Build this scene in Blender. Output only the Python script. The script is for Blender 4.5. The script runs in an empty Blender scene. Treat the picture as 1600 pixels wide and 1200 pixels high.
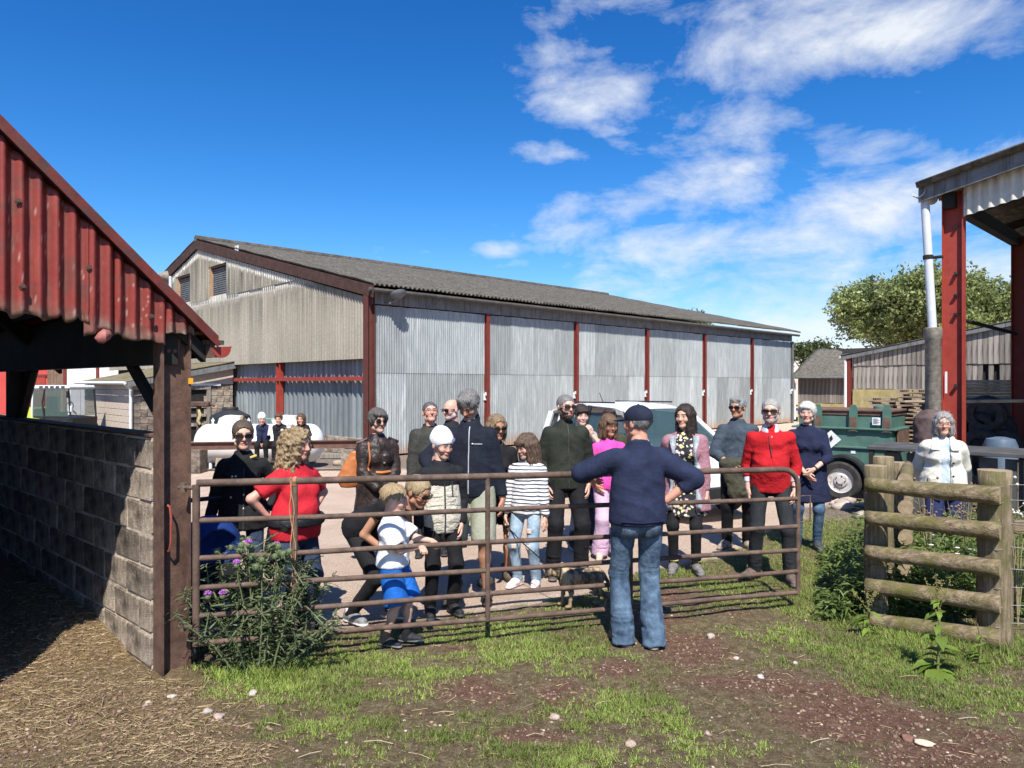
import bpy, math, random
import numpy as np
from mathutils import Vector, Matrix
random.seed(7); rng = np.random.default_rng(7)
SC = bpy.context.scene
COL = SC.collection
F = 1115.0      # focal length in pixels of the 1600 px wide photograph
CH = 1.9        # camera height
R_ = math.radians

# ------------------------------------------------------------------ camera, sky, sun, exposure
cam_d = bpy.data.cameras.new('camera'); cam = bpy.data.objects.new('camera', cam_d); COL.objects.link(cam)
cam.location = (0, 0, CH); cam.rotation_euler = (R_(90), 0, 0)
cam_d.sensor_width = 36; cam_d.lens = 36*F/1600; cam_d.clip_end = 3000; cam_d.clip_start = 0.05
SC.camera = cam
SUN_EL, SUN_AZ = R_(53), R_(2)     # the sun stands behind the camera; AZ turns it slightly to the right
sd = bpy.data.lights.new('sun', 'SUN'); sun = bpy.data.objects.new('sun', sd); COL.objects.link(sun)
sd.energy = 5.0; sd.angle = R_(0.53); sd.color = (1, 0.955, 0.88)
tosun = Vector((math.sin(SUN_AZ)*math.cos(SUN_EL), -math.cos(SUN_AZ)*math.cos(SUN_EL), math.sin(SUN_EL)))
sun.rotation_euler = tosun.to_track_quat('Z', 'Y').to_euler(); sun.location = (3, -10, 20)
SC.view_settings.view_transform = 'Standard'; SC.view_settings.look = 'None'
SC.view_settings.exposure = 0.62; SC.view_settings.gamma = 1
SC.render.film_transparent = False
SC.cycles.max_bounces = 6; SC.cycles.diffuse_bounces = 2; SC.cycles.glossy_bounces = 3
SC.cycles.transparent_max_bounces = 6; SC.cycles.use_denoising = True

W = bpy.data.worlds.new('World'); SC.world = W; W.use_nodes = True
def world():
    nt = W.node_tree; N = nt.nodes; L = nt.links; N.clear()
    def mth(op, a, b=None, c=None, clamp=False):
        n = N.new('ShaderNodeMath'); n.operation = op; n.use_clamp = clamp
        for i, v in enumerate((a, b, c)):
            if v is None: continue
            if isinstance(v, (int, float)): n.inputs[i].default_value = v
            else: L.new(v, n.inputs[i])
        return n.outputs[0]
    sky = N.new('ShaderNodeTexSky'); sky.sky_type = 'NISHITA'; sky.sun_disc = False
    sky.sun_elevation = SUN_EL; sky.sun_rotation = math.pi - SUN_AZ
    sky.altitude = 60; sky.air_density = 1.0; sky.dust_density = 0.35; sky.ozone_density = 2.2
    s_pre = N.new('ShaderNodeHueSaturation'); s_pre.inputs['Saturation'].default_value = 1.22; s_pre.inputs['Hue'].default_value = 0.495; L.new(sky.outputs[0], s_pre.inputs['Color'])
    # the clear summer blue of this day: each channel graded by a power curve
    sp = N.new('ShaderNodeSeparateColor'); L.new(s_pre.outputs[0], sp.inputs[0]); cbn = N.new('ShaderNodeCombineColor'); K0 = .1189
    for i, (A, p_) in enumerate(((1.61, 1.69), (1.264, 1.27), (1.535, 1.13))):
        L.new(mth('MINIMUM', mth('MULTIPLY', mth('POWER', mth('MULTIPLY', sp.outputs[i], K0), p_), A/K0), 12.0), cbn.inputs[i])
    hs = N.new('ShaderNodeHueSaturation'); L.new(cbn.outputs[0], hs.inputs['Color'])
    tc = N.new('ShaderNodeTexCoord'); sx = N.new('ShaderNodeSeparateXYZ'); L.new(tc.outputs['Generated'], sx.inputs[0])
    x, y, z = sx.outputs
    # cloud sheet: the direction is projected on a level plane
    zz = mth('ADD', mth('MAXIMUM', z, 0.0), 0.09)
    u, v = mth('DIVIDE', x, zz), mth('DIVIDE', y, zz)
    cb = N.new('ShaderNodeCombineXYZ'); L.new(u, cb.inputs[0]); L.new(v, cb.inputs[1])
    def noise(vec, sc, det, rough, dist=0.0, mscale=None, loc=(0,0,0)):
        mp = N.new('ShaderNodeMapping'); L.new(vec, mp.inputs[0]); mp.inputs['Location'].default_value = loc
        if mscale: mp.inputs['Scale'].default_value = mscale
        n = N.new('ShaderNodeTexNoise'); n.inputs['Scale'].default_value = sc; n.inputs['Detail'].default_value = det
        n.inputs['Roughness'].default_value = rough; n.inputs['Distortion'].default_value = dist
        L.new(mp.outputs[0], n.inputs['Vector']); return n.outputs['Fac']
    n1 = noise(cb.outputs[0], 2.6, 11, 0.64, 0.5, (1.0, 1.0, 1), (3.1, 1.2, 0))
    n2 = noise(cb.outputs[0], 0.55, 3, 0.5, 0.0, None, (7.3, 4.1, 0))
    cb2 = N.new('ShaderNodeCombineXYZ'); L.new(x, cb2.inputs[0]); L.new(y, cb2.inputs[1]); L.new(mth('MULTIPLY', z, 1.9), cb2.inputs[2])
    n3 = noise(cb2.outputs[0], 7.0, 12, 0.62, 0.25, None, (1.3, 0.2, 2.0))
    # where the cloud banks stand: bearing and height as tangents
    yy = mth('MAXIMUM', y, 0.12)
    a, b = mth('DIVIDE', x, yy), mth('DIVIDE', z, yy)
    banks = [(925,130,160,58,-8,1.0),(1390,45,280,90,8,1.25),(1240,100,100,70,40,1.0),(1000,312,170,44,22,1.0),(1140,255,160,85,30,1.05),
             (1290,205,190,52,-8,.95),(1150,378,320,46,2,1.0),(1400,325,300,72,14,1.1),(1240,455,420,84,3,.92),(1470,440,260,90,6,.95),(785,389,56,15,0,.95),
             (850,238,70,16,-4,.8),(985,8,190,38,0,.75),(1250,520,340,60,0,.95),(960,215,70,22,-30,.6),(640,398,160,30,8,.40),(1000,440,180,26,4,.55),(820,408,60,10,10,.6)]
    tot = None
    for (px, py, rx, ry, tilt, w) in banks:
        ca, cbb = (px-800)/F, (600-py)/F
        da, db = mth('SUBTRACT', a, ca), mth('SUBTRACT', b, cbb)
        c, s = math.cos(R_(tilt)), math.sin(R_(tilt))
        p = mth('ADD', mth('MULTIPLY', da, c*F/rx), mth('MULTIPLY', db, s*F/rx))
        q = mth('ADD', mth('MULTIPLY', da, -s*F/ry), mth('MULTIPLY', db, c*F/ry))
        r2 = mth('ADD', mth('MULTIPLY', p, p), mth('MULTIPLY', q, q))
        g = mth('MULTIPLY', mth('EXPONENT', mth('MULTIPLY', r2, -0.75)), w)
        tot = g if tot is None else mth('MAXIMUM', tot, g)
    front = mth('MULTIPLY', mth('SUBTRACT', y, 0.1), 4.0, clamp=True)
    side = mth('MULTIPLY', mth('SUBTRACT', n2, 0.42), 3.0, clamp=True)
    mask = mth('ADD', mth('MULTIPLY', tot, front), mth('MULTIPLY', side, mth('SUBTRACT', 1.0, front)))
    tex = mth('ADD', mth('MULTIPLY', n1, 0.22), mth('MULTIPLY', n3, 0.78))
    dens = mth('MULTIPLY', mth('SUBTRACT', mth('ADD', mth('MULTIPLY', mask, 0.82), mth('MULTIPLY', tex, 2.7)), 1.74), 1.35, clamp=True)
    dens = mth('MULTIPLY', dens, 0.92)
    dens = mth('MULTIPLY', dens, mth('MULTIPLY', mth('ADD', mask, 0.05), 2.6, clamp=True))
    dens = mth('MULTIPLY', dens, mth('MULTIPLY', z, 30.0, clamp=True))
    shade = mth('ADD', 0.62, mth('MULTIPLY', mth('MULTIPLY', mth('SUBTRACT', n3, 0.3), 1.5, clamp=True), 0.5))
    cc = N.new('ShaderNodeMix'); cc.data_type = 'RGBA'; L.new(shade, cc.inputs['Factor'])
    cc.inputs['A'].default_value = (3.4, 4.1, 5.2, 1); cc.inputs['B'].default_value = (8.6, 8.9, 9.2, 1)
    mx = N.new('ShaderNodeMix'); mx.data_type = 'RGBA'
    L.new(dens, mx.inputs['Factor']); L.new(hs.outputs[0], mx.inputs['A']); L.new(cc.outputs['Result'], mx.inputs['B'])
    bg = N.new('ShaderNodeBackground'); bg.inputs['Strength'].default_value = 0.0775
    L.new(mx.outputs['Result'], bg.inputs['Color'])
    out = N.new('ShaderNodeOutputWorld'); L.new(bg.outputs[0], out.inputs[0])
world()

# ------------------------------------------------------------------ helpers
def P(px, py, d): return Vector(((px-800)/F*d, d, CH-(py-600)/F*d))
def G(px, py):
    d = CH*F/(py-600); return ((px-800)/F*d, d)
def X_at(px, d): return (px-800)/F*d

def tag(o, label=None, cat=None, group=None, kind=None):
    if label: o['label'] = label
    if cat: o['category'] = cat
    if group: o['group'] = group
    if kind: o['kind'] = kind
    return o
def thing(name, label, cat, loc=(0,0,0), rz=0.0, group=None):
    o = bpy.data.objects.new(name, None); COL.objects.link(o); o.location = loc; o.rotation_euler = (0, 0, rz)
    o.empty_display_size = .1
    return tag(o, label, cat, group)
def meshdata(name, V, Fc, mat=None, smooth=False, col=None):
    V = np.asarray(V, dtype=np.float32).reshape(-1, 3)
    me = bpy.data.meshes.new(name)
    if isinstance(Fc, np.ndarray):
        n, k = Fc.shape
        me.vertices.add(len(V)); me.vertices.foreach_set('co', V.ravel())
        me.loops.add(n*k); me.loops.foreach_set('vertex_index', Fc.astype(np.int32).ravel())
        me.polygons.add(n); me.polygons.foreach_set('loop_start', np.arange(0, n*k, k, dtype=np.int32))
        me.polygons.foreach_set('loop_total', np.full(n, k, dtype=np.int32))
        me.update(calc_edges=True); me.validate()
    else:
        me.from_pydata([tuple(map(float, v)) for v in V], [], Fc); me.update()
    if mat: me.materials.append(mat)
    if smooth: me.polygons.foreach_set('use_smooth', np.ones(len(me.polygons), dtype=bool))
    if col is not None:
        c = np.ones((len(V), 4), dtype=np.float32); c[:, :3] = col
        at = me.color_attributes.new('col', 'FLOAT_COLOR', 'POINT'); at.data.foreach_set('color', c.ravel())
    return me
def link(name, me, parent=None, loc=None, rot=None, scale=None):
    o = bpy.data.objects.new(name, me); COL.objects.link(o)
    if parent is not None: o.parent = parent
    if loc is not None: o.location = loc
    if rot is not None: o.rotation_euler = rot
    if scale is not None: o.scale = scale
    return o
def mk(name, V, Fc, mat=None, parent=None, smooth=False, col=None, **kw):
    return link(name, meshdata(name, V, Fc, mat, smooth, col), parent, **kw)

class MB:
    """collects simple shapes and links them as one mesh"""
    def __init__(s): s.V = []; s.F = []
    def add(s, V, Fc):
        o = len(s.V); s.V.extend([tuple(v) for v in V]); s.F.extend([tuple(int(i)+o for i in f) for f in Fc]); return s
    def box(s, lo, hi, jit=0.0, M=None):
        (x0,y0,z0),(x1,y1,z1) = lo, hi
        V = [Vector(v) for v in ((x0,y0,z0),(x1,y0,z0),(x1,y1,z0),(x0,y1,z0),(x0,y0,z1),(x1,y0,z1),(x1,y1,z1),(x0,y1,z1))]
        if jit: V = [v+Vector([random.uniform(-jit, jit) for _ in range(3)]) for v in V]
        if M is not None: V = [M @ v for v in V]
        return s.add(V, [(0,3,2,1),(4,5,6,7),(0,1,5,4),(1,2,6,5),(2,3,7,6),(3,0,4,7)])
    def bbox(s, lo, hi, b=0.01, M=None):
        """box with chamfered edges"""
        lo = Vector(lo); hi = Vector(hi); V = []; idx = {}
        c = (lo+hi)/2; h = (hi-lo)/2; b = min(b, min(h)*.9)
        for sx in (-1,1):
            for sy in (-1,1):
                for sz in (-1,1):
                    for ax in range(3):
                        v = Vector((sx*h.x, sy*h.y, sz*h.z)); sg = (sx,sy,sz)
                        for k in range(3):
                            if k != ax: v[k] -= sg[k]*b
                        idx[(sx,sy,sz,ax)] = len(V); V.append(c+v)
        Fs = []
        for ax in range(3):
            o = [k for k in range(3) if k != ax]
            for sg in (-1,1):
                q = []
                for (p,r) in ((-1,-1),(1,-1),(1,1),(-1,1)):
                    k = [0,0,0]; k[ax]=sg; k[o[0]]=p; k[o[1]]=r; q.append(idx[(*k,ax)])
                Fs.append(tuple(q if (sg*(1 if ax!=1 else -1))>0 else q[::-1]))
        for ax in range(3):   # edges along ax
            o = [k for k in range(3) if k != ax]
            for p in (-1,1):
                for r in (-1,1):
                    def id_(s_, face):
                        k=[0,0,0]; k[ax]=s_; k[o[0]]=p; k[o[1]]=r; return idx[(*k,face)]
                    Fs.append((id_(-1,o[0]),id_(1,o[0]),id_(1,o[1]),id_(-1,o[1])))
        for sx in (-1,1):
            for sy in (-1,1):
                for sz in (-1,1): Fs.append((idx[(sx,sy,sz,0)],idx[(sx,sy,sz,1)],idx[(sx,sy,sz,2)]))
        if M is not None: V = [M @ v for v in V]
        return s.add(V, Fs)
    def tube(s, pts, r, n=8, cap=True, flat=None):
        pts = [Vector(p) for p in pts]; m = len(pts)
        rr = [r]*m if isinstance(r, (int, float)) else list(r)
        t = [(pts[min(i+1,m-1)]-pts[max(i-1,0)]).normalized() for i in range(m)]
        up = Vector((0,0,1)) if abs(t[0].z) < .9 else Vector((1,0,0))
        a = t[0].cross(up).normalized(); V = []
        for i in range(m):
            a = (a - t[i]*a.dot(t[i])).normalized(); b = t[i].cross(a)
            for k in range(n):
                an = 2*math.pi*k/n; V.append(pts[i]+(a*math.cos(an)+b*math.sin(an))*rr[i])
        Fs = [(i*n+k, i*n+(k+1)%n, (i+1)*n+(k+1)%n, (i+1)*n+k) for i in range(m-1) for k in range(n)]
        if cap: Fs += [tuple(range(n))[::-1], tuple((m-1)*n+k for k in range(n))]
        return s.add(V, Fs)
    def lathe(s, prof, c=(0,0,0), n=20, axis='z', cap=True):
        V = []; m = len(prof); c = Vector(c)
        for (r, h) in prof:
            for k in range(n):
                an = 2*math.pi*k/n; p = (r*math.cos(an), r*math.sin(an), h)
                if axis == 'x': p = (p[2], p[0], p[1])
                if axis == 'y': p = (p[0], p[2], p[1])
                V.append(c+Vector(p))
        Fs = [(i*n+k, i*n+(k+1)%n, (i+1)*n+(k+1)%n, (i+1)*n+k) for i in range(m-1) for k in range(n)]
        if cap: Fs += [tuple(range(n))[::-1], tuple((m-1)*n+k for k in range(n))]
        return s.add(V, Fs)
    def prism(s, poly, axis, a, b, M=None):
        """2D polygon swept along an axis between a and b"""
        n = len(poly); V = []
        for w in (a, b):
            for (p, q) in poly:
                v = {'x': (w,p,q), 'y': (p,w,q), 'z': (p,q,w)}[axis]; V.append(M @ Vector(v) if M is not None else Vector(v))
        return s.add(V, [tuple(range(n))[::-1], tuple(range(n, 2*n))] + [(i,(i+1)%n,n+(i+1)%n,n+i) for i in range(n)])
    def ibeam(s, c, w, dp, z0, z1, tf=.014, tw=.011, flange='x'):
        """upright H section: flanges face +-x (or y), overall w along that axis, flange width dp"""
        x, y = c
        B = [((x-w/2, y-dp/2), (x-w/2+tf, y+dp/2)), ((x+w/2-tf, y-dp/2), (x+w/2, y+dp/2)), ((x-w/2+tf, y-tw/2), (x+w/2-tf, y+tw/2))]
        if flange == 'y':
            B = [((x-dp/2, y-w/2), (x+dp/2, y-w/2+tf)), ((x-dp/2, y+w/2-tf), (x+dp/2, y+w/2)), ((x-tw/2, y-w/2+tf), (x+tw/2, y+w/2-tf))]
        for (a, b) in B: s.box((*a, z0), (*b, z1))
        return s
    def build(s, name, mat, parent=None, smooth=False, **kw):
        me = bpy.data.meshes.new(name); me.from_pydata([tuple(v) for v in s.V], [], s.F); me.update()
        if mat: me.materials.append(mat)
        if smooth:
            me.polygons.foreach_set('use_smooth', np.ones(len(me.polygons), dtype=bool))
            try: me.set_sharp_from_angle(angle=R_(40))
            except Exception: pass
        return link(name, me, parent, **kw)

def vnoise(p, sc=1.0, seed=0):
    """value noise in 3D, -1..1"""
    p = np.asarray(p, dtype=np.float64)/sc + seed*17.31 + 1000
    i = np.floor(p).astype(np.int64); f = p-i; f = f*f*(3-2*f)
    def h(a):
        n = (a[:,0]*374761393 + a[:,1]*668265263 + a[:,2]*2147483647) & 0x7fffffff
        n = ((n ^ (n >> 13))*1274126177) & 0x7fffffff
        return ((n ^ (n >> 16)) & 0xffff)/32767.5-1
    r = 0
    for dx in (0,1):
        for dy in (0,1):
            for dz in (0,1):
                w = (f[:,0] if dx else 1-f[:,0])*(f[:,1] if dy else 1-f[:,1])*(f[:,2] if dz else 1-f[:,2])
                r = r + w*h(i+np.array([dx,dy,dz]))
    return r
def fbm(p, sc, octv=3, seed=0):
    r = 0; a = 1; t = 0
    for k in range(octv): r = r + a*vnoise(p, sc/2**k, seed+k); t += a; a *= .5
    return r/t

# ------------------------------------------------------------------ materials
_M = {}
def nodes(name):
    m = bpy.data.materials.new(name); m.use_nodes = True; nt = m.node_tree
    return m, nt, nt.nodes, nt.links, nt.nodes['Principled BSDF']
def ramp(N, L, src, stops):
    r = N.new('ShaderNodeValToRGB'); L.new(src, r.inputs[0]); el = r.color_ramp.elements
    while len(el) < len(stops): el.new(.5)
    for e, (p, c) in zip(el, stops): e.position = p; e.color = (*c, 1) if len(c) == 3 else c
    return r.outputs[0]
def ntex(N, L, vec, sc, det=4, rough=.6, mscale=None, dist=0):
    n = N.new('ShaderNodeTexNoise'); n.inputs['Scale'].default_value = sc; n.inputs['Detail'].default_value = det
    n.inputs['Roughness'].default_value = rough; n.inputs['Distortion'].default_value = dist
    if mscale:
        mp = N.new('ShaderNodeMapping'); mp.inputs['Scale'].default_value = mscale; L.new(vec, mp.inputs[0]); vec = mp.outputs[0]
    L.new(vec, n.inputs['Vector']); return n.outputs['Fac']
def mixc(N, L, fac, a, b, mode='MIX'):
    n = N.new('ShaderNodeMix'); n.data_type = 'RGBA'; n.blend_type = mode
    for s, v in (('Factor', fac), ('A', a), ('B', b)):
        if isinstance(v, (int, float)): n.inputs[s].default_value = v
        elif isinstance(v, tuple): n.inputs[s].default_value = (*v, 1) if len(v) == 3 else v
        else: L.new(v, n.inputs[s])
    return n.outputs['Result']
def bump(N, L, b, h, st=.3, dist=.01):
    n = N.new('ShaderNodeBump'); n.inputs['Strength'].default_value = st; n.inputs['Distance'].default_value = dist
    L.new(h, n.inputs['Height']); L.new(n.outputs[0], b.inputs['Normal'])
def mat(name, c1, c2=None, sc=6, rough=.7, bmp=.25, bsc=60, metal=0, mscale=None, stain=None, stain_sc=1.5, stain_amt=.5, bd=.004, streak=False, spec=.3, coord='Object', lo=.35, hi=.65, rand=0):
    """two-tone noise material with an optional stain colour in patches or streaks that run down"""
    if name in _M: return _M[name]
    m, nt, N, L, b = nodes(name)
    tc = N.new('ShaderNodeTexCoord'); v = tc.outputs[coord]
    c2 = c2 or tuple(min(1, x*1.25) for x in c1)
    col = ramp(N, L, ntex(N, L, v, sc, 6, .65, mscale), [(lo, c1), (hi, c2)])
    if stain:
        ms = (6, 6, .35) if streak else None
        f = ntex(N, L, v, stain_sc, 6, .68, ms)
        f = ramp(N, L, f, [(1-stain_amt-.08, (0,0,0)), (1-stain_amt+.12, (1,1,1))])
        col = mixc(N, L, f, col, stain)
    if rand:
        oi = N.new('ShaderNodeObjectInfo'); col = mixc(N, L, 1.0, col, ramp(N, L, oi.outputs['Random'], [(0, (1-rand,)*3), (1, (1+rand*.7,)*3)]), 'MULTIPLY')
    L.new(col, b.inputs['Base Color'])
    b.inputs['Roughness'].default_value = rough; b.inputs['Metallic'].default_value = metal
    b.inputs['Specular IOR Level'].default_value = spec
    if bmp: bump(N, L, b, ntex(N, L, v, bsc, 4, .65, mscale), bmp, bd)
    _M[name] = m; return m
def attr_mat(name, rough=.7, trans=0.0, bsc=40, bmp=.2, var=.15, spec=.3):
    """colour from the mesh's own col attribute with fine noise"""
    if name in _M: return _M[name]
    m, nt, N, L, b = nodes(name)
    at = N.new('ShaderNodeAttribute'); at.attribute_name = 'col'
    tc = N.new('ShaderNodeTexCoord')
    n = ntex(N, L, tc.outputs['Object'], bsc, 4, .6)
    col = mixc(N, L, 1.0, at.outputs['Color'], ramp(N, L, n, [(.3, (1-var,)*3), (.7, (1+var,)*3)]), 'MULTIPLY')
    L.new(col, b.inputs['Base Color']); b.inputs['Roughness'].default_value = rough
    b.inputs['Specular IOR Level'].default_value = spec
    if bmp: bump(N, L, b, n, bmp, .004)
    if trans:
        tr = N.new('ShaderNodeBsdfTranslucent'); L.new(col, tr.inputs['Color'])
        ms = N.new('ShaderNodeMixShader'); ms.inputs[0].default_value = trans
        L.new(b.outputs[0], ms.inputs[1]); L.new(tr.outputs[0], ms.inputs[2])
        L.new(ms.outputs[0], N['Material Output'].inputs[0])
    _M[name] = m; return m
def glass(name, col=(.02,.03,.03), rough=.05, alpha=1.0):
    if name in _M: return _M[name]
    m, nt, N, L, b = nodes(name)
    b.inputs['Base Color'].default_value = (*col, 1); b.inputs['Roughness'].default_value = rough
    b.inputs['Specular IOR Level'].default_value = .8; b.inputs['Alpha'].default_value = alpha
    _M[name] = m; return m
# ------------------------------------------------------------------ materials of the buildings
def galv_mat(name, c1, c2, metal=.25, rough=.42, white=(.62,.66,.68), rust=.0):
    if name in _M: return _M[name]
    m, nt, N, L, b = nodes(name)
    tc = N.new('ShaderNodeTexCoord'); v = tc.outputs['Object']
    oi = N.new('ShaderNodeObjectInfo')
    col = ramp(N, L, ntex(N, L, v, 2.2, 7, .7, (5, 5, .5)), [(.32, c1), (.68, c2)])
    f = ramp(N, L, ntex(N, L, v, 1.0, 8, .72, (3.0, 3.0, .35), .6), [(.56, (0,0,0)), (.72, (1,1,1))])
    col = mixc(N, L, f, col, white)
    hv = N.new('ShaderNodeMath'); hv.operation = 'MULTIPLY_ADD'; L.new(oi.outputs['Random'], hv.inputs[0]); hv.inputs[1].default_value = .50; hv.inputs[2].default_value = .75
    cbn = N.new('ShaderNodeCombineXYZ'); [L.new(hv.outputs[0], cbn.inputs[i]) for i in range(3)]
    col = mixc(N, L, 1.0, col, cbn.outputs[0], 'MULTIPLY')
    # rust creeping up from the foot and in a few runs
    sx = N.new('ShaderNodeSeparateXYZ'); L.new(v, sx.inputs[0])
    ft = N.new('ShaderNodeMapRange'); L.new(sx.outputs[2], ft.inputs[0]); ft.inputs[1].default_value = .55; ft.inputs[2].default_value = 0.0
    rn = ntex(N, L, v, 1.6, 6, .7, (9, 9, .8))
    ad = N.new('ShaderNodeMath'); ad.operation = 'MULTIPLY_ADD'; L.new(ft.outputs[0], ad.inputs[0]); ad.inputs[1].default_value = .42; L.new(rn, ad.inputs[2])
    rf = ramp(N, L, ad.outputs[0], [(.64, (0,0,0)), (.92, (1,1,1))])
    col = mixc(N, L, rf, col, (.36,.22,.13))
    L.new(col, b.inputs['Base Color']); b.inputs['Metallic'].default_value = metal
    L.new(ramp(N, L, ntex(N, L, v, 7, 5, .6), [(.3, (rough-.08,)*3), (.7, (rough+.2,)*3)]), b.inputs['Roughness'])
    bump(N, L, b, ntex(N, L, v, 30, 3, .6), .12, .003)
    _M[name] = m; return m
M_GALV = galv_mat('galvanised_iron', (.22,.243,.243), (.38,.405,.40), .15, .5, (.50,.53,.52))
M_STEEL = galv_mat('profiled_steel', (.16,.18,.185), (.235,.26,.265), .2, .5, (.32,.35,.355))
M_RED = mat('red_oxide_paint', (.145,.026,.019), (.21,.038,.027), 5, .62, .2, 50, stain=(.10,.035,.022), stain_sc=5, stain_amt=.42)
M_REDB = mat('bright_red_paint', (.285,.040,.027), (.34,.056,.038), 5, .6, .2, 50, stain=(.16,.04,.025), stain_sc=6, stain_amt=.35)
M_RUST = mat('rusty_steel', (.085,.050,.038), (.165,.095,.068), 9, .85, .6, 70, stain=(.055,.030,.024), stain_sc=3.5, stain_amt=.45, bd=.006)
M_BARGE = mat('barge_board', (.045,.024,.019), (.085,.043,.033), 5, .8, .3, 40)
M_ROOF = mat('mossy_fibre_cement', (.075,.068,.058), (.155,.141,.12), 3.0, .95, .6, 28, stain=(.055,.052,.038), stain_sc=9, stain_amt=.48, bd=.02)
M_SLATE = mat('old_slate', (.10,.088,.074), (.19,.17,.14), 9, .9, .6, 40, stain=(.065,.062,.045), stain_sc=7, stain_amt=.46, bd=.02)
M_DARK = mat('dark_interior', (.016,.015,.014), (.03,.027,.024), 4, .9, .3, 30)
M_FASCIA = mat('grey_fascia', (.13,.14,.145), (.20,.21,.215), 4, .75, .3, 40, stain=(.075,.06,.05), stain_sc=2.2, stain_amt=.42, streak=True)
M_BLOCK = mat('concrete_block', (.20,.162,.126), (.46,.38,.30), 11, .95, 1.0, 60, stain=(.085,.066,.052), stain_sc=3.6, stain_amt=.46, bd=.014, rand=.45)
M_MORTAR = mat('mortar', (.52,.43,.34), (.68,.57,.46), 16, .95, .8, 90, stain=(.24,.19,.15), stain_sc=4, stain_amt=.45, bd=.008)
M_PALEBLK = mat('pale_block', (.47,.39,.31), (.58,.49,.40), 9, .95, .5, 60)
M_PALEMOR = mat('pale_mortar', (.34,.28,.225), (.42,.35,.28), 9, .95, .5, 60)
M_TIMBER = mat('weathered_board', (.155,.135,.115), (.34,.305,.265), 2.2, .9, .5, 9, mscale=(9, 9, .7), stain=(.085,.07,.06), stain_sc=2, stain_amt=.40, streak=True, bd=.006)
M_WHITE = mat('white_paint', (.66,.67,.67), (.78,.79,.79), 4, .5, .1, 40, stain=(.45,.43,.39), stain_sc=3, stain_amt=.34)
M_ZINC = mat('grey_pipe', (.50,.53,.55), (.62,.64,.66), 3, .45, .15, 40)
M_PIPECONC = mat('lichened_pipe', (.155,.135,.110), (.31,.275,.225), 14, .95, .6, 60, stain=(.36,.34,.27), stain_sc=20, stain_amt=.34)
M_MOULD = mat('yellowed_concrete', (.33,.27,.105), (.46,.385,.20), 3, .9, .3, 40, stain=(.24,.20,.11), stain_sc=2, stain_amt=.4)
M_WIN = glass('shutter_mesh', (.10,.105,.11), .5)
M_RAWWOOD = mat('raw_timber', (.33,.20,.115), (.46,.30,.19), 4, .8, .3, 20, mscale=(8,8,1))

def corr(u0, u1, zb, zt, pitch, amp, rows=2, seg=8, phase=0.0, box=False, amp_noise=0.0):
    """corrugated sheet: returns (u, depth, z) vertices and quads; zb and zt may be functions of u"""
    n = max(2, int(round((u1-u0)/pitch*seg))+1); u = np.linspace(u0, u1, n)
    if box:
        ph = ((u-u0)/pitch+phase) % 1.0
        dep = amp*np.interp(ph, [0,.30,.42,.78,.90,1.0], [1,1,-1,-1,1,1])
    else: dep = amp*np.cos(2*np.pi*((u-u0)/pitch+phase))
    b = np.array([zb(x) for x in u]) if callable(zb) else np.full(n, zb)
    t = np.array([zt(x) for x in u]) if callable(zt) else np.full(n, zt)
    f = np.linspace(0, 1, rows)[:, None]
    Z = b[None]*(1-f)+t[None]*f
    V = np.stack([np.repeat(u[None], rows, 0), np.repeat(dep[None], rows, 0), Z], -1).reshape(-1, 3)
    if amp_noise: V[:, 1] += amp_noise*fbm(V, .5, 2, int(u0*7) % 50)
    i = np.arange(rows-1)[:, None]*n+np.arange(n-1)[None]
    Q = np.stack([i, i+1, i+n+1, i+n], -1).reshape(-1, 4)
    return V, Q
def thick(V, Q, t, ax=1):
    """gives a sheet real thickness: back face offset plus closed rim"""
    n = len(V); B = V.copy(); B[:, ax] += t
    e = {}
    for q in Q:
        for k in range(4):
            a, b = int(q[k]), int(q[(k+1) % 4]); e[(a, b)] = 1
    rim = [(b, a, a+n, b+n) for (a, b) in e if (b, a) not in e]
    return np.vstack([V, B]), np.vstack([Q, Q[:, ::-1]+n, np.array(rim)])

BA = math.atan2(.691, .723)          # bearing of the whole farmyard's grid
BC = Vector((-3.68, 18.4, 0))        # near corner of the big barn

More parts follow.
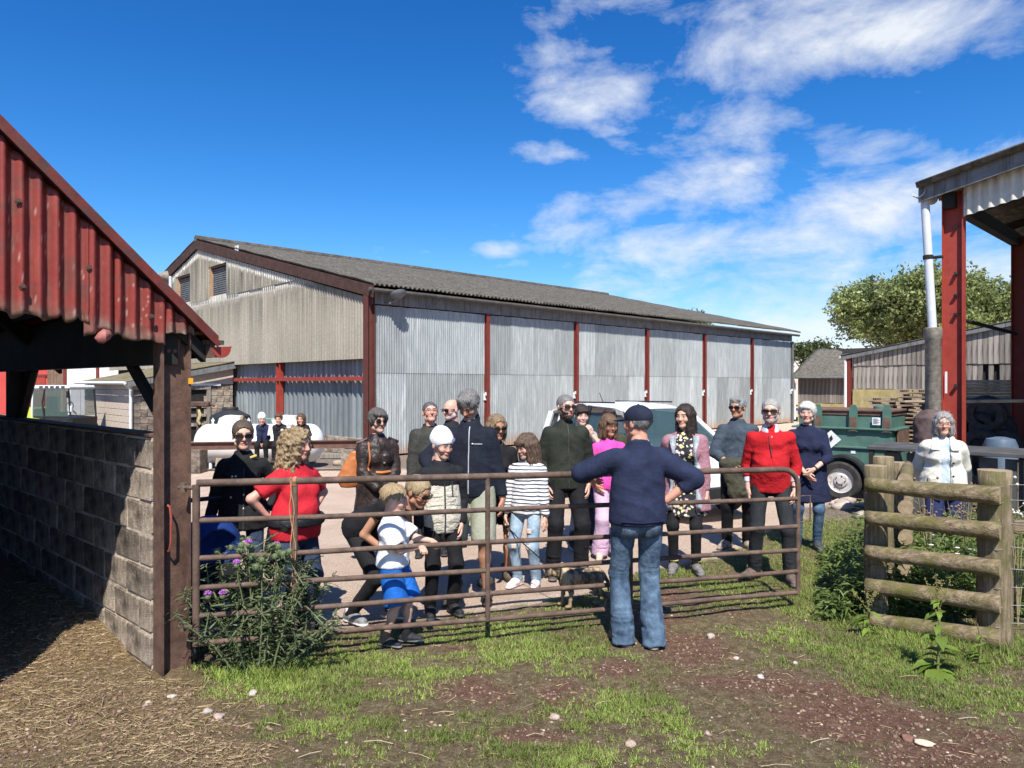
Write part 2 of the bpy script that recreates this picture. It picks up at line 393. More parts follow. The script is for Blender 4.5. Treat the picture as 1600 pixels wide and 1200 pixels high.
# ------------------------------------------------------------------ the big barn
def barn():
    b = thing('barn', 'big grey corrugated barn with red steel posts and mossy roof across the yard', 'barn', BC, BA)
    half, eav, rid = 11.7, 4.42, 7.32; slope = (rid-eav)/(half+.35)
    zr = lambda y: rid-abs(y-half)*slope
    Lx = 24.0
    # dark core so that no daylight shows through
    m = MB(); m.box((.30, .25, 0), (Lx-.1, 2*half-.1, 3.9)); 
    m.prism([(.25,3.9),(2*half-.1,3.9),(half,zr(half)-.35)], 'x', .35, Lx-.15); m.build('inner_wall', M_DARK, b)
    # roof: two slopes of deep corrugation, scalloped eave
    for sgn in (-1, 1):
        rows = 15
        V, Q = corr(-.13, Lx+.35, 0.0, 1.0, .146, .030, rows, 6, amp_noise=.02)
        y = half+sgn*(half+.35)*(1-V[:, 2]); z = zr(y)-.0+V[:, 1]+ .03
        lap = (np.round(V[:, 2]*(rows-1)) % 2)*.02
        W_ = np.stack([V[:, 0], y, z+lap], -1); W_, Q = thick(W_, Q, -.02, 2)
        mk('roof_slope', W_, Q, M_ROOF, b, False)
    m = MB(); m.tube([(-.15, half, rid+.04), (Lx+.36, half, rid+.04)], .13, 8); m.build('ridge_cap', M_ROOF, b, True)
    # barge boards on the gable
    for sgn in (-1, 1):
        y0, y1 = half, half+sgn*(half+.36)
        m = MB(); m.prism([(y0, zr(y0)-.02), (y1, zr(y1)-.02), (y1, zr(y1)-.32), (y0, zr(y0)-.36)], 'x', -.135, -.095); m.build('barge_board', M_BARGE, b)
    # wall head between doors and eave
    m = MB(); m.box((.05, -.06, 3.98), (Lx, .10, 4.36)); m.build('fascia', M_FASCIA, b)
    m = MB(); m.tube([(-.2, -.30, 4.30), (Lx+.25, -.30, 4.27)], .055, 8); m.build('gutter', mat('dark_gutter', (.06,.055,.05), (.10,.09,.08), 5, .9, .2, 40), b, True)
    # steel posts
    m = MB(); m.ibeam((-.02, -.02), .22, .22, 0, 4.25, .016, .012, 'x'); m.build('corner_post', mat('dull_red_paint', (.095,.028,.022), (.15,.04,.03), 5, .7, .3, 50, stain=(.08,.045,.035), stain_sc=5, stain_amt=.45), b)
    for i in range(1, 6):
        m = MB(); m.ibeam((4.0*i, -.07), .13, .13, 0, 3.97, .012, .01, 'y'); m.build('post', M_RED, b)
    m = MB(); m.ibeam((Lx, -.05), .13, .13, 0, 3.97, .012, .01, 'y'); m.build('post', M_FASCIA, b)
    # sliding doors, one in each bay, each of corrugated sheets lapped at mid height
    for i in range(6):
        dm = MB(); x0, x1 = 4.0*i+(.17 if i == 0 else .08), 4.0*(i+1)-.08
        dm.box((x0+.02, .03, .06), (x1-.02, .07, 3.92)); d = dm.build('door', M_DARK, b)
        nx = 4; w = (x1-x0)/nx
        for row, (za, zb_) in enumerate(((.04, 2.24), (2.19, 3.95))):
            for k in range(nx):
                V, Q = corr(x0+k*w, x0+(k+1)*w+.02, za, zb_, .0762, .0135, 8, 8, amp_noise=.012)
                jag = (fbm(np.stack([V[:,0]*4, V[:,0]*0, V[:,0]*0+i], -1), 1.0, 2, row)*.03 if row else 0)
                top = V[:, 2] > zb_-.01
                V[:, 2] = V[:, 2]+np.where(top, jag, 0) if row else V[:, 2]
                off = -.010 if row else 0.0
                mk('sheet', np.stack([V[:, 0], V[:, 1]+off-.004*(k % 2), V[:, 2]], -1), Q, M_GALV, d, True)
        m = MB(); m.box((x1-.02, -.06, 1.42), (x1+.06, -.02, 1.62)); m.box((x1-.0, -.12, 1.56), (x1+.05, -.06, 1.66)); m.build('latch', M_WHITE, d)
    # gable cladding: two lapped tiers of big corrugated sheets with two openings
    wins = [(9.0, 10.67), (12.46, 14.06)]
    def gsheet(u0, u1, zb, zt, off, tier):
        V, Q = corr(u0, u1, zb, zt, .146, .027, 18, 7)
        u, dp, z = V[:, 0], V[:, 1], V[:, 2]
        top = np.array([zr(a)-.42 for a in u]) if tier else np.full(len(u), 5.02)
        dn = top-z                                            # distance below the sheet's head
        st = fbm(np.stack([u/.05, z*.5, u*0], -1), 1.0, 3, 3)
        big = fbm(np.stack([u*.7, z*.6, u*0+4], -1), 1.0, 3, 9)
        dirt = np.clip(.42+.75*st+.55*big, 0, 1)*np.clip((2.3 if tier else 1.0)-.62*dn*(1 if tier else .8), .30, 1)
        pale_head = np.clip(1-(dn-(.16+.10*st))/.08, 0, 1) * (1 if tier else .75) * (dp > -.02)  # paler band with a jagged lower edge along the sheet's head
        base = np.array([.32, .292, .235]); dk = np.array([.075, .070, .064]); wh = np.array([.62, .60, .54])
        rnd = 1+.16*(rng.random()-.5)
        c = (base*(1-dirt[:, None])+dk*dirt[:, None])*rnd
        c = c*(1-pale_head[:, None])+wh*pale_head[:, None]
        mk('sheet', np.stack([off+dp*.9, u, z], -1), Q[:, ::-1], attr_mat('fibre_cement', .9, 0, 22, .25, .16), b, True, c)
    for k in range(23):
        u0, u1 = .12+k*1.022, .12+(k+1)*1.022+.03
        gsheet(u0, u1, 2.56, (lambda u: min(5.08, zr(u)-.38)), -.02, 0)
    edges = [3.4]+[3.4+.93*i for i in range(1, 6)]+[9.0, 9.84, 10.67, 11.56, 12.46, 13.26, 14.06]+[14.06+.94*i for i in range(1, 6)]
    # sheets whose head is cut along the verge
    e2 = [.12, 1.2, 2.3, 3.4]
    for k in range(3):
        pass
    for k in range(len(edges)-1):
        u0, u1 = edges[k], edges[k+1]+.025
        mid = (u0+u1)/2; inw = any(a-.01 < mid < c for a, c in wins)
        lowz = lambda u, inw=inw: (6.16 if inw else 4.99)
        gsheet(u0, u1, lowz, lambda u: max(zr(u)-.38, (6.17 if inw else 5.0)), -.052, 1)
    for (a, c) in wins:
        m = MB(); m.box((.10, a, 5.05), (.14, c, 6.2)); w = m.build('window', mat('window_recess', (.13,.137,.145), (.19,.197,.205), 3, .6, .3, 40), b)
        m = MB()
        for q in range(14): m.box((.065, a+.05, 5.08+q*.077), (.09, c-.05, 5.08+q*.077+.045), .003)
        m.build('louvre', mat('window_slat', (.11,.115,.125), (.17,.175,.18), 3, .6, .2, 40), w)
        m = MB(); m.box((-.03, c-.14, 5.05), (.10, c, 6.16)); m.build('jamb', M_RAWWOOD, w)
        m = MB(); m.box((-.03, a, 5.05), (.10, a+.07, 6.16)); m.box((-.03, a+.07, 6.08), (.10, c-.14, 6.16)); m.build('frame', M_BARGE, w)
    # lower band: profiled steel set back, red rails and posts
    for k in range(9):
        V, Q = corr(.16+k*.98, .16+(k+1)*.98+.03, .42, 2.64, .28, .03, 3, 12, box=True)
        mk('profiled_sheet', np.stack([.22+V[:, 1], V[:, 0], V[:, 2]], -1), Q[:, ::-1], M_STEEL, b)
    m = MB(); m.box((.02, .14, 1.99), (.16, 9.0, 2.10)); m.build('rail', M_REDB, b)
    m = MB(); m.ibeam((.08, 5.24), .22, .14, 0, 2.66, .014, .012, 'y'); m.build('post', M_REDB, b)
    m = MB(); m.box((.12, .1, 0), (.4, 9.2, .44)); m.build('plinth', M_BLOCK, b)
    # floodlight on the corner, number plate and horn on the gable
    l = MB(); M = Matrix.Translation((.62, -.42, 4.16)) @ Matrix.Rotation(R_(-28), 4, 'X'); l.lathe([(.02,-.03),(.10,-.02),(.21,.05),(.23,.09),(.20,.10),(.02,.06)], n=16)
    l.V = [M @ Vector(v) for v in l.V]; l.tube([(.62,-.42,4.12),(.5,-.2,4.0),(.42,-.06,4.02)], .025, 6)
    l.build('floodlight', M_FASCIA, b, True)
    m = MB(); m.box((-.115, 8.18, 6.30), (-.10, 7.9, 6.58)); pl = m.build('number_plate', M_WHITE, b)
    cu = bpy.data.curves.new('digit', 'FONT'); cu.body = '2'; cu.size = .30; cu.extrude = .003
    o = bpy.data.objects.new('digit', cu); COL.objects.link(o); dg = bpy.context.evaluated_depsgraph_get(); me = bpy.data.meshes.new_from_object(o.evaluated_get(dg)); bpy.data.objects.remove(o)
    me.materials.append(M_FASCIA)
    link('digit', me, pl, (-.119, 8.13, 6.335), (R_(90), 0, R_(-90)))
    m = MB(); m.lathe([(.05,0),(.09,.10),(.24,.42),(.26,.46),(.22,.44)], (-.55, 14.9, 6.28), 14, 'x'); m.tube([(-.45,14.9,6.28),(-.05,14.9,6.2)], .04, 6); m.build('horn_speaker', M_PIPECONC, b, True)
    m = MB(); m.tube([(-.12, 14.5, 5.0), (-.12, 14.5, 6.25)], .06, 8); m.build('vent_pipe', M_ZINC, b, True)
barn()

# ------------------------------------------------------------------ block outhouse against the barn
def brickwork(parent, uname, u0, u1, z0, z1, place, bm, mm, bw=.44, bh=.215, dp=.10, gap=.012, holes=(), jit=.004, core=True, prox=.006, variants=4):
    """single blocks proud of a recessed mortar core; place(u, depth, z) gives a local point"""
    shapes = []
    for k in range(variants):
        s = MB(); s.bbox((0, 0, 0), (bw-gap, dp, bh-gap), .008)
        s.V = [tuple(Vector(v)+Vector([random.uniform(-jit, jit) for _ in range(3)])) for v in s.V]
        s.V = [place(*v) for v in s.V]
        o0 = place(0, 0, 0); me = bpy.data.meshes.new(uname); me.from_pydata([tuple(Vector(v)-Vector(o0)) for v in s.V], [], s.F); me.update(); me.materials.append(bm); shapes.append(me)
    r = 0; z = z0
    while z < z1-.02:
        u = u0-(bw/2 if r % 2 else 0)
        while u < u1-.02:
            a, c = max(u, u0), min(u+bw, u1)
            if c-a > .06 and not any(h0 < (a+c)/2 < h1 and g0 < z+bh/2 < g1 for h0, h1, g0, g1 in holes):
                o = link(uname, random.choice(shapes), parent, place(a, -prox*random.uniform(.3, 1.6), z))
                if c-a < bw-.01 or z+bh > z1+.01:
                    # cut blocks get a mesh of their own
                    s = MB(); s.bbox((0, 0, 0), (c-a-gap, dp, min(bh, z1-z)-gap), .008); s.V = [Vector(place(*v))-Vector(place(0,0,0)) for v in s.V]
                    me = bpy.data.meshes.new(uname); me.from_pydata([tuple(v) for v in s.V], [], s.F); me.update(); me.materials.append(bm); o.data = me
            u += bw
        z += bh; r += 1
def outhouse():
    o0 = Vector((-11.97, 22.5, 0))
    b = thing('block_outhouse', 'low pale block outhouse with mossy lean-to roof against the barn gable', 'outhouse', o0, BA)
    Ly, Lx = 5.84, 3.2
    m = MB(); m.box((.05, .05, 0), (Lx-.02, Ly, 1.88)); m.prism([(.05,1.88),(Lx-.02,1.88),(Lx-.02,2.5)], 'y', .06, Ly); m.build('core', M_PALEMOR, b)
    brickwork(b, 'block', 0, Ly, 0, 1.9, lambda u, d, z: (d*.5+.0, u, z), M_PALEBLK, M_PALEMOR)
    brickwork(b, 'block', .02, Lx, 0, 1.9, lambda u, d, z: (u, d*.5, z), M_BLOCK, M_MORTAR, holes=[(.9, 2.35, 0, 1.75)])
    m = MB(); m.prism([(.02, 1.9), (Lx, 1.9), (Lx, 2.5)], 'y', -.012, .05); m.build('gable_infill', M_PALEBLK, b)
    # doorway
    m = MB(); m.box((.95, .036, 0), (2.3, .049, 1.7)); d = m.build('doorway', M_DARK, b)
    m = MB(); m.box((.84, -.05, 0), (.95, .05, 1.72)); m.box((2.3, -.05, 0), (2.42, .05, 1.72)); m.box((.84, -.055, 1.72), (2.42, .05, 1.84)); m.build('door_frame', M_TIMBER, d)
    m = MB(); m.box((.6, -.06, 1.845), (2.75, .03, 1.92)); m.build('lintel', M_WHITE, b)
    for z in (.5, .8, 1.1):
        m = MB(); m.box((.98, -.03, z), (2.28, .0, z+.10), .01); m.build('board', M_TIMBER, d)
    # roof
    V, Q = corr(-.25, Ly+.2, 0, 1, .146, .022, 8, 6, amp_noise=.03)
    W_ = np.stack([-.22+V[:, 2]*(Lx+.2), V[:, 0], 1.98+V[:, 2]*.70+V[:, 1]], -1); W_, Q = thick(W_, Q, -.03, 2)
    mk('roof', W_, Q, mat('mossy_roof', (.16,.125,.085), (.30,.25,.17), 5, .95, .7, 30, stain=(.10,.10,.045), stain_sc=5, stain_amt=.5, bd=.03), b)
    m = MB(); m.prism([(-.22, 1.96), (Lx-.02, 2.62), (Lx-.02, 2.44), (-.22, 1.80)], 'y', -.30, -.26); m.build('verge_board', M_FASCIA, b)
    m = MB(); m.tube([(-.27, -.2, 1.93), (-.27, Ly+.2, 1.95)], .05, 8); m.tube([(-.25,-.1,1.9),(-.12,-.08,1.8),(-.07,-.07,1.7),(-.07,-.07,0.05)], .045, 8); m.build('gutter_and_downpipe', M_WHITE, b, True)
outhouse()

# ------------------------------------------------------------------ far buildings on the left
def far_left():
    FR = mat('far_red_sheet', (.47,.060,.050), (.55,.085,.07), .6, .7, .1, 20)
    b = thing('red_shed', 'red sheeted shed seen far off under the left shed roof', 'shed', (-37.0, 45, 0))
    m = MB(); m.box((.05, .10, 0), (7.9, 9, 3.5)); m.prism([(.05,3.5),(7.9,3.5),(4,4.6)], 'y', .1, 9); m.build('wall', M_REDB, b)
    for k in range(8):
        V, Q = corr(k*.99, (k+1)*.99, 0, 3.6, .2, .02, 2, 6); mk('sheet', np.stack([V[:, 0], V[:, 1], V[:, 2]], -1), Q, FR, b)
    m = MB(); m.prism([(-.3,3.55),(8.1,3.55),(4,4.8)], 'y', -.2, .05); m.build('gable_sheet', FR, b); m = MB(); m.box((5.6,-.06,0),(7.6,-.03,2.35)); d = m.build('door', M_REDB, b); m = MB(); m.box((5.5,-.08,2.35),(7.7,-.02,2.5)); m.build('door_head', M_RED, d)
    b = thing('timber_lean_to', 'brown boarded wall panel between the red and white sheds', 'lean-to', (-29.05, 44.6, 0))
    for k in range(6): m = MB(); m.box((k*.2+.005, 0, 0), ((k+1)*.2-.005, .04, 3.5+.02*(k % 3))); m.build('board', mat('far_brown_board', (.15,.09,.06), (.23,.15,.105), 3, .9, .2, 20), b)
    m = MB(); m.box((0, .041, 0), (1.2, 1.5, 3.4)); m.build('frame', M_DARK, b)
    b = thing('white_shed', 'white panelled shed between the red shed and the outhouse', 'shed', (-27.6, 44, 0))
    m = MB(); m.box((.05, .05, 0), (6.9, 5.9, 3.9)); m.build('wall', M_WHITE, b)
    for k in range(7): m = MB(); m.box((k*1.0+.01, 0, 0), ((k+1)*1.0-.01, .05, 3.95)); m.build('panel', M_WHITE, b)
    for x in (.0, 2.0, 3.4): m = MB(); m.box((x, -.10, 0), (x+.16, -.01, 4.0)); m.build('post', M_RED, b)
    m = MB(); m.box((-.3,-.3,3.98),(7.2,6.2,4.2)); m.build('roof', M_FASCIA, b)
far_left()

# ------------------------------------------------------------------ old slate barn and boarded barn on the right
def boards(parent, u0, u1, zb, zt, w, place, skip=(), dp=.028, gap=.012):
    me = []
    for k in range(4):
        s = MB(); s.bbox((0, 0, 0), (w-gap, dp, 1), .004); s.V = [tuple(place(v[0], v[1]+random.uniform(-.002,.002), v[2])) for v in s.V]
        o = Vector(place(0, 0, 0)); d = bpy.data.meshes.new('board'); d.from_pydata([tuple(Vector(v)-o) for v in s.V], [], s.F); d.update(); d.materials.append(M_BOARDS[k]); me.append(d)
    k = 0; u = u0
    while u < u1-.03:
        if k not in skip:
            z0 = (zb(u) if callable(zb) else zb)+random.uniform(-.02, .01); z1 = (zt(u+w/2) if callable(zt) else zt)
            o = link('board', random.choice(me), parent, place(u, random.uniform(-.012, .004), z0), scale=(1, 1, z1-z0))
        u += w; k += 1
def board_mat(i, a, c):
    return mat('weathered_board_%d' % i, a, c, 2.0, .92, .5, 8, mscale=(12, 12, .5), stain=(.07,.058,.05), stain_sc=2, stain_amt=.40, streak=True, bd=.006)
M_BOARDS = [board_mat(0, (.22,.195,.165), (.39,.35,.30)), board_mat(1, (.17,.15,.13), (.32,.285,.245)), board_mat(2, (.27,.24,.205), (.44,.40,.345)), board_mat(3, (.13,.115,.10), (.26,.235,.205))]
def boarded_barn():
    o0 = Vector((12.8, 27.0, 0)); ang = BA-math.pi/2      # local x runs right and nearer, local y runs away
    b = thing('boarded_barn', 'grey vertical-boarded barn above a yellowed concrete wall behind the green bowser', 'barn', o0, ang)
    zt = lambda u: 3.02+.182*u
    Lx = 7.2
    m = MB(); m.prism([(.05, .02), (Lx, .02), (Lx, zt(Lx)-.12), (.05, zt(0)-.12)], 'y', .10, 10); m.build('inner_wall', M_DARK, b)
    place = lambda u, d, z: (u, d, z)
    boards(b, .12, Lx, 2.58, lambda u: zt(u)-.03, .155, lambda u, d, z: (u, d-.03, z))
    sk = (27, 29, 36)
    boards(b, .12, Lx, 1.72, 2.62, .155, place, sk)
    m = MB(); m.box((.10, -.02, 0), (Lx, .12, 1.70)); m.build('concrete_wall', M_MOULD, b)
    for u in (2.15, 4.4): m = MB(); m.box((u, -.026, .02), (u+.02, -.019, 1.69)); m.build('wall_joint', M_DARK, b)
    m = MB(); m.ibeam((-.03, -.02), .18, .16, 0, zt(0)-.1, .014, .012, 'y'); m.build('corner_post', M_RED, b)
    m = MB(); m.box((3.62, -.06, 1.72), (3.70, -.035, 2.5)); m.box((3.2,-.06,1.78),(3.62,-.035,1.86)); m.build('door_rail', M_RED, b)
    m = MB(); m.tube([(-.36,-.05,2.92),(-.16,-.08,2.86),(-.14,-.10,2.7),(-.14,-.10,.05)], .05, 8); m.build('downpipe', M_WHITE, b, True)
    V, Q = corr(0, 10.5, 0, 1, .146, .026, 4, 6)
    W_ = np.stack([-.3+V[:, 2]*(Lx+.3), -.18+V[:, 0], 3.02+.182*(-.3+V[:, 2]*(Lx+.3))+V[:, 1]], -1); W_, Q = thick(W_, Q, -.025, 2)
    mk('roof', W_, Q, M_ROOF, b)
    m = MB(); m.prism([(-.3, zt(-.3)-.035), (Lx, zt(Lx)-.035), (Lx, zt(Lx)-.16), (-.3, zt(-.3)-.16)], 'y', -.16, -.12); m.build('verge_board', M_FASCIA, b)
boarded_barn()
def slate_barn():
    o0 = Vector((14.55, 36.3, 0)); ang = BA-math.pi/2
    b = thing('slate_barn', 'old boarded barn with sagging slate roof beside the big barn end', 'barn', o0, ang)
    Lx, dp = 5.2, 5.6
    m = MB(); m.box((.05, .05, 0), (Lx, dp, 2.3)); m.prism([(.05,2.3),(dp,2.3),(dp/2,3.75)], 'x', .06, Lx); m.build('inner_wall', M_DARK, b)
    boards(b, 0, Lx, .95, 2.3, .2, lambda u, d, z: (u, d, z)); boards(b, 0, dp, .4, lambda u: 2.25+max(0, 1.35-abs(u-dp/2)*.5), .2, lambda u, d, z: (d, u, z))
    m = MB(); m.box((0, -.03, 0), (Lx, .06, .93)); m.build('base_wall', M_MOULD, b)
    n = 26; V = []; 
    for sg in (0, 1):
        rows = 12
        U = np.linspace(-.25, Lx+.2, n); Tt = np.linspace(0, 1, rows)
        uu, tt = np.meshgrid(U, Tt); y = (-.35+tt*(dp/2+.35)) if sg == 0 else (dp+.35-tt*(dp/2+.35))
        z = 2.28+tt*1.52-.10*np.sin((uu+.25)/(Lx+.4)*math.pi)*tt
        V = np.stack([uu, y, z], -1).reshape(-1, 3); V[:, 2] += .03*vnoise(V, .3, 2)
        i = np.arange(rows-1)[:, None]*n+np.arange(n-1)[None]; Q = np.stack([i, i+1, i+n+1, i+n], -1).reshape(-1, 4)
        V, Q = thick(V, Q, -.06, 2); mk('roof_slope', V, Q, M_SLATE, b)
    m = MB(); m.tube([(-.2,-.38,2.22),(Lx+.1,-.38,2.2)], .05, 8); m.build('gutter', M_FASCIA, b, True)
    m = MB(); m.tube([(-.26,-.36,2.2),(-.27,dp/2,3.68)], .055, 6); m.tube([(-.1,-.36,2.18),(-.12,-.1,1.9),(-.12,-.1,.1)], .05, 8); m.build('downpipe', M_WHITE, b, True)
slate_barn()

# ------------------------------------------------------------------ open-sided barn on the right
def open_barn():
    o0 = Vector((7.12, 11.5, 0)); ang = BA-math.pi/2      # local x: along the gable, right and nearer; local y: along the eave, away
    b = thing('open_barn', 'open-fronted barn with red steel posts and pale corrugated gable strip at the right', 'barn', o0, ang)
    zt = lambda u: 5.20+.205*u
    m = MB(); m.ibeam((0, 0), .30, .17, 0, 5.0, .016, .012, 'x'); p = m.build('corner_post', M_REDB, b)
    m = MB()
    for z in (1.75, 2.9, 3.2, 3.55, 4.3): m.box((-.165, -.03, z), (-.151, .03, z+.06), .008); m.box((.02,-.075,z+.1),(.06,-.02,z+.14),.01)
    m.build('bolt_cleat', M_DARK, p)
    m = MB(); m.box((-.10, -.10, 1.75), (-.07, -.085, 2.10)); m.build('gate_hook', M_WHITE, p)
    m = MB(); m.ibeam((.06, 4.45), .30, .34, 0, 4.9, .016, .012, 'x'); m.build('post', M_RED, b)
    m = MB(); m.ibeam((.06, 9.0), .30, .2, 0, 4.9, .016, .012, 'x'); m.build('post', M_RED, b)
    V, Q = corr(-.2, 13, 0, 1, .146, .03, 5, 6)
    W_ = np.stack([-.42+V[:, 2]*7, -.28+V[:, 0], zt(-.42+V[:, 2]*7)+V[:, 1]], -1); W_, Q = thick(W_, Q, -.025, 2)
    mk('roof', W_, Q, M_ROOF, b)
    m = MB(); m.prism([(-.42, zt(-.42)-.03), (6.5, zt(6.5)-.03), (6.5, zt(6.5)-.27), (-.42, zt(-.42)-.27)], 'y', -.33, -.29); m.build('verge_board', M_FASCIA, b)
    for k in range(6):
        u0 = .16+k*1.0
        V, Q = corr(u0, u0+1.03, lambda u: 4.52+.205*u, lambda u: zt(u)-.10, .146, .027, 5, 8)
        mk('sheet', np.stack([V[:, 0], -.12+V[:, 1], V[:, 2]], -1), Q, mat('pale_fibre_cement', (.50,.475,.42), (.62,.60,.54), 4, .85, .3, 30, stain=(.36,.33,.27), stain_sc=2, stain_amt=.4, streak=True), b, True)
    m = MB(); m.prism([(.16, 4.92), (6.2, 6.16), (6.2, 5.95), (.16, 4.72)], 'y', -.06, .08); m.build('rafter', M_RED, b)
    for k in range(4):
        y = 1.1*k+.9; m = MB(); m.prism([(-.3, zt(-.3)-.06), (6.2, zt(6.2)-.06), (6.2, zt(6.2)-.2), (-.3, zt(-.3)-.2)], 'y', y*2, y*2+.07); m.build('purlin', M_DARK, b)
    m = MB(); m.box((-.10, -.2, 4.72), (.05, 12, 4.95)); m.build('eave_beam', M_DARK, b)
    m = MB(); m.tube([(.05,.05,2.95),(.0,4.3,2.92)], .035, 8); m.build('tie_bar', M_DARK, b, True)
    # gutter and rain pipe: thin pipe dropping into a thick lichened one
    m = MB(); 
    pts = [(-.42+.10*math.cos(a)+.0, .0, 5.02+.10*math.sin(a)) for a in np.linspace(math.pi, 2*math.pi, 9)]
    V = []; n = len(pts)
    for y in (-.36, .35):
        for (x, _, z) in pts: V.append((x, y, z))
        for (x, _, z) in pts[::-1]: V.append((x*1.0+.0, y, z+.012))
    k = 2*n; m.add(V, [(i, (i+1) % k, k+(i+1) % k, k+i) for i in range(k)]+[tuple(range(k))[::-1], tuple(range(k, 2*k))])
    m.build('gutter', M_ZINC, b)
    m = MB(); m.tube([(-.365,-.20,4.95),(-.24,-.22,2.7)], .066, 12); m.build('rain_pipe', M_ZINC, b, True)
    m = MB(); m.lathe([(.072,3.92),(.078,3.93),(.078,3.98),(.072,3.99)], (-.312,-.21,0), 12); m.box((-.30,-.19,3.94),(-.13,-.06,3.97)); m.build('pipe_bracket', M_DARK, b)
    m = MB(); m.lathe([(.118,0),(.118,2.62),(.135,2.64),(.135,2.80),(.10,2.81)], (-.238,-.22,0), 14); m.build('pipe_base', M_PIPECONC, b, True)
    # back wall deep in the barn, in shadow
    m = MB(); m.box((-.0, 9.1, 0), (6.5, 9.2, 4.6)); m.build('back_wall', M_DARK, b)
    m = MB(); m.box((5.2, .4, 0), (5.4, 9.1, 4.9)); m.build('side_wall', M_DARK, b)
open_barn()

# ------------------------------------------------------------------ left shed with the red gable
SA = R_(48)
def left_shed():
    o0 = Vector((-2.34, 4.70, 0))
    b = thing('cattle_shed', 'old shed with red corrugated gable and concrete block wall at the left', 'shed', o0, SA)
    zv = lambda x: 2.167+.941*(.366-x)
    # steel stanchion and its cut head plate
    m = MB(); m.ibeam((.10, 0), .19, .14, -.05, 2.28, .014, .012, 'x'); p = m.build('stanchion', M_RUST, b)
    m = MB(); m.box((-.02, -.072, 2.235), (.30, .072, 2.255)); m.prism([(.02, 2.235), (.15, 2.235), (.13, 2.10), (.09, 2.03), (.04, 2.06)], 'y', -.03, -.018); m.build('head_plate', M_RUST, p)
    m = MB()
    for (x, z) in ((.06, 2.12), (.10, 2.12)): m.lathe([(.014,-.045),(.014,-.03)], (x, 0, z), 6, 'y')
    m.build('bolt', M_RUST, p)
    m = MB(); m.tube([(.055,-.02,1.10),(.055,-.075,1.09),(.058,-.082,1.03),(.058,-.08,.86),(.055,-.06,.80),(.055,-.02,.79)], .008, 6); m.build('pull_handle', mat('worn_red_steel', (.25,.045,.03), (.33,.10,.07), 8, .6, .3, 60), p, True)
    m = MB(); m.box((.175, -.078, 1.90), (.205, -.072, 1.94)); m.build('ear_tag', mat('orange_plastic', (.75,.33,.02), (.85,.42,.03)), p)
    # gable sheets: separate red corrugated sheets with torn feet
    def paint(V, seed):
        n1 = fbm(V, .12, 3, seed); n2 = fbm(V*np.array([1,1,.25]), .05, 2, seed+5)
        red = np.array([.235, .036, .026]); dk = np.array([.105, .050, .036]); lt = np.array([.36, .075, .055])
        f = np.clip((n1-.12)*2.6, 0, 1)[:, None]*.75; g = np.clip((n2-.15)*2, 0, 1)[:, None]*.5
        valley = np.clip(V[:, 1]/.018, 0, 1)[:, None]*.55              # darker red-brown in the valleys
        c = (red*(1-g)+lt*g)*.92; c = c*(1-f)+dk*f; c = c*(1-valley)+np.array([.14,.04,.03])*valley
        return c
    def sheet(x0, x1, zb, off, seed):
        V, Q = corr(x0, x1, zb, lambda x: zv(x)-.055, .088, .018, 26, 12)
        low = np.clip(1-(V[:, 2]-np.array([zb(x) for x in V[:, 0]]))/.10, 0, 1)
        tear = fbm(V*np.array([1,0,0])+seed, .045, 2, seed)
        V[:, 2] += low*tear*.035; V[:, 1] += .008*fbm(V, .25, 2, seed)+low*.02*fbm(V, .06, 2, seed+3)
        c = paint(V, seed); rust = np.clip(low*1.25+low*fbm(V, .05, 2, seed+8), 0, 1)[:, None]
        c = c*(1-rust)+np.array([.15, .085, .062])*rust
        chips = np.clip((fbm(V, .011, 2, seed+11)-.50)*7, 0, .8)[:, None]; c = c*(1-chips)+np.array([.40,.25,.21])*chips
        V2 = V.copy(); V2[:, 1] = V[:, 1]+off; n0 = len(V2); V2, Q2 = thick(V2, Q, .004, 1)
        mk('sheet', V2, Q2, attr_mat('flaking_red_paint', .5, 0, 30, .3, .12, .4), b, True, np.vstack([c, c*.25]))
    sheet(-1.62, -.98, lambda x: 2.31, -.100, 1)
    sheet(-1.00, -.44, lambda x: 2.30-.03*(x+1)/.56, -.106, 2)
    sheet(-.46, -.30, lambda x: 2.215+.02*math.sin(x*30), -.112, 3)
    sheet(-.31, .012, lambda x: 2.20-.05*(x+.31)/.3, -.100, 4)
    sheet(.0, .20, lambda x: min(2.23+.0*x, zv(x)-.10), -.106, 5)
    sheet(-4.2, -1.60, lambda x: 2.31, -.104, 6)
    m = MB()
    for (x, z) in ((-.80, 2.93), (-.44, 2.60), (-.08, 2.33), (-.78, 2.45), (-1.2, 2.6)): m.lathe([(.018,-.128),(.018,-.118),(.009,-.118),(.009,-.138)], (x, 0, z), 8, 'y', True)
    m.build('sheet_bolt', M_RUST, b)
    # crumpled flap and a yellow lump hanging at the torn edge
    m = MB(); m.lathe([(.004,-.05),(.03,-.03),(.042,.0),(.03,.03),(.004,.05)], (-.36, -.125, 2.19), 9, 'x'); m.V = [Vector(v)+Vector((0, 0, .012*math.sin(37*v[0]+9*v[2]))) for v in m.V]
    m.build('torn_flap', mat('flap_red', (.25,.075,.06), (.36,.15,.13), 20, .6, .4, 60), b, True)
    # roof: two slopes
    for sg in (1, -1):
        V, Q = corr(-.15, 9.5, 0, 1, .088, .016, 14, 6)
        x = (.33-V[:, 2]*3.53) if sg == 1 else (-3.2-V[:, 2]*3.6)
        z = (zv(x)) if sg == 1 else (zv(-3.2)-(-3.2-x)*.941)
        W_ = np.stack([x, V[:, 0], z+V[:, 1]], -1); W_, Q = thick(W_, Q, -.012, 2)
        mk('roof_slope', W_, Q, mat('rusted_roof', (.16,.028,.022), (.24,.05,.035), 4, .8, .4, 40, stain=(.09,.04,.03), stain_sc=4, stain_amt=.5), b)
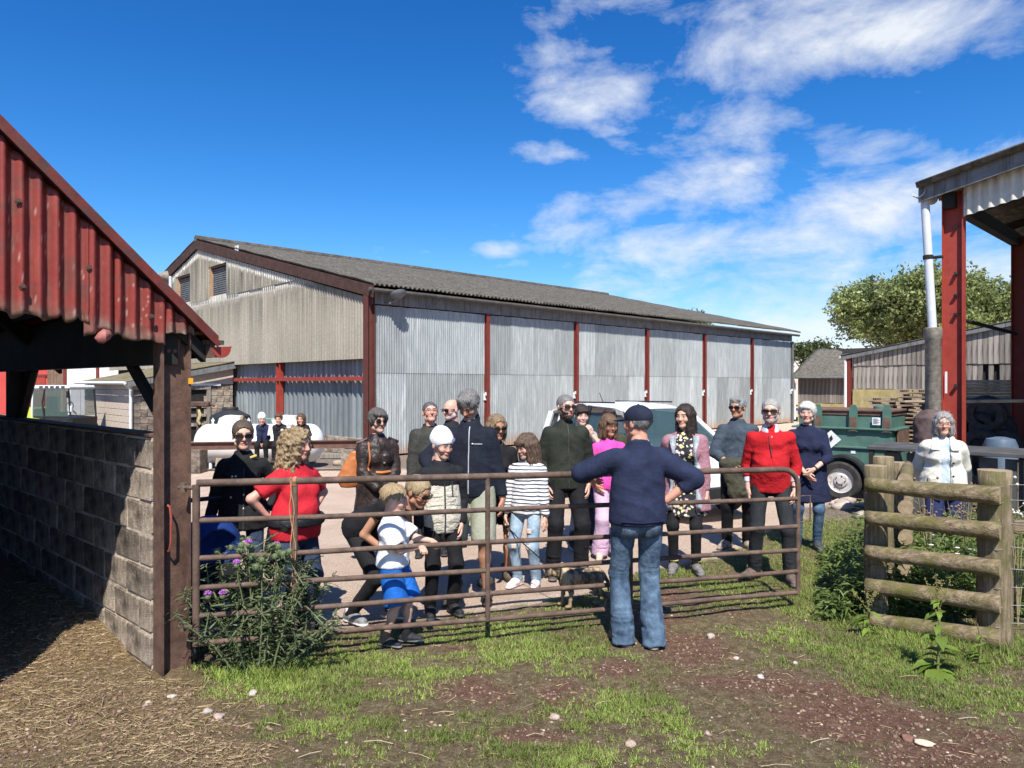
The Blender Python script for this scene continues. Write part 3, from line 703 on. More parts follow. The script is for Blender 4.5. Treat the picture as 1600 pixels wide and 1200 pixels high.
    m = MB(); m.prism([(.34, zv(.34)+.022), (-3.2, zv(-3.2)+.022), (-3.2, zv(-3.2)-.05), (.34, zv(.34)-.045)], 'y', -.165, -.155); m.prism([(.34, zv(.34)+.034), (-3.2, zv(-3.2)+.034), (-3.2, zv(-3.2)+.022), (.34, zv(.34)+.022)], 'y', -.165, -.09)
    m.build('verge_flashing', mat('dark_red_flashing', (.10,.020,.016), (.19,.04,.03), 6, .6, .4, 40, stain=(.08,.045,.035), stain_sc=8, stain_amt=.45), b)
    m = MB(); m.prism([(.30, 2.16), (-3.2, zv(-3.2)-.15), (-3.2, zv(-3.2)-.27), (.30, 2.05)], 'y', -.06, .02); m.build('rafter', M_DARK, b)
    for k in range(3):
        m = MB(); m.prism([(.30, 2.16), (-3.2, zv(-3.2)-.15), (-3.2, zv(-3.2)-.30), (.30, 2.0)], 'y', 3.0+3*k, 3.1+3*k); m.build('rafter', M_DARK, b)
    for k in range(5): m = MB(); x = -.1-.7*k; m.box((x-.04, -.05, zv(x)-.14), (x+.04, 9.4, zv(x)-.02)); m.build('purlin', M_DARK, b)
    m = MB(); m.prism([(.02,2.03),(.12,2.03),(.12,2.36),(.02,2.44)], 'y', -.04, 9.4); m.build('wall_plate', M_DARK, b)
    m = MB(); m.tube([(.08,.05,1.62),(.07,.62,2.04)], .045, 6); m.build('brace', M_DARK, b)
    m = MB(); m.tube([(.08,3.55,1.50),(.07,3.05,2.04)], .05, 6); m.build('brace', M_DARK, b)
    m = MB(); m.ibeam((.10, 3.75), .15, .12, 1.4, 2.05, .012, .01, 'x'); m.build('post', M_DARK, b)
    # half round gutter with a stop end
    pr = [(.375+.062*math.cos(a), 2.145+.062*math.sin(a)) for a in np.linspace(math.pi, 2*math.pi, 10)]; pr += [(p_, q_+.006) for (p_, q_) in [(.375+.056*math.cos(a), 2.145+.056*math.sin(a)) for a in np.linspace(2*math.pi, math.pi, 10)]]
    m = MB(); m.prism(pr, 'y', -.12, 9.3); g = m.build('gutter', M_RED, b)
    m = MB(); m.prism([(.375+.066*math.cos(a), 2.145+.066*math.sin(a)) for a in np.linspace(math.pi, 2*math.pi, 12)]+[(.45, 2.16),(.31, 2.15)], 'y', -.135, -.118); m.build('stop_end', M_REDB, g)
    m = MB(); m.box((.28, -.12, 2.17), (.40, .05, 2.20)); m.box((.30,-.13,2.08),(.33,.3,2.17)); m.build('eave_bracket', M_RUST, b)
    # block wall: every block its own piece, mortar core recessed
    w = tag(MB().box((.004, .09, -.05), (.14, 9.0, 1.54)).build('block_wall', M_MORTAR, b))
    brickwork(w, 'block', .085, 5.0, .02, 1.55, lambda u, d, z: (d*.9, u, z), M_BLOCK, M_MORTAR, .44, .2185, .10, .022, jit=.007, prox=.007, variants=12)
    brickwork(w, 'block', 5.0, 9.0, .02, 1.55, lambda u, d, z: (d*.9, u, z), M_BLOCK, M_MORTAR, .44, .2185, .10, .018, jit=.006)
    m = MB(); m.box((-.012, .09, 1.550), (.15, 9.0, 1.562), .004); m.build('coping', M_RUST, w)
    m = MB(); m.box((-7.0, -.08, 0), (-1.42, -.03, 2.6)); m.build('added_shade_wall', M_RUST, b)  # added out-of-view wall that keeps sky light out of the shed
    # far and near walls that close the shed
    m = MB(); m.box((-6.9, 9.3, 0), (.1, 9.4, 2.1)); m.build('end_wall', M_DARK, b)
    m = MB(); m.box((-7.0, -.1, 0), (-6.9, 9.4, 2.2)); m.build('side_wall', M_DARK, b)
left_shed()
# ------------------------------------------------------------------ ground
_yb = [(495,985),(600,972),(700,957),(860,940),(930,925),(1040,885),(1130,868),(1200,828),(1290,792),(1420,768)]
_yx = [G(*p)[0] for p in _yb]; _yy = [G(*p)[1] for p in _yb]
def yard_edge(X):
    y = np.interp(X, _yx, _yy); return np.where(X < _yx[0], _yy[0]-.18*(_yx[0]-X), np.where(X > _yx[-1], _yy[-1]+.6*(X-_yx[-1]), y))
def blobs(X, Y, L):
    r = np.zeros_like(X)
    for (px, py, rx, ry, w) in L:
        cx, cy = G(px, py); r = np.maximum(r, w*np.exp(-(((X-cx)/rx)**2+((Y-cy)/ry)**2)))
    return r
SOIL = [(1080,1010,.42,.45,1.0),(1180,1070,.5,.32,1.0),(1330,1120,.6,.30,1.0),(1480,1180,.5,.22,1.0),(760,1080,.35,.28,.75),(870,1075,.3,.25,.7),(1010,965,.4,.25,.8),(1160,960,.35,.2,.6),
        (960,1040,.25,.25,.6),(1150,900,.35,.3,.6),(560,965,.7,.25,.9),(1060,930,.3,.3,.7),(1550,1150,.4,.12,.7),(700,1010,.4,.12,.5),(640,1110,.35,.12,.55),(1280,960,.25,.2,.45),(830,1150,.3,.12,.6)]
GRASS = [(430,1060,.42,.24,1.3),(330,1085,.35,.16,1.3),(560,1035,.38,.22,1.1),(500,1130,.28,.08,.9),(520,1085,.3,.12,1.0),(860,1020,.5,.22,.85),(1400,1010,.45,.45,1.1),(1320,950,.45,.55,1.2),(1280,900,.5,.6,1.3),(1350,1010,.5,.35,1.2),(1130,905,.5,.35,1.0),(1000,890,.4,.3,.9),(780,985,.5,.2,.8),(1420,1060,.35,.2,.8),
         (1500,1080,.5,.25,.9),(1200,890,.4,.6,.9),(1080,900,.4,.3,.8),(960,1090,.3,.15,.7),(880,1180,.35,.1,.75),(700,1150,.3,.12,.6),(1150,1170,.25,.1,.6),(660,1050,.3,.12,.7),(1300,830,.6,1.2,1.0),(790,1000,.35,.2,.8)]
STRAW = [(120,1120,1.0,.75,1.3),(240,1150,.55,.42,1.1),(420,1170,.4,.16,.7),(560,1185,.3,.08,.5),(60,1000,1.2,1.4,1.4),(-200,1000,1.6,2.2,1.4),(330,1180,.5,.2,.9),(700,1190,.3,.1,.5),(960,1190,.3,.08,.45)]
def zones(X, Y):
    Pn = np.stack([X, Y, X*0], -1)
    nz = fbm(Pn, .55, 3, 21); nf = fbm(Pn, .15, 3, 31); ng = fbm(Pn, .05, 2, 37)
    ye = yard_edge(X)+.22*nz+.10*nf
    yard = np.clip((Y-ye)/.10+.5, 0, 1)
    soil = np.clip((blobs(X, Y, SOIL)*1.1+.60*nz+.45*nf-.30)*2.2, 0, 1)
    straw = np.clip((blobs(X, Y, STRAW)+.45*nz+.25*nf-.45)*2.4, 0, 1)
    gr = np.clip((.43+blobs(X, Y, GRASS)*.75-.75*soil-1.6*straw+.60*nz+.75*nf+.55*ng-.30)*1.9, 0, 1)*(1-yard)
    ca, sa = math.cos(SA), math.sin(SA); lx = (X+2.34)*ca+(Y-4.7)*sa; ly = -(X+2.34)*sa+(Y-4.7)*ca
    ins = np.clip((.12-lx)/.1, 0, 1)*np.clip((ly+.3)/.4, 0, 1)*(Y < 14); yard = yard*(1-ins); straw = np.maximum(straw, ins*np.clip(.75+.6*nz+.4*nf, 0, 1)); soil = soil*(1-ins); gr = gr*(1-ins)
    # rough ground beyond the yard, at the foot of the barns
    rub = np.clip((Y-15.6-.25*X*(X > 0))/.8+.5*nz, 0, 1)*np.clip((2.0-X)/2, 0, 1)
    rr = blobs(X, Y, [(1310,800,.9,.7,1.2),(1400,790,.9,.9,1.0),(1230,860,.3,.25,.5)])
    rub = np.maximum(rub, np.clip((rr+.5*nz-.4)*2.5, 0, 1))
    return yard, soil, straw, gr, rub
def height(X, Y):
    Pn = np.stack([X, Y, X*0], -1)
    near = np.clip((14-Y)/6, 0, 1)
    yard, soil, straw, gr, rub = zones(X, Y)
    h = (.022*fbm(Pn, .6, 3, 41)+.012*fbm(Pn, .12, 3, 51)*(1-.8*yard)+.02*np.maximum(0, fbm(Pn, .16, 2, 61))*straw*(1-yard))*near
    # straw heaped against the foot of the block wall
    ca, sa = math.cos(SA), math.sin(SA); lx = (X+2.34)*ca+(Y-4.7)*sa; ly = -(X+2.34)*sa+(Y-4.7)*ca
    h += .16*np.exp(-((lx+.05)/.30)**2)*np.clip((ly-.35)/.9, 0, 1)*(lx < .1)
    return h-.012
def axis(segs):
    a = []
    for (p, q, st) in segs: a += list(np.arange(p, q, st))
    return np.array(a+[segs[-1][1]])
def ground():
    xs = axis([(-900,-100,100),(-100,-20,8),(-20,-6,.6),(-6,-3.6,.10),(-3.6,3.8,.035),(3.8,7,.10),(7,20,.6),(20,100,8),(100,900,100)])
    ys = axis([(-60,-4,4),(-4,2.8,.4),(2.8,7.2,.035),(7.2,10,.08),(10,20,.30),(20,60,3),(60,200,20),(200,1500,100)])
    X, Y = np.meshgrid(xs, ys); x, y = X.ravel(), Y.ravel()
    yard, soil, straw, gr, rub = zones(x, y); z = height(x, y)
    V = np.stack([x, y, z], -1); n = len(xs); i = np.arange(len(ys)-1)[:, None]*n+np.arange(n-1)[None]
    Q = np.stack([i, i+1, i+n+1, i+n], -1).reshape(-1, 4)
    me = meshdata('ground', V, Q, None, True)
    for nm, a in (('yard', yard), ('soil', soil), ('straw', straw), ('grass', gr), ('rub', rub)):
        at = me.attributes.new(nm, 'FLOAT', 'POINT'); at.data.foreach_set('value', a.astype(np.float32))
    m, nt, N, L, b = nodes('ground')
    tc = N.new('ShaderNodeTexCoord'); v = tc.outputs['Object']
    def at(nm):
        a = N.new('ShaderNodeAttribute'); a.attribute_name = nm; return a.outputs['Fac']
    n1 = ntex(N, L, v, 1.3, 8, .65); n2 = ntex(N, L, v, 16, 9, .78); n3 = ntex(N, L, v, 70, 6, .78)
    turf = ramp(N, L, n2, [(.32, (.085,.060,.034)), (.5, (.175,.135,.076)), (.68, (.31,.25,.155))])
    soil_c = ramp(N, L, n2, [(.30, (.095,.051,.034)), (.5, (.185,.102,.070)), (.70, (.29,.18,.128))])
    straw_c = ramp(N, L, ntex(N, L, v, 22, 7, .75, (1, 2.2, 1)), [(.3, (.055,.036,.021)), (.46, (.19,.13,.072)), (.60, (.35,.25,.135)), (.75, (.50,.385,.235))])
    yard_c = ramp(N, L, n1, [(.3, (.52,.385,.29)), (.5, (.60,.46,.355)), (.7, (.66,.525,.415))])
    yard_c = mixc(N, L, ramp(N, L, ntex(N, L, v, .8, 8, .75, (1, 1.5, 1)), [(.56, (0,0,0)), (.72, (.55,.55,.55))]), yard_c, (.30,.205,.155))
    yard_c = mixc(N, L, ramp(N, L, ntex(N, L, v, 9, 6, .75), [(.60, (0,0,0)), (.72, (.45,.45,.45))]), yard_c, (.30,.21,.16))
    rub_c = ramp(N, L, n2, [(.3, (.10,.075,.055)), (.5, (.23,.18,.14)), (.7, (.38,.32,.26))])
    dry = mixc(N, L, ramp(N, L, n3, [(.55, (0,0,0)), (.68, (.6,.6,.6))]), turf, (.27,.21,.125))
    c = mixc(N, L, at('soil'), dry, soil_c); c = mixc(N, L, at('straw'), c, straw_c)
    c = mixc(N, L, at('yard'), c, yard_c); c = mixc(N, L, at('rub'), c, rub_c)
    c = mixc(N, L, 1.0, c, ramp(N, L, n3, [(.33, (.58,)*3), (.67, (1.45,)*3)]), 'MULTIPLY')
    L.new(c, b.inputs['Base Color']); b.inputs['Roughness'].default_value = .95; b.inputs['Specular IOR Level'].default_value = .12
    hh = N.new('ShaderNodeMath'); hh.operation = 'ADD'; L.new(n2, hh.inputs[0]); L.new(n3, hh.inputs[1])
    bump(N, L, b, hh.outputs[0], .95, .03)
    me.materials.append(m); o = link('ground', me); tag(o, kind='structure')
ground()

def in_view(n, y0, y1, pad=.25, power=1.0):
    """random ground points inside the picture's field, denser near"""
    u = rng.random(n); y = y0*(y1/y0)**(u**power); w = 800/F*y+pad; x = (rng.random(n)*2-1)*w
    return x, y
# ---- grass: single bent blades
def grass():
    X, Y = in_view(820000, 3.4, 12.5)
    yard, soil, straw, gr, rub = zones(X, Y)
    keep = rng.random(len(X)) < gr*.85+.03*(1-yard)
    # none inside the shed
    ca, sa = math.cos(SA), math.sin(SA); lx = (X+2.34)*ca+(Y-4.7)*sa
    keep &= ~((lx < .16) & (Y > 4.6))
    X, Y, gr = X[keep], Y[keep], gr[keep]; n = len(X)
    clump = fbm(np.stack([X, Y, X*0], -1), .07, 2, 71)
    tall = blobs(X, Y, [(420,1050,.32,.16,1.0),(330,1052,.2,.16,.9),(1400,960,.5,.35,1.0),(1540,1010,.6,.3,1.0),(1300,930,.3,.3,.5),(560,1000,.15,.1,.6),(1470,1000,.5,.3,.7)])
    hgt = (.008+.018*rng.random(n)+.020*np.clip(clump, 0, 1))*(.55+.6*gr)+tall*.09*rng.random(n)**1.5
    wd = (.0013+.0016*rng.random(n))*(1+.10*Y)
    a = rng.random(n)*2*np.pi; lean = hgt*(.3+1.3*rng.random(n)); dx, dy = np.cos(a)*lean, np.sin(a)*lean
    wx, wy = -np.sin(a)*wd, np.cos(a)*wd
    z = height(X, Y)-.003
    V = np.stack([np.stack([X-wx, Y-wy, z], -1), np.stack([X+wx, Y+wy, z], -1), np.stack([X+dx, Y+dy, z+hgt], -1)], 1).reshape(-1, 3)
    T = np.arange(n*3).reshape(-1, 3)
    t = rng.random(n)[:, None]; dryf = (rng.random(n) < .14+.30*np.clip(.6-gr, 0, 1))[:, None]
    lush = np.clip(.5+1.2*fbm(np.stack([X, Y, X*0], -1), .5, 2, 81), 0, 1)[:, None]
    c = np.array([.175,.27,.045])*(1-t)+np.array([.36,.45,.10])*t
    c = c*(.60+.55*lush)*(.7+.5*rng.random((n,1)))
    c = np.where(dryf, np.array([.30,.245,.13])*(.7+.5*t), c)
    mk('grass', V, T, attr_mat('grass_blade', .55, .35, 60, 0, .1), None, True, np.repeat(c, 3, 0)); tag(bpy.data.objects['grass'], 'short green grass growing over the bare trodden ground', 'grass', kind='stuff')
grass()
# ---- straw litter: thin bent stalks
def litter():
    X, Y = in_view(120000, 3.4, 7.5)
    yard, soil, straw, gr, rub = zones(X, Y)
    ca, sa = math.cos(SA), math.sin(SA); lx = (X+2.34)*ca+(Y-4.7)*sa
    pr = np.clip(straw*.42+.016*(1-yard)+.012*soil, 0, 1)*np.clip(.4+1.6*(fbm(np.stack([X, Y, X*0], -1), .2, 2, 77)+.35), .1, 1)*(~((lx > -.02) & (lx < .18) & (Y > 4.6)))
    k = rng.random(len(X)) < pr; X, Y, straw = X[k], Y[k], straw[k]; n = len(X)
    ln = .006+.042*rng.random(n)**3.2; wd = .0007+.0014*rng.random(n); a = rng.random(n)*2*np.pi
    ax = np.stack([np.cos(a), np.sin(a), .35*(rng.random(n)-.35)], -1); sd_ = np.stack([-np.sin(a), np.cos(a), a*0], -1)
    c0 = np.stack([X, Y, height(X, Y)+.006+.012*rng.random(n)*straw], -1)
    L_ = lambda s, w, h: c0+ax*(ln*s)[:, None]+sd_*(wd*w)[:, None]+np.array([0,0,1.])*(wd*h)[:, None]
    V = np.stack([L_(-1,-1,0), L_(-1,1,0), L_(-1,0,1.3), L_(1,-1,0), L_(1,1,0), L_(1,0,1.3)], 1).reshape(-1, 3)
    i = np.arange(n)[:, None]*6
    Q = np.concatenate([i+np.array([[0,3,5,2]]), i+np.array([[1,2,5,4]]), i+np.array([[0,1,4,3]])])
    t = rng.random(n)[:, None]; c = np.array([.26,.18,.085])*(1-t)+np.array([.58,.45,.26])*t
    c = c*np.where(rng.random(n) < .4, .45, 1.0)[:, None]
    o = mk('straw_litter', V, Q, attr_mat('straw_stalk', .7, 0, 80, 0, .1), None, False, np.repeat(c, 6, 0)); tag(o, 'trodden straw and chaff strewn over the shed floor and mud', 'straw', kind='stuff')
litter()
def stalks():
    m = MB(); r = random.Random(5)
    for k in range(26):
        px, py = 420+r.random()*1150, 1000+r.random()*195; x, y = G(px, py); z = float(height(np.array([x]), np.array([y]))[0]); a = r.gauss(0, .5); l = .02+.06*r.random()**2
        m.tube([(x-l*math.cos(a), y-l*math.sin(a), z+.012), (x, y, z+.016+.01*r.random()), (x+l*math.cos(a), y+l*math.sin(a), z+.012)], .0011+.0010*r.random(), 4)
    o = m.build('dry_stalks', mat('bleached_stalk', (.36,.27,.17), (.56,.46,.32), 12, .8, 0)); tag(o, 'bleached dry stalks lying over the trodden grass and soil', 'stalks', kind='stuff')
stalks()
# ---- clods and small gravel
def rock_shape(seed, sub=1, r=1.0, rough=.25, flat=.7):
    import bmesh
    bm = bmesh.new(); bmesh.ops.create_icosphere(bm, subdivisions=sub, radius=1)
    V = np.array([v.co[:] for v in bm.verts]); Fc = np.array([[l.index for l in f.verts] for f in bm.faces]); bm.free()
    V = V*(1+rough*vnoise(V, .8, seed)[:, None]+.5*rough*vnoise(V, .35, seed+1)[:, None]); V[:, 2] *= flat
    return V*r, Fc
def scatter(name, n, y0, y1, prob, size, cols, label, cat, sub=1, sink=.3, flat=.65, pad=.2):
    X, Y = in_view(n, y0, y1, pad); pr = prob(X, Y); k = rng.random(n) < pr; X, Y = X[k], Y[k]; m = len(X)
    Z = height(X, Y); VV, TT, CC = [], [], []; o = 0
    shp = [rock_shape(s, sub, 1, .35, flat) for s in range(6)]
    for j in range(m):
        V, T = shp[j % 6]; s = size[0]+(size[1]-size[0])*rng.random()**3; a = rng.random()*6.28; c_, s_ = math.cos(a), math.sin(a)
        st = np.array([1, .6+.5*rng.random(), .6+.5*rng.random()])
        v = V*st*s; v = np.stack([v[:, 0]*c_-v[:, 1]*s_, v[:, 0]*s_+v[:, 1]*c_, v[:, 2]], -1)+np.array([X[j], Y[j], Z[j]+s*flat*(1-2*sink)*.5])
        VV.append(v); TT.append(T+o); o += len(v); t = rng.random(); q = cols[rng.integers(len(cols))]; CC.append(np.repeat((np.array(q)*(.75+.5*t))[None], len(v), 0))
    ob = mk(name, np.vstack(VV), np.vstack(TT), attr_mat('stone_and_clod', .95, 0, 70, .5, .3), None, False, np.vstack(CC)); tag(ob, label, cat, kind='stuff')
def p_clod(X, Y):
    yard, soil, straw, gr, rub = zones(X, Y)
    ca, sa = math.cos(SA), math.sin(SA); lx = (X+2.34)*ca+(Y-4.7)*sa
    return np.clip(.30*soil+.55*straw+.04, 0, 1)*(1-yard)*(~((lx > -.1) & (lx < .25) & (Y > 4.5)))
scatter('soil_clods', 60000, 3.4, 7.0, p_clod, (.0025, .017), [(.19,.12,.088),(.25,.175,.12),(.13,.08,.06)], 'crumbs of red brown soil and dung on the trodden ground', 'soil')
def p_grav(X, Y):
    yard, soil, straw, gr, rub = zones(X, Y); return np.clip(.10*soil+.06*(1-yard)+.05*yard*(Y < 9)+.5*rub*(Y < 14), 0, 1)
scatter('gravel', 26000, 3.4, 14.0, p_grav, (.0025, .013), [(.42,.33,.25),(.30,.21,.16),(.52,.44,.35),(.24,.17,.12)], 'small pale gravel scattered over soil and yard', 'gravel')
# ---- single stones one can point at
def stones():
    S = [(325,1110,.030,(.40,.34,.30),'pale round stone at the grass edge in front of the thistle, left of a pair'),
         (343,1118,.034,(.38,.28,.24),'pinkish stone beside the pale round one in front of the thistle'),
         (1110,992,.040,(.40,.32,.27),'pale pink stone in bare soil behind the heel of the man in jeans'),
         (1150,1027,.020,(.42,.34,.29),'small flat brown stone on bare soil between two paler stones'),
         (1188,1057,.024,(.44,.42,.40),'grey white pebble on bare soil in the middle of the path'),
         (1243,1035,.020,(.44,.38,.34),'small white pebble in grass at the right edge of the path'),
         (1417,1151,.030,(.20,.10,.075),'dark red pebble on bare soil near the fence foot'),
         (1445,1161,.055,(.62,.48,.33),'flat cream chip of wood lying on soil near the picture bottom'),
         (268,1087,.024,(.44,.36,.30),'pale stone lying in straw below the block wall'),
         (232,1098,.022,(.40,.31,.25),'brown stone half buried in straw below the block wall'),
         (865,1120,.030,(.42,.33,.26),'broad flat stone in straw at the front of the grass'),
         (985,1158,.030,(.36,.28,.21),'earthy stone with tilted face in the straw patch'),
         (1105,1145,.022,(.35,.26,.20),'brown lump of earth among grass at the path side'),
         (395,1080,.030,(.45,.39,.35),'grey stone peeping from the grass below the steel stanchion')]
    me = attr_mat('stone_and_clod')
    for j, (px, py, r, c, lab) in enumerate(S):
        if px in (855, 905): px -= 430
        x, y = G(px, py); V, T = rock_shape(30+j, 2, r, .55, .60)
        if 'chip' in lab: V[:, 2] *= .35; V[:, 1] *= .55
        o = mk('stone', V, T, me, None, False, np.array(c)*(1+.25*vnoise(V, .02, j))[:, None], loc=(x, y, float(height(np.array([x]), np.array([y]))[0])+r*.18), rot=(0, 0, j*1.3)); tag(o, lab, 'stone', 'loose stones on the ground')
    # rubble heap of pale blocks by the bowser wheel
    for j in range(16):
        px, py = 1290+rng.random()*110, 783+rng.random()*30; x, y = G(px, py); r = .05+.09*rng.random(); V, T = rock_shape(60+j, 1, r, .3, .6)
        V[:, 0] *= 1.5
        o = mk('rubble_stone', V, T, me, None, False, np.repeat((np.array([.46,.38,.32])*(.7+.5*rng.random()))[None], len(V), 0), loc=(x, y, r*.2), rot=(0, 0, rng.random()*6))
        tag(o, 'pale broken stone in the rubble between bowser and log fence', 'rubble', 'rubble stones beside the bowser')
stones()

# ------------------------------------------------------------------ plants
def leaf_arrays(base, dirv, up, ln, wd, fold=.25, curl=.3, rng_=rng):
    """n leaves as 2x3 quads bent along their length; arrays of base points, directions, side hints"""
    n = len(base); d = dirv/np.linalg.norm(dirv, axis=1, keepdims=True)
    s = np.cross(d, up); s /= np.linalg.norm(s, axis=1, keepdims=True)+1e-9; nn = np.cross(s, d)
    ln = ln[:, None]; wd = wd[:, None]
    prof = [(0,.18),(.3,.95),(.65,.85),(1,.04)]; rows = []
    for (t, w) in prof:
        c = base+d*ln*t-nn*0+np.array([0,0,-1.])*ln*curl*t*t
        rows += [c-s*wd*w+nn*wd*w*fold, c, c+s*wd*w+nn*wd*w*fold]
    V = np.stack(rows, 1).reshape(-1, 3); i = np.arange(n)[:, None]*12; q = []
    for r in range(3):
        for k in range(2): q.append([r*3+k, r*3+k+1, r*3+k+4, r*3+k+3])
    Q = (i[:, None, :]+np.array(q)[None]).reshape(-1, 4)
    return V, Q
def rand_dir(n, zlo=-.2, zhi=.9):
    a = rng.random(n)*2*np.pi; z = zlo+(zhi-zlo)*rng.random(n); r = np.sqrt(np.maximum(0, 1-z*z)); return np.stack([r*np.cos(a), r*np.sin(a), z], -1)
LEAFM = lambda: attr_mat('leaf', .5, .42, 40, 0, .12, .4)
def thistle():
    x0, y0 = -1.72, 4.80
    t = thing('thistle', 'big spiny thistle bush with purple flower heads growing against the gate', 'thistle', (x0, y0, 0))
    st = MB(); VV, QQ, CC = [], [], []; o = 0; tips = []
    for k in range(34):
        a = rng.random()*6.28; r = .42*math.sqrt(rng.random()); bx, by = (r*math.cos(a)*1.0, r*math.sin(a)*.55)
        h = (.50+.34*rng.random())*(1.05-.55*(r/.42)**2)+ (.12 if k < 7 else 0)
        tx = bx*1.5+rng.normal(0, .05); ty = by*1.3+rng.normal(0, .04)
        p = [Vector((bx*.5, by*.5, 0)), Vector((bx*.9, by*.9, h*.5)), Vector((tx, ty, h))]
        st.tube(p, [.008, .006, .004], 5); tips.append(p[2])
        n = int(95*h/.6); f = rng.random(n)
        base = np.array([list(p[0].lerp(p[1], min(1, q*2)) if q < .5 else p[1].lerp(p[2], q*2-1)) for q in f])
        for br in range(3):
            q = .45+.5*rng.random(); bp = p[1].lerp(p[2], max(0, q*2-1)); e = bp+Vector((rng.normal(0,.09), rng.normal(0,.07), .05+.12*rng.random()))
            st.tube([bp, e], [.004, .0025], 4); tips.append(e)
            base = np.vstack([base, np.array([list(bp.lerp(e, w)) for w in rng.random(11)])])
        m = len(base); d = rand_dir(m, -.25, .75)
        V, Q = leaf_arrays(base, d, np.tile([0,0,1.], (m, 1))+rng.normal(0,.3,(m,3)), .030+.060*rng.random(m), .0028+.0042*rng.random(m), .4, .25)
        V += rng.normal(0, .0025, V.shape)                          # jagged spiny edges
        VV.append(V); QQ.append(Q+o); o += len(V); tt = rng.random(m)[:, None]
        c = np.array([.080,.112,.045])*(1-tt)+np.array([.20,.24,.125])*tt; CC.append(np.repeat(c, 12, 0))
    ob = mk('foliage', np.vstack(VV), np.vstack(QQ), LEAFM(), t, True, np.vstack(CC)); tag(ob, kind='stuff')
    st.build('stem', mat('thistle_stem', (.11,.14,.06), (.16,.19,.09), 8, .7, .2, 40), t, True)
    bm_ = mat('thistle_bud', (.075,.11,.045), (.16,.19,.10), 60, .8, .6, 120); fm = mat('thistle_flower', (.36,.09,.42), (.52,.20,.58), 60, .7, .4, 150)
    big = sorted(tips, key=lambda v: -v.z)
    for k, v in enumerate(big[:26]):
        r = .017+.008*rng.random(); m = MB(); m.lathe([(.004,-.9*r),(.8*r,-.6*r),(r,0),(.75*r,.6*r),(.45*r,.9*r)], (0,0,0), 9)
        for q in range(14):
            an = q*2.4; zz = -.5+1.2*q/14; m.tube([(r*.8*math.cos(an), r*.8*math.sin(an), zz*r), (r*1.5*math.cos(an), r*1.5*math.sin(an), zz*r+r*.4)], [.0022, .0004], 3, False)
        m.build('bud', bm_, t, True, loc=v)
    for (px, py, d_) in ((325,929,4.62),(348,928,4.60),(370,880,4.66),(388,848,4.74),(432,852,4.80)):
        w = P(px, py, d_)-Vector((x0, y0, 0)); r = .024; m = MB()
        m.lathe([(.004,-1.3*r),(.75*r,-1.0*r),(.85*r,-.5*r),(.5*r,-.1*r)], (0,0,0), 9); m.build('bud', bm_, t, True, loc=w)
        m = MB()
        for q in range(46):
            d = rand_dir(1, .15, 1)[0]; m.tube([(0,0,-.1*r), tuple(d*r*1.15)], [.002, .0026], 3)
        m.build('flower', fm, t, False, loc=w)
        b0 = Vector((w.x*.7, w.y*.6, .45)); m = MB(); m.tube([b0, (w.x*.95, w.y*.9, w.z*.85), w-Vector((0,0,.025))], [.005,.004,.003], 5); m.build('stem', bpy.data.materials['thistle_stem'], t, True)
thistle()
def dock(x, y, H, nl, label, seedhead=True, big=.17):
    t = thing('dock_plant', label, 'weed', (x, y, 0)); st = MB()
    st.tube([(0,0,0),(.02,.01,H*.5),(.0,.02,H)], [.009,.007,.003], 6)
    f = rng.random(nl)**1.2; base = np.stack([f*0+.01, f*0, f*H*.75], -1); d = rand_dir(nl, .15, .8)
    ln = (big*(.6+.7*rng.random(nl)))*(1.1-.6*f); wd = ln*(.20+.08*rng.random(nl))
    V, Q = leaf_arrays(base, d, np.tile([0,0,1.], (nl,1)), ln, wd, .25, .65); V += rng.normal(0,.002,V.shape)
    leafm = attr_mat('dock_leaf', .42, .35, 40, 0, .1, .4)
    for k in range(nl):
        c = np.array([.17,.25,.045])*(.7+.6*rng.random()) if rng.random() > .06 else np.array([.30,.24,.06])
        mk('leaf', V[k*12:(k+1)*12], Q[:6], leafm, t, True, np.repeat(c[None], 12, 0))
    st.build('stem', mat('dock_stem', (.12,.14,.05), (.20,.17,.07), 8, .7, .2, 40), t, True)
    if seedhead:
        VV = []; m = MB()
        for q in range(5):
            e = Vector((rng.normal(0,.05), rng.normal(0,.04), H*(.95+.15*rng.random()))); b0 = Vector((.01,.01,H*(.55+.08*q))); m.tube([b0, e], [.003,.0015], 4, False)
            for w in np.linspace(.1, 1, 22): c = b0.lerp(e, w)+Vector(rng.normal(0,.010,3)); m.lathe([(.0005,-.006),(.0055,0),(.0005,.006)], c, 4)
        m.build('seed_spike', mat('dock_seed', (.16,.17,.05), (.26,.20,.08), 30, .8, .2, 60), t)
x, y = G(1350, 985); dock(x, y-.05, .30, 9, 'small dock plant with broad yellow green leaves at the foot of the left fence post', True, .15)
x, y = G(1465, 1050); dock(x, y, .62, 26, 'tall dock plant with broad leaves and seed spikes in front of the log rails', True, .18)
x, y = G(1530, 1035); dock(x, y, .26, 12, 'bramble-like weed with rounded leaves below the thick right fence post', False, .10)
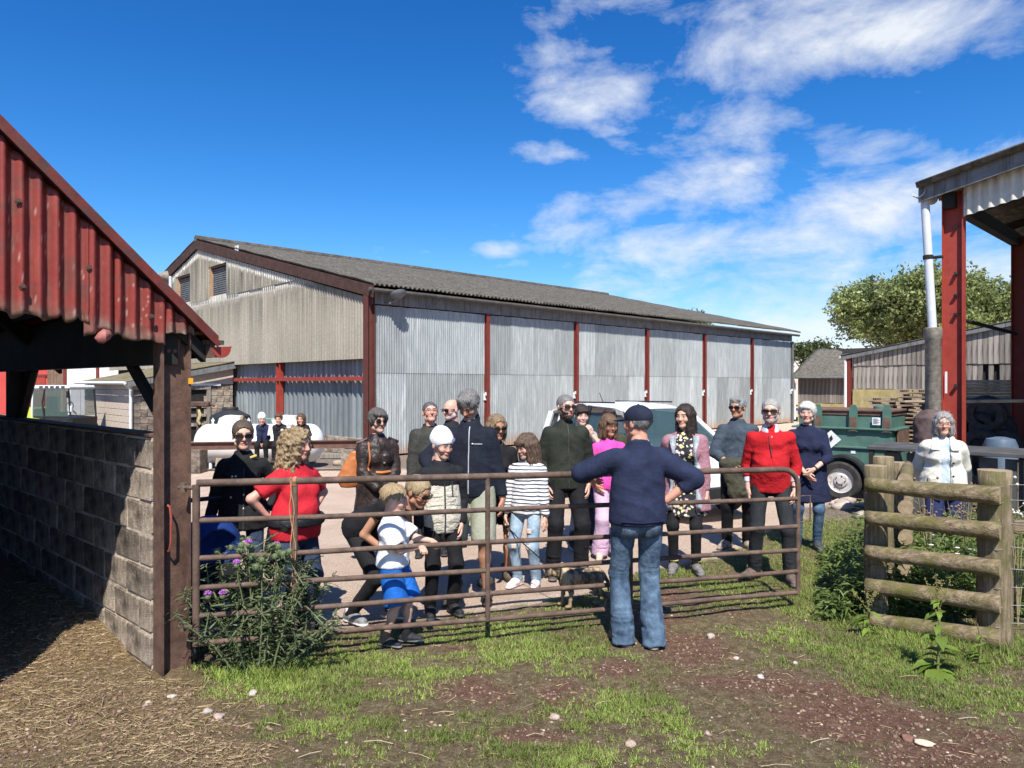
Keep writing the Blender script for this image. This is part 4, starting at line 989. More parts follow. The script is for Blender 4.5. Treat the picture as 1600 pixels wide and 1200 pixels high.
def undergrowth():
    VV, QQ, CC = [], [], []; o = 0
    # mass of nettles and docks behind the log fence, with loose outliers
    n = 900; pts = []
    for k in range(n):
        px = 1285+rng.random()*330; d = 5.75+rng.random()*2.2; x = X_at(px, d)
        edge = min(1, (px-1280)/60); h = (.20+.42*rng.random())*edge*(1.0 if px > 1345 else .8)
        if px > 1500 and d < 6.4: h *= 1.15
        pts.append((x, d, h))
    for (x, y, h) in pts:
        m = 24; f = rng.random(m); base = np.stack([x+rng.normal(0,.03,m), y+rng.normal(0,.03,m), f*h], -1); d = rand_dir(m, -.1, .8)
        narrow = rng.random() < .35
        ln = (.032+.050*rng.random(m))*(2.2 if narrow else 1); wd = ln*(.045 if narrow else .24)
        V, Q = leaf_arrays(base, d, np.tile([0,0,1.], (m,1))+rng.normal(0,.25,(m,3)), ln, wd, .25, .4)
        VV.append(V); QQ.append(Q+o); o += len(V); t = rng.random(m)[:, None]
        c = (np.array([.075,.120,.030])*(1-t)+np.array([.235,.30,.085])*t)*(.8+.4*rng.random()); CC.append(np.repeat(c, 12, 0))
    ob = mk('undergrowth', np.vstack(VV), np.vstack(QQ), LEAFM(), None, True, np.vstack(CC)); tag(ob, 'rank nettles and weeds growing thick behind the log fence', 'weeds', kind='stuff')
    # mayweed flowers in it
    m = MB(); wm = MB()
    for k in range(46):
        px = 1345+rng.random()*200; d = 5.8+rng.random()*1.6; x = X_at(px, d); z = .18+.42*rng.random()
        m.tube([(x,d,0),(x,d,z)], .002, 3, False); wm.lathe([(.003,0),(.018,.004),(.020,.008),(.006,.012)], (x, d-.03, z), 8)
    ob = wm.build('mayweed_flowers', mat('white_petal', (.62,.62,.56), (.75,.75,.70), 30, .7, 0)); tag(ob, 'small white daisy-like flowers scattered among the weeds behind the fence', 'flowers', kind='stuff')
    # purple-brown dry grass heads in front of the lady's skirt
undergrowth()
def seeding_stalks(x, y, H, label, n=7, name='dry_thistle', white=True):
    t = thing(name, label, 'weed', (x, y, 0)); st = MB(); hd = MB()
    for k in range(n):
        e = Vector((rng.normal(0,.10), rng.normal(0,.06), H*(.7+.4*rng.random()))); md = Vector((e.x*.3, e.y*.3, H*.45)); st.tube([(0,0,0), md, e], [.006,.005,.002], 5)
        for q in range(4):
            w = md.lerp(e, .3+.7*rng.random()); v = w+Vector((rng.normal(0,.06), rng.normal(0,.03), .02+.05*rng.random())); st.tube([w, v], [.002,.0014], 4)
            hd.lathe([(.002,-.012),(.010,-.004),(.013,.006),(.006,.015),(.001,.018)], v, 7)
    st.build('stem', mat('dry_stalk', (.20,.17,.09), (.33,.27,.15), 9, .8, .2, 40), t, True)
    hd.build('seed_head', mat('seed_fluff' if white else 'purple_seed', (.50,.46,.38) if white else (.15,.105,.085), (.66,.62,.55) if white else (.24,.17,.14), 40, .9, .5, 120), t, True)
seeding_stalks(X_at(1590, 5.6), 5.6, 1.22, 'tall dry thistle with whitish seed heads at the right edge by the wire', 6)
for px, d, h, lab in ((1412, 6.6, .88, 'purple brown seeding grass in front of the navy skirt, left clump'), (1452, 6.5, .95, 'purple brown seeding grass in front of the navy skirt, middle clump'), (1505, 6.7, .90, 'purple brown seeding grass behind the thick right fence post')):
    seeding_stalks(X_at(px, d), d, h, lab, 9, 'seeding_grass', False)

# ------------------------------------------------------------------ trees
def tree(name, label, loc, H, R, th, nl, leaf, cols, seed, flat=1.0, group=None, airy=.0):
    t = thing(name, label, 'tree', loc); r = np.random.default_rng(seed); m = MB()
    m.tube([(0,0,0),(.1,0,th*.5),(.0,.1,th)], [R*.07,R*.055,R*.045], 10)
    cl = []
    for k in range(26):
        d = r.normal(0,1,3); d /= np.linalg.norm(d); d[2] = abs(d[2])*.9-.15
        c = np.array([0,0,th+(H-th)*.42])+d*np.array([R, R*.9, (H-th)*.50])*(.55+.42*r.random()); cl.append((c, R*(.20+.16*r.random())))
        mid = Vector((c[0]*.4, c[1]*.4, th*.8+.4*(c[2]-th*.8)))
        m.tube([(0,0,th*.75), mid, tuple(c)], [R*.03, R*.018, R*.006], 6, False)
    cl.append((np.array([0,0,th+(H-th)*.45]), R*.5))
    m.build('trunk', mat('bark', (.09,.075,.06), (.17,.14,.11), 6, .95, .7, 14), t, True)
    tot = sum(q[1]**2 for q in cl); VV, CC = [], []
    for (c, rad) in cl:
        n = int(nl*rad**2/tot); d = r.normal(0,1,(n,3)); d /= np.linalg.norm(d, axis=1, keepdims=True)
        p = c+d*rad*(r.random(n)**.42)[:, None]*np.array([1.15,1.15,.85]); p += .42*rad*np.stack([vnoise(p, .5, 1), vnoise(p, .5, 2), vnoise(p, .5, 3)], -1)
        VV.append(p)
        tone = .8+.4*r.random(); tt = r.random(n)[:, None]; CC.append((np.array(cols[0])*(1-tt)+np.array(cols[1])*tt)*tone)
    p = np.vstack(VV); c = np.vstack(CC); n = len(p)
    d = r.normal(0,1,(n,3)); d /= np.linalg.norm(d, axis=1, keepdims=True); e = np.cross(d, r.normal(0,1,(n,3))); e /= np.linalg.norm(e, axis=1, keepdims=True)
    s = (leaf*(.6+.8*r.random(n)))[:, None]; g = np.cross(d, e)*.12*s
    V = np.stack([p-d*s, p+e*s*.55+g, p+d*s, p-e*s*.55+g], 1).reshape(-1, 3); Q = np.arange(n*4).reshape(-1, 4)
    ob = mk('crown', V, Q, LEAFM(), t, True, np.repeat(c, 4, 0))
GC = ((.125,.165,.050), (.37,.41,.16))
tree('broadleaf_tree', 'broad green tree rising behind the boarded barn', (X_at(1442, 46), 46, 0), 10.8, 5.7, 2.0, 80000, .115, GC, 3)
tree('broadleaf_tree', 'tree top showing above the ridge of the big barn roof', (X_at(1066, 62), 62, 0), 10.4, 2.7, 3.0, 9000, .12, ((.05,.075,.022), (.15,.18,.06)), 5)
tree('broadleaf_tree', 'thin dark tree top between the big barn end and the slate barn', (X_at(1272, 60), 60, 0), 6.6, 2.9, 2.0, 3500, .13, ((.045,.07,.02), (.13,.16,.055)), 8)
# ------------------------------------------------------------------ smooth bodies: distance fields turned into one closed skin
class Field:
    def __init__(s, lo, hi, vox):
        s.lo = np.array(lo, float); s.v = vox; s.n = np.ceil((np.array(hi)-s.lo)/vox).astype(int)+1
        s.ax = [s.lo[k]+vox*np.arange(s.n[k]) for k in range(3)]
        s.D = np.full(s.n, .5, dtype=np.float32)
    def _sub(s, lo, hi):
        i0 = np.clip(np.floor((np.array(lo)-s.lo)/s.v).astype(int), 0, s.n-1); i1 = np.clip(np.ceil((np.array(hi)-s.lo)/s.v).astype(int)+1, 1, s.n)
        sl = tuple(slice(a, b) for a, b in zip(i0, i1))
        g = np.meshgrid(*[s.ax[k][sl[k]] for k in range(3)], indexing='ij', sparse=True)
        return sl, g
    def _join(s, sl, d, k, op):
        A = s.D[sl]
        if op == '+':
            h = np.clip(.5+.5*(A-d)/k, 0, 1); s.D[sl] = A*(1-h)+d*h-k*h*(1-h)
        else:
            d = -d; h = np.clip(.5-.5*(A-d)/k, 0, 1); s.D[sl] = A*(1-h)+d*h+k*h*(1-h)
    def cone(s, a, b, ra, rb, k=.02, flat=None, op='+', cap=None):
        """round cone from a to b; flat=(axis, factor) squashes it along an axis; cap cuts the far end square"""
        a = np.array(a, float); b = np.array(b, float); R = max(ra, rb)*1.05+k*1.3+.01
        if flat and flat[1] > 1: R *= flat[1]
        sl, (x, y, z) = s._sub(np.minimum(a, b)-R, np.maximum(a, b)+R)
        if s.D[sl].size == 0: return s
        px, py, pz = x-a[0], y-a[1], z-a[2]; ba = b-a; f = 1
        if flat:
            n = np.array(flat[0], float); n /= np.linalg.norm(n); f = flat[1]
            ba = ba+n*np.dot(ba, n)*(1/f-1)
            dn = (px*n[0]+py*n[1]+pz*n[2])*(1/f-1); px, py, pz = px+n[0]*dn, py+n[1]*dn, pz+n[2]*dn
        L2 = float(ba@ba)+1e-9
        h = np.clip((px*ba[0]+py*ba[1]+pz*ba[2])/L2, 0, 1)
        d = np.sqrt((px-h*ba[0])**2+(py-h*ba[1])**2+(pz-h*ba[2])**2)-(ra+(rb-ra)*h)
        if flat: d = d*min(1, f)**.5
        if cap is not None:
            u = (b-a)/np.linalg.norm(b-a); d = np.maximum(d, (x-b[0])*u[0]+(y-b[1])*u[1]+(z-b[2])*u[2]-cap)
        s._join(sl, d.astype(np.float32), k, op); return s
    def ell(s, c, r, k=.02, R=None, op='+'):
        c = np.array(c, float); r = np.array(r, float); m = r.max()*1.05+k*1.3+.01
        sl, (x, y, z) = s._sub(c-m, c+m)
        if s.D[sl].size == 0: return s
        p = [x-c[0], y-c[1], z-c[2]]
        if R is not None:
            R = np.array(R); p = [p[0]*R[0, j]+p[1]*R[1, j]+p[2]*R[2, j] for j in range(3)]
        k0 = np.sqrt((p[0]/r[0])**2+(p[1]/r[1])**2+(p[2]/r[2])**2); k1 = np.sqrt((p[0]/r[0]**2)**2+(p[1]/r[1]**2)**2+(p[2]/r[2]**2)**2)+1e-6
        s._join(sl, (k0*(k0-1)/k1).astype(np.float32), k, op); return s
    def plane(s, p, n, k=.004):
        """keeps the side that n points away from"""
        n = np.array(n, float); n /= np.linalg.norm(n); sl = (slice(None),)*3
        g = np.meshgrid(*s.ax, indexing='ij', sparse=True)
        d = (g[0]-p[0])*n[0]+(g[1]-p[1])*n[1]+(g[2]-p[2])*n[2]
        s.D = np.maximum(s.D, d.astype(np.float32)); return s
    def mesh(s):
        D = s.D.copy(); D[0] = D[-1] = .1; D[:, 0] = D[:, -1] = .1; D[:, :, 0] = D[:, :, -1] = .1
        D[np.abs(D) < 1e-5] = 1e-5
        S = D < 0; nx, ny, nz = np.array(D.shape)-1
        cnt = np.zeros((nx, ny, nz), np.int8)
        for i in (0,1):
            for j in (0,1):
                for k in (0,1): cnt += S[i:nx+i, j:ny+j, k:nz+k]
        act = (cnt > 0) & (cnt < 8); I = np.argwhere(act); idx = np.full(act.shape, -1, np.int64); idx[act] = np.arange(len(I))
        acc = np.zeros((len(I), 3)); num = np.zeros(len(I))
        cs = [(i,j,k) for i in (0,1) for j in (0,1) for k in (0,1)]
        val = {c: D[I[:,0]+c[0], I[:,1]+c[1], I[:,2]+c[2]] for c in cs}
        for c in cs:
            for ax in range(3):
                if c[ax] == 0:
                    e = list(c); e[ax] = 1; e = tuple(e); a, b = val[c], val[e]; m = (a < 0) != (b < 0)
                    t = np.where(m, a/np.where(m, a-b, 1), 0); p = np.zeros((len(I), 3)); p[:] = c; p[:, ax] = t
                    acc += p*m[:, None]; num += m
        V = s.lo+(I+acc/num[:, None])*s.v
        Q = []
        for ax in range(3):
            o1, o2 = (ax+1) % 3, (ax+2) % 3
            a = [slice(1, None)]*3; a[ax] = slice(0, -1)
            lo_ = [slice(1, -1)]*3; lo_[ax] = slice(0, -1); hi_ = [slice(1, -1)]*3; hi_[ax] = slice(1, None)
            A, B = S[tuple(lo_)], S[tuple(hi_)]; E = np.argwhere(A != B)
            if len(E) == 0: continue
            off = np.ones(3, int); off[ax] = 0; E2 = E+off
            def g(d1, d2):
                q = E2.copy(); q[:, o1] -= d1; q[:, o2] -= d2; return idx[q[:,0], q[:,1], q[:,2]]
            q = np.stack([g(1,1), g(0,1), g(0,0), g(1,0)], -1); fl = A[E[:,0], E[:,1], E[:,2]]
            q = np.where(fl[:, None], q, q[:, ::-1]); Q.append(q)
        return V, np.vstack(Q)
def normals(V, Q):
    n = np.zeros_like(V); a = V[Q[:, 2]]-V[Q[:, 0]]; b = V[Q[:, 3]]-V[Q[:, 1]]; fn = np.cross(a, b)
    for k in range(4): np.add.at(n, Q[:, k], fn)
    return n/(np.linalg.norm(n, axis=1, keepdims=True)+1e-12)
def laplace(V, Q, it=1, lam=.5):
    for _ in range(it):
        acc = np.zeros_like(V); c = np.zeros(len(V))
        for k in range(4):
            np.add.at(acc, Q[:, k], V[Q[:, (k+1) % 4]]); np.add.at(acc, Q[:, (k+1) % 4], V[Q[:, k]]); np.add.at(c, Q[:, k], 1); np.add.at(c, Q[:, (k+1) % 4], 1)
        V = V*(1-lam)+lam*acc/np.maximum(c, 1)[:, None]
    return V
def folds(V, Q, amp, sc, seed, aniso=(1,1,1)):
    """cloth folds: ridged noise along the normals"""
    n = normals(V, Q); p = V*np.array(aniso)
    w = vnoise(p, sc*2, seed)*.6
    f = (1-2*np.abs(vnoise(p+.04*w[:, None], sc, seed+3)))*.7+.5*vnoise(p, sc*.5, seed+4)
    return V+n*(amp*f)[:, None]

def drape(V, Q, amp, sc, seed):
    """drag lines running slantwise over a garment, sharper than they are wide"""
    n = normals(V, Q); x, y, z = V.T; s_ = np.sign(x); out = 0
    for k, (cz, cx, w) in enumerate(((.80, .60, 1.0), (.95, -.30, .7))):
        u = cz*z+cx*np.abs(x); v = cx*z-cz*np.abs(x); p = np.stack([u, v*.22+s_*3.1, y*.35], -1); p[:, 0] += .35*sc*vnoise(V, .11, seed+7+k)
        f = 1-2*np.abs(vnoise(p, sc*1.15, seed+3+11*k)); out = out+w*np.sign(f)*np.abs(f)**1.3
    out = out*(.55+.6*np.clip(vnoise(V, .22, seed+2)+.3, 0, 1))+.35*vnoise(V, sc*2.2, seed+5)
    return V+n*(amp*.95*out)[:, None]

# ------------------------------------------------------------------ materials of skin, cloth and hair
SKIN = attr_mat('skin', .50, 0, 90, .12, .06, .3)
_b = SKIN.node_tree.nodes['Principled BSDF']; _b.inputs['Subsurface Weight'].default_value = .18; _b.inputs['Subsurface Radius'].default_value = (1, .35, .2); _b.inputs['Subsurface Scale'].default_value = .012
def cloth(name, c, var=.12, rough=.85, weave=420, bmp=.25, c2=None, sheen=.0):
    if name in _M: return _M[name]
    m, nt, N, L, b = nodes(name); tc = N.new('ShaderNodeTexCoord'); v = tc.outputs['Object']
    lo = tuple(x*(1-var) for x in c); hi = c2 or tuple(min(1, x*(1+var)) for x in c)
    L.new(ramp(N, L, ntex(N, L, v, 9, 5, .65), [(.35, lo), (.65, hi)]), b.inputs['Base Color'])
    b.inputs['Roughness'].default_value = rough; b.inputs['Specular IOR Level'].default_value = .25; b.inputs['Sheen Weight'].default_value = sheen
    a = N.new('ShaderNodeMath'); a.operation = 'MULTIPLY_ADD'; L.new(ntex(N, L, v, weave, 2, .5), a.inputs[0]); a.inputs[1].default_value = .25
    r1 = N.new('ShaderNodeMath'); r1.operation = 'SUBTRACT'; L.new(ntex(N, L, v, 7, 3, .5, (1.3, 1.3, .55), 1.6), r1.inputs[0]); r1.inputs[1].default_value = .5
    r2 = N.new('ShaderNodeMath'); r2.operation = 'ABSOLUTE'; L.new(r1.outputs[0], r2.inputs[0]); r3 = N.new('ShaderNodeMath'); r3.operation = 'MULTIPLY_ADD'; L.new(r2.outputs[0], r3.inputs[0]); r3.inputs[1].default_value = -2.2
    L.new(ntex(N, L, v, 16, 4, .6, (1, 1, 1.6), .8), r3.inputs[2]); L.new(r3.outputs[0], a.inputs[2]); bump(N, L, b, a.outputs[0], bmp, .03)
    _M[name] = m; return m
def denim(name, c, hi, lo=.4, up=.66):
    m = cloth(name, c, .3, .85, 500, .35, hi); return m
def stripes_mat():
    if 'striped_jersey' in _M: return _M['striped_jersey']
    m, nt, N, L, b = nodes('striped_jersey'); tc = N.new('ShaderNodeTexCoord'); sx = N.new('ShaderNodeSeparateXYZ'); L.new(tc.outputs['Object'], sx.inputs[0])
    f = N.new('ShaderNodeMath'); f.operation = 'MULTIPLY_ADD'; n = ntex(N, L, tc.outputs['Object'], 7, 2, .5); L.new(n, f.inputs[0]); f.inputs[1].default_value = .03; L.new(sx.outputs[2], f.inputs[2])
    g = N.new('ShaderNodeMath'); g.operation = 'MODULO'; L.new(f.outputs[0], g.inputs[0]); g.inputs[1].default_value = .034
    col = ramp(N, L, g.outputs[0], [(.0, (.72,.72,.73)), (.0225, (.72,.72,.73)), (.0235, (.035,.038,.06)), (.0325, (.035,.038,.06))])
    L.new(col, b.inputs['Base Color']); b.inputs['Roughness'].default_value = .9; bump(N, L, b, ntex(N, L, tc.outputs['Object'], 14, 4, .6), .25, .02)
    _M['striped_jersey'] = m; return m
def floral_mat():
    if 'floral_cotton' in _M: return _M['floral_cotton']
    m, nt, N, L, b = nodes('floral_cotton'); tc = N.new('ShaderNodeTexCoord'); v = tc.outputs['Object']
    vo = N.new('ShaderNodeTexVoronoi'); vo.inputs['Scale'].default_value = 25; dn = N.new('ShaderNodeMix'); dn.data_type = 'VECTOR'; nn_ = N.new('ShaderNodeTexNoise'); nn_.inputs['Scale'].default_value = 30; L.new(v, nn_.inputs['Vector']); dn.inputs['Factor'].default_value = .05; L.new(v, dn.inputs['A']); L.new(nn_.outputs['Color'], dn.inputs['B']); L.new(dn.outputs['Result'], vo.inputs['Vector'])
    pal = ramp(N, L, vo.outputs['Color'], [(.0, (.62,.52,.20)), (.35, (.70,.66,.55)), (.55, (.60,.40,.50)), (.7, (.68,.60,.26)), (1, (.74,.73,.68))])
    msk = ramp(N, L, vo.outputs['Distance'], [(.36, (1,1,1)), (.44, (0,0,0))])
    ctr = ramp(N, L, vo.outputs['Distance'], [(.10, (1,1,1)), (.15, (0,0,0))])
    c = mixc(N, L, msk, (.014,.014,.018), pal); c = mixc(N, L, ctr, c, (.20,.15,.05)); L.new(c, b.inputs['Base Color']); b.inputs['Roughness'].default_value = .85
    _M['floral_cotton'] = m; return m
def hair_mat(name, c1, c2):
    if name in _M: return _M[name]
    m, nt, N, L, b = nodes(name); tc = N.new('ShaderNodeTexCoord'); v = tc.outputs['Object']
    n = ntex(N, L, v, 26, 5, .65, (4, 4, .7), .3)
    L.new(ramp(N, L, n, [(.33, c1), (.67, c2)]), b.inputs['Base Color']); b.inputs['Roughness'].default_value = .5; b.inputs['Specular IOR Level'].default_value = .35
    bump(N, L, b, ntex(N, L, v, 40, 4, .7, (5, 5, .6), .2), .9, .006); _M[name] = m; return m
LENS = glass('dark_lens', (.008,.008,.010), .08)
FRAME = mat('spectacle_frame', (.03,.025,.022), (.05,.04,.035), 20, .4, 0)
SOLE = None

# ------------------------------------------------------------------ the figure builder
def ik(a, t, l1, l2, hint):
    a = np.array(a, float); t = np.array(t, float); d = t-a; L = np.linalg.norm(d); L = min(L, (l1+l2)*.999); u = d/np.linalg.norm(d)
    t2 = a+u*L; x = (l1*l1-l2*l2+L*L)/(2*L); h = math.sqrt(max(0, l1*l1-x*x)); v = np.array(hint, float); v = v-u*np.dot(v, u); v /= np.linalg.norm(v)+1e-9
    return a+u*x+v*h, t2
def rotm(yaw=0, pitch=0, roll=0):
    """head turn: yaw to the picture's right, pitch down, roll"""
    return np.array((Matrix.Rotation(R_(yaw), 3, 'Z') @ Matrix.Rotation(R_(pitch), 3, 'X') @ Matrix.Rotation(R_(roll), 3, 'Y')))
_hand_cache = {}
def hand_mesh(curl, spread=.02):
    """right-hand glove form: x to the fingertips, z = back of the hand, thumb on +y"""
    k = (curl, spread)
    if k in _hand_cache: return _hand_cache[k]
    f = Field((-.04,-.075,-.11), (.21,.085,.05), .0048)
    f.cone((-.02,0,0), (.02,0,0), .026, .030, .01, ((0,0,1), .72)); f.cone((.01,.012,0), (.082,.022,0), .030, .021, .012, ((0,0,1), .55)); f.cone((.01,-.012,0), (.078,-.024,0), .028, .020, .012, ((0,0,1), .55))
    for (y, l, bx) in ((.030, .070, .083), (.010, .078, .089), (-.010, .073, .086), (-.029, .057, .078)):
        p = np.array([bx, y, 0.]); an = 0; sp = y*spread*18
        for q, (seg, r0, r1) in enumerate(((.46, .0098, .0092), (.30, .0092, .0085), (.24, .0085, .0070))):
            an += curl*(.55 if q == 0 else .75)
            e = p+seg*l*np.array([math.cos(an), sp*.25, -math.sin(an)]); f.cone(p, e, r0, r1, .004); p = e
    p = np.array([.018, .026, -.004]); an = .75-.25*min(curl, 1)
    for (l, r0, r1) in ((.040,.0145,.0115), (.032,.0115,.0098), (.026,.0098,.0078)):
        e = p+l*np.array([math.cos(an), math.sin(an), -.35*curl-.1]); e = p+(e-p)/np.linalg.norm(e-p)*l; f.cone(p, e, r0, r1, .008); p = e; an -= .35
    _hand_cache[k] = f.mesh(); return _hand_cache[k]
def frame_from(x, z):
    x = np.array(x, float); x /= np.linalg.norm(x); z = np.array(z, float); z = z-x*np.dot(x, z); z /= np.linalg.norm(z); return np.stack([x, np.cross(z, x), z], 1)

def head_mesh(sex, smile, beard, skin, age, brow, hair_c):
    f = Field((-.11,-.145,-.16), (.11,.13,.14), .0052); k = .014; w = {'m': 1.0, 'f': .95, 'c': .97}[sex]
    f.ell((0,.014,.034), (.077*w,.098,.083), k); f.cone((0,-.022,.005), (0,-.040,-.074), .064*w, .044*w, .03, ((0,1,0), 1.12))
    f.ell((0,-.066,-.093), (.026*w,.020,.017), .02); 
    if sex != 'c': f.cone((-.045*w,-.005,-.065), (.045*w,-.005,-.065), .024, .024, .03)
    for sx in (-1, 1):
        f.ell((sx*.036,-.062,-.026), (.028,.024,.024), .02); f.ell((sx*.033,-.100,.006), (.016,.012,.010), .012, op='-')
        f.ell((sx*.079*w,.012,-.006), (.010,.019,.031), .006); f.ell((sx*.032,-.0755,.004), (.0125,.0125,.0105), .003)
    f.cone((-.036,-.081,.023), (.036,-.081,.023), .010, .010, .012) if sex == 'm' else f.cone((-.034,-.079,.023), (.034,-.079,.023), .008, .008, .012)
    ns = {'m': 1.0, 'f': .86, 'c': .70}[sex]
    f.cone((0,-.084,.012), (0,-.085-.022*ns,-.026), .0085, .0125*ns+.001, .010)
    for sx in (-1, 1): f.ell((sx*.012*ns,-.092,-.029), (.0085,.010,.0075), .006)
    f.ell((0,-.085,-.052), (.026,.012,.0065), .006); f.ell((0,-.084,-.062), (.022,.012,.007), .006)
    if smile: f.ell((0,-.097,-.0575), (.021,.012,.0048+.006*(smile > 1)), .003, op='-')
    f.cone((0,.022,-.05), (0,.030,-.15), .050 if sex == 'm' else .044, .052 if sex == 'm' else .046, .03)
    V, Q = f.mesh(); V = laplace(V, Q, 1, .35)
    x, y, z = V.T; c = np.tile(np.array(skin), (len(V), 1)); nz = fbm(V, .03, 2, 4)
    red = np.exp(-(((np.abs(x)-.040)/.022)**2+((z+.028)/.022)**2))*(y < -.03)+np.exp(-((x/.016)**2+((z+.024)/.02)**2))*(y < -.085)
    c *= (1+.10*nz)[:, None]; c = c*(1-red[:, None]*np.array([0,.16,.16])*1.1)
    lip = (np.abs(x) < .022) & (z < -.044) & (z > -.070) & (y < -.082)-0
    c[lip.astype(bool)] = np.array(skin)*np.array([.88,.62,.58])
    if smile > 1:
        te = (np.abs(x) < .016) & (np.abs(z+.0555) < .0042) & (y < -.075) & (y > -.094); c[te] = (.48,.38,.33)
        if smile > 1: dm = (np.abs(x) < .018) & (z < -.059) & (z > -.068) & (y < -.07) & (y > -.091); c[dm] = (.10,.03,.03)
    bw = (np.abs(z-.026-.10*np.maximum(0, .03-np.abs(np.abs(x)-.032))) < .0048) & (np.abs(x) > .012) & (np.abs(x) < .052) & (y < -.065); c[bw] = np.array(brow)
    for sx in (-1, 1):
        e = (x-sx*.032)**2+(y+.0755)**2+(z-.004)**2; ey = (e < .0136**2) & (y < -.080) & (np.abs(z-.003) < .007); c[ey] = np.array(skin)*.62+.06
        ir = (x-sx*.032)**2+(z-.004)**2 < .0058**2; c[ey & ir] = (.035,.025,.02)
        ld = (np.abs(x-sx*.032) < .018) & (np.abs(z-.0125) < .003) & (y < -.075); c[ld] = np.array(skin)*.62
    if beard is not None:
        bc, dens = beard
        line = -.030-.055*np.clip((np.abs(x)-.02)/.05, -1, 1)*0
        m = np.clip((-.036-z)/.012, 0, 1)*(y < .012)*np.clip((z+.13)/.02, 0, 1); m = np.maximum(m, ((np.abs(x) > .052) & (z < .0) & (y > -.06) & (y < -.0))*.9)
        m *= ~lip.astype(bool); m = m*np.clip(dens+.3*fbm(V, .006, 2, 8), 0, 1); c = c*(1-m[:, None])+np.array(bc)*m[:, None]
        V = V+normals(V, Q)*(m*(.004 if dens < .8 else .007)*(1+.8*vnoise(V, .008, 3)))[:, None]
    return V, Q, np.clip(c, 0, 1)

def hair_mesh(style, sex):
    """hair in the head's own frame"""
    f = Field((-.17,-.16,-.46), (.17,.18,.18), .0068); w = 1.0 if sex == 'm' else .97
    def cap(th, drop=0.0): f.ell((0,.016,.036), (.077*w+th, .099+th, .083+th), .006)
    if style in ('short', 'crop', 'thin', 'bowl', 'tousled', 'boy'):
        th = {'short': .012, 'crop': .007, 'thin': .006, 'bowl': .016, 'tousled': .018, 'boy': .008}[style]; cap(th)
        hl = {'short': .064, 'crop': .070, 'thin': .074, 'bowl': .044, 'tousled': .052, 'boy': .046}[style]
        f.ell((0,-.115,hl-.085), (.086,.085,.085), .012, op='-')               # face opening
        f.ell((0,-.02,-.13), (.12,.13,.115 if style != 'boy' else .128), .012, op='-')
        for sx in (-1, 1): f.ell((sx*.088,-.015,-.03), (.03,.035,.045), .008, op='-')
        if style == 'bowl': f.cone((-.045,-.085,.062), (.045,-.085,.062), .020, .020, .012)
        if style in ('short', 'tousled'): f.cone((-.04,-.062,.095), (.04,-.062,.095), .024, .022, .02)
    elif style == 'bald':
        cap(.004); f.ell((0,-.04,.09), (.10,.13,.10), .01, op='-'); f.ell((0,-.115,-.02), (.086,.09,.09), .01, op='-'); f.ell((0,-.02,-.13), (.12,.13,.115), .012, op='-')
    elif style == 'tied':
        cap(.010); f.ell((0,-.122,-.016), (.076,.100,.090), .014, op='-'); f.ell((0,-.03,-.13), (.12,.11,.118), .012, op='-'); f.cone((0,.10,-.02), (0,.115,-.06), .03, .02, .02)
    elif style == 'pixie':
        cap(.020); f.ell((0,-.120,-.020), (.078,.092,.088), .012, op='-'); f.ell((0,-.03,-.14), (.13,.12,.115), .012, op='-'); f.cone((-.05,-.075,.075), (.03,-.09,.062), .022, .018, .015)
        for sx in (-1, 1): f.cone((sx*.080,-.01,.02), (sx*.076,.005,-.045), .020, .012, .015)
    else:
        ln = {'bob': -.105, 'bobfringe': -.13, 'long': -.26, 'longfringe': -.25, 'curly': -.215}[style]; cap(.013 if style != 'curly' else .020)
        R = .030 if style != 'curly' else .038
        for an in np.linspace(-2.35, 2.35, 9):
            x, y = math.sin(an)*.078, .02+math.cos(an)*.088; 
            if abs(an) > 2.0: x *= 1.0
            fl = 1.25 if style == 'curly' else 1.10
            f.cone((x, y, .02), (x*fl, y*1.0+.012, ln*(1-.12*abs(an)/2.35)), R*.9, R*.75, .022)
        f.ell((0,-.128,-.028), (.071,.100,.110), .012, op='-')
        f.ell((0,-.09,-.23), (.062,.085,.12), .012, op='-')
        if 'fringe' in style: f.cone((-.05,-.082,.058), (.05,-.082,.058), .017, .017, .014); f.cone((-.035,-.094,.04), (.035,-.094,.04), .012, .012, .012)
    V, Q = f.mesh(); n = normals(V, Q)
    an = np.arctan2(V[:, 0], V[:, 1]); q = np.stack([an*.09, V[:, 2]*.12, V[:, 1]*.12], -1)
    if style == 'curly':
        p = V+.02*np.stack([vnoise(V, .05, 1), vnoise(V, .05, 2), vnoise(V, .05, 3)], -1)
        V = V+n*(.016*vnoise(p, .024, 5)+.012*vnoise(p, .014, 6))[:, None]
    else:
        a = {'crop': .002, 'thin': .002, 'bald': .001, 'tied': .003}.get(style, .006)
        V = V+n*(a*vnoise(q, .010, 5)+a*.8*vnoise(q, .005, 6)+a*.6*vnoise(V, .03, 7))[:, None]
    return V, Q
def style_strands(s): return s != 'bald'
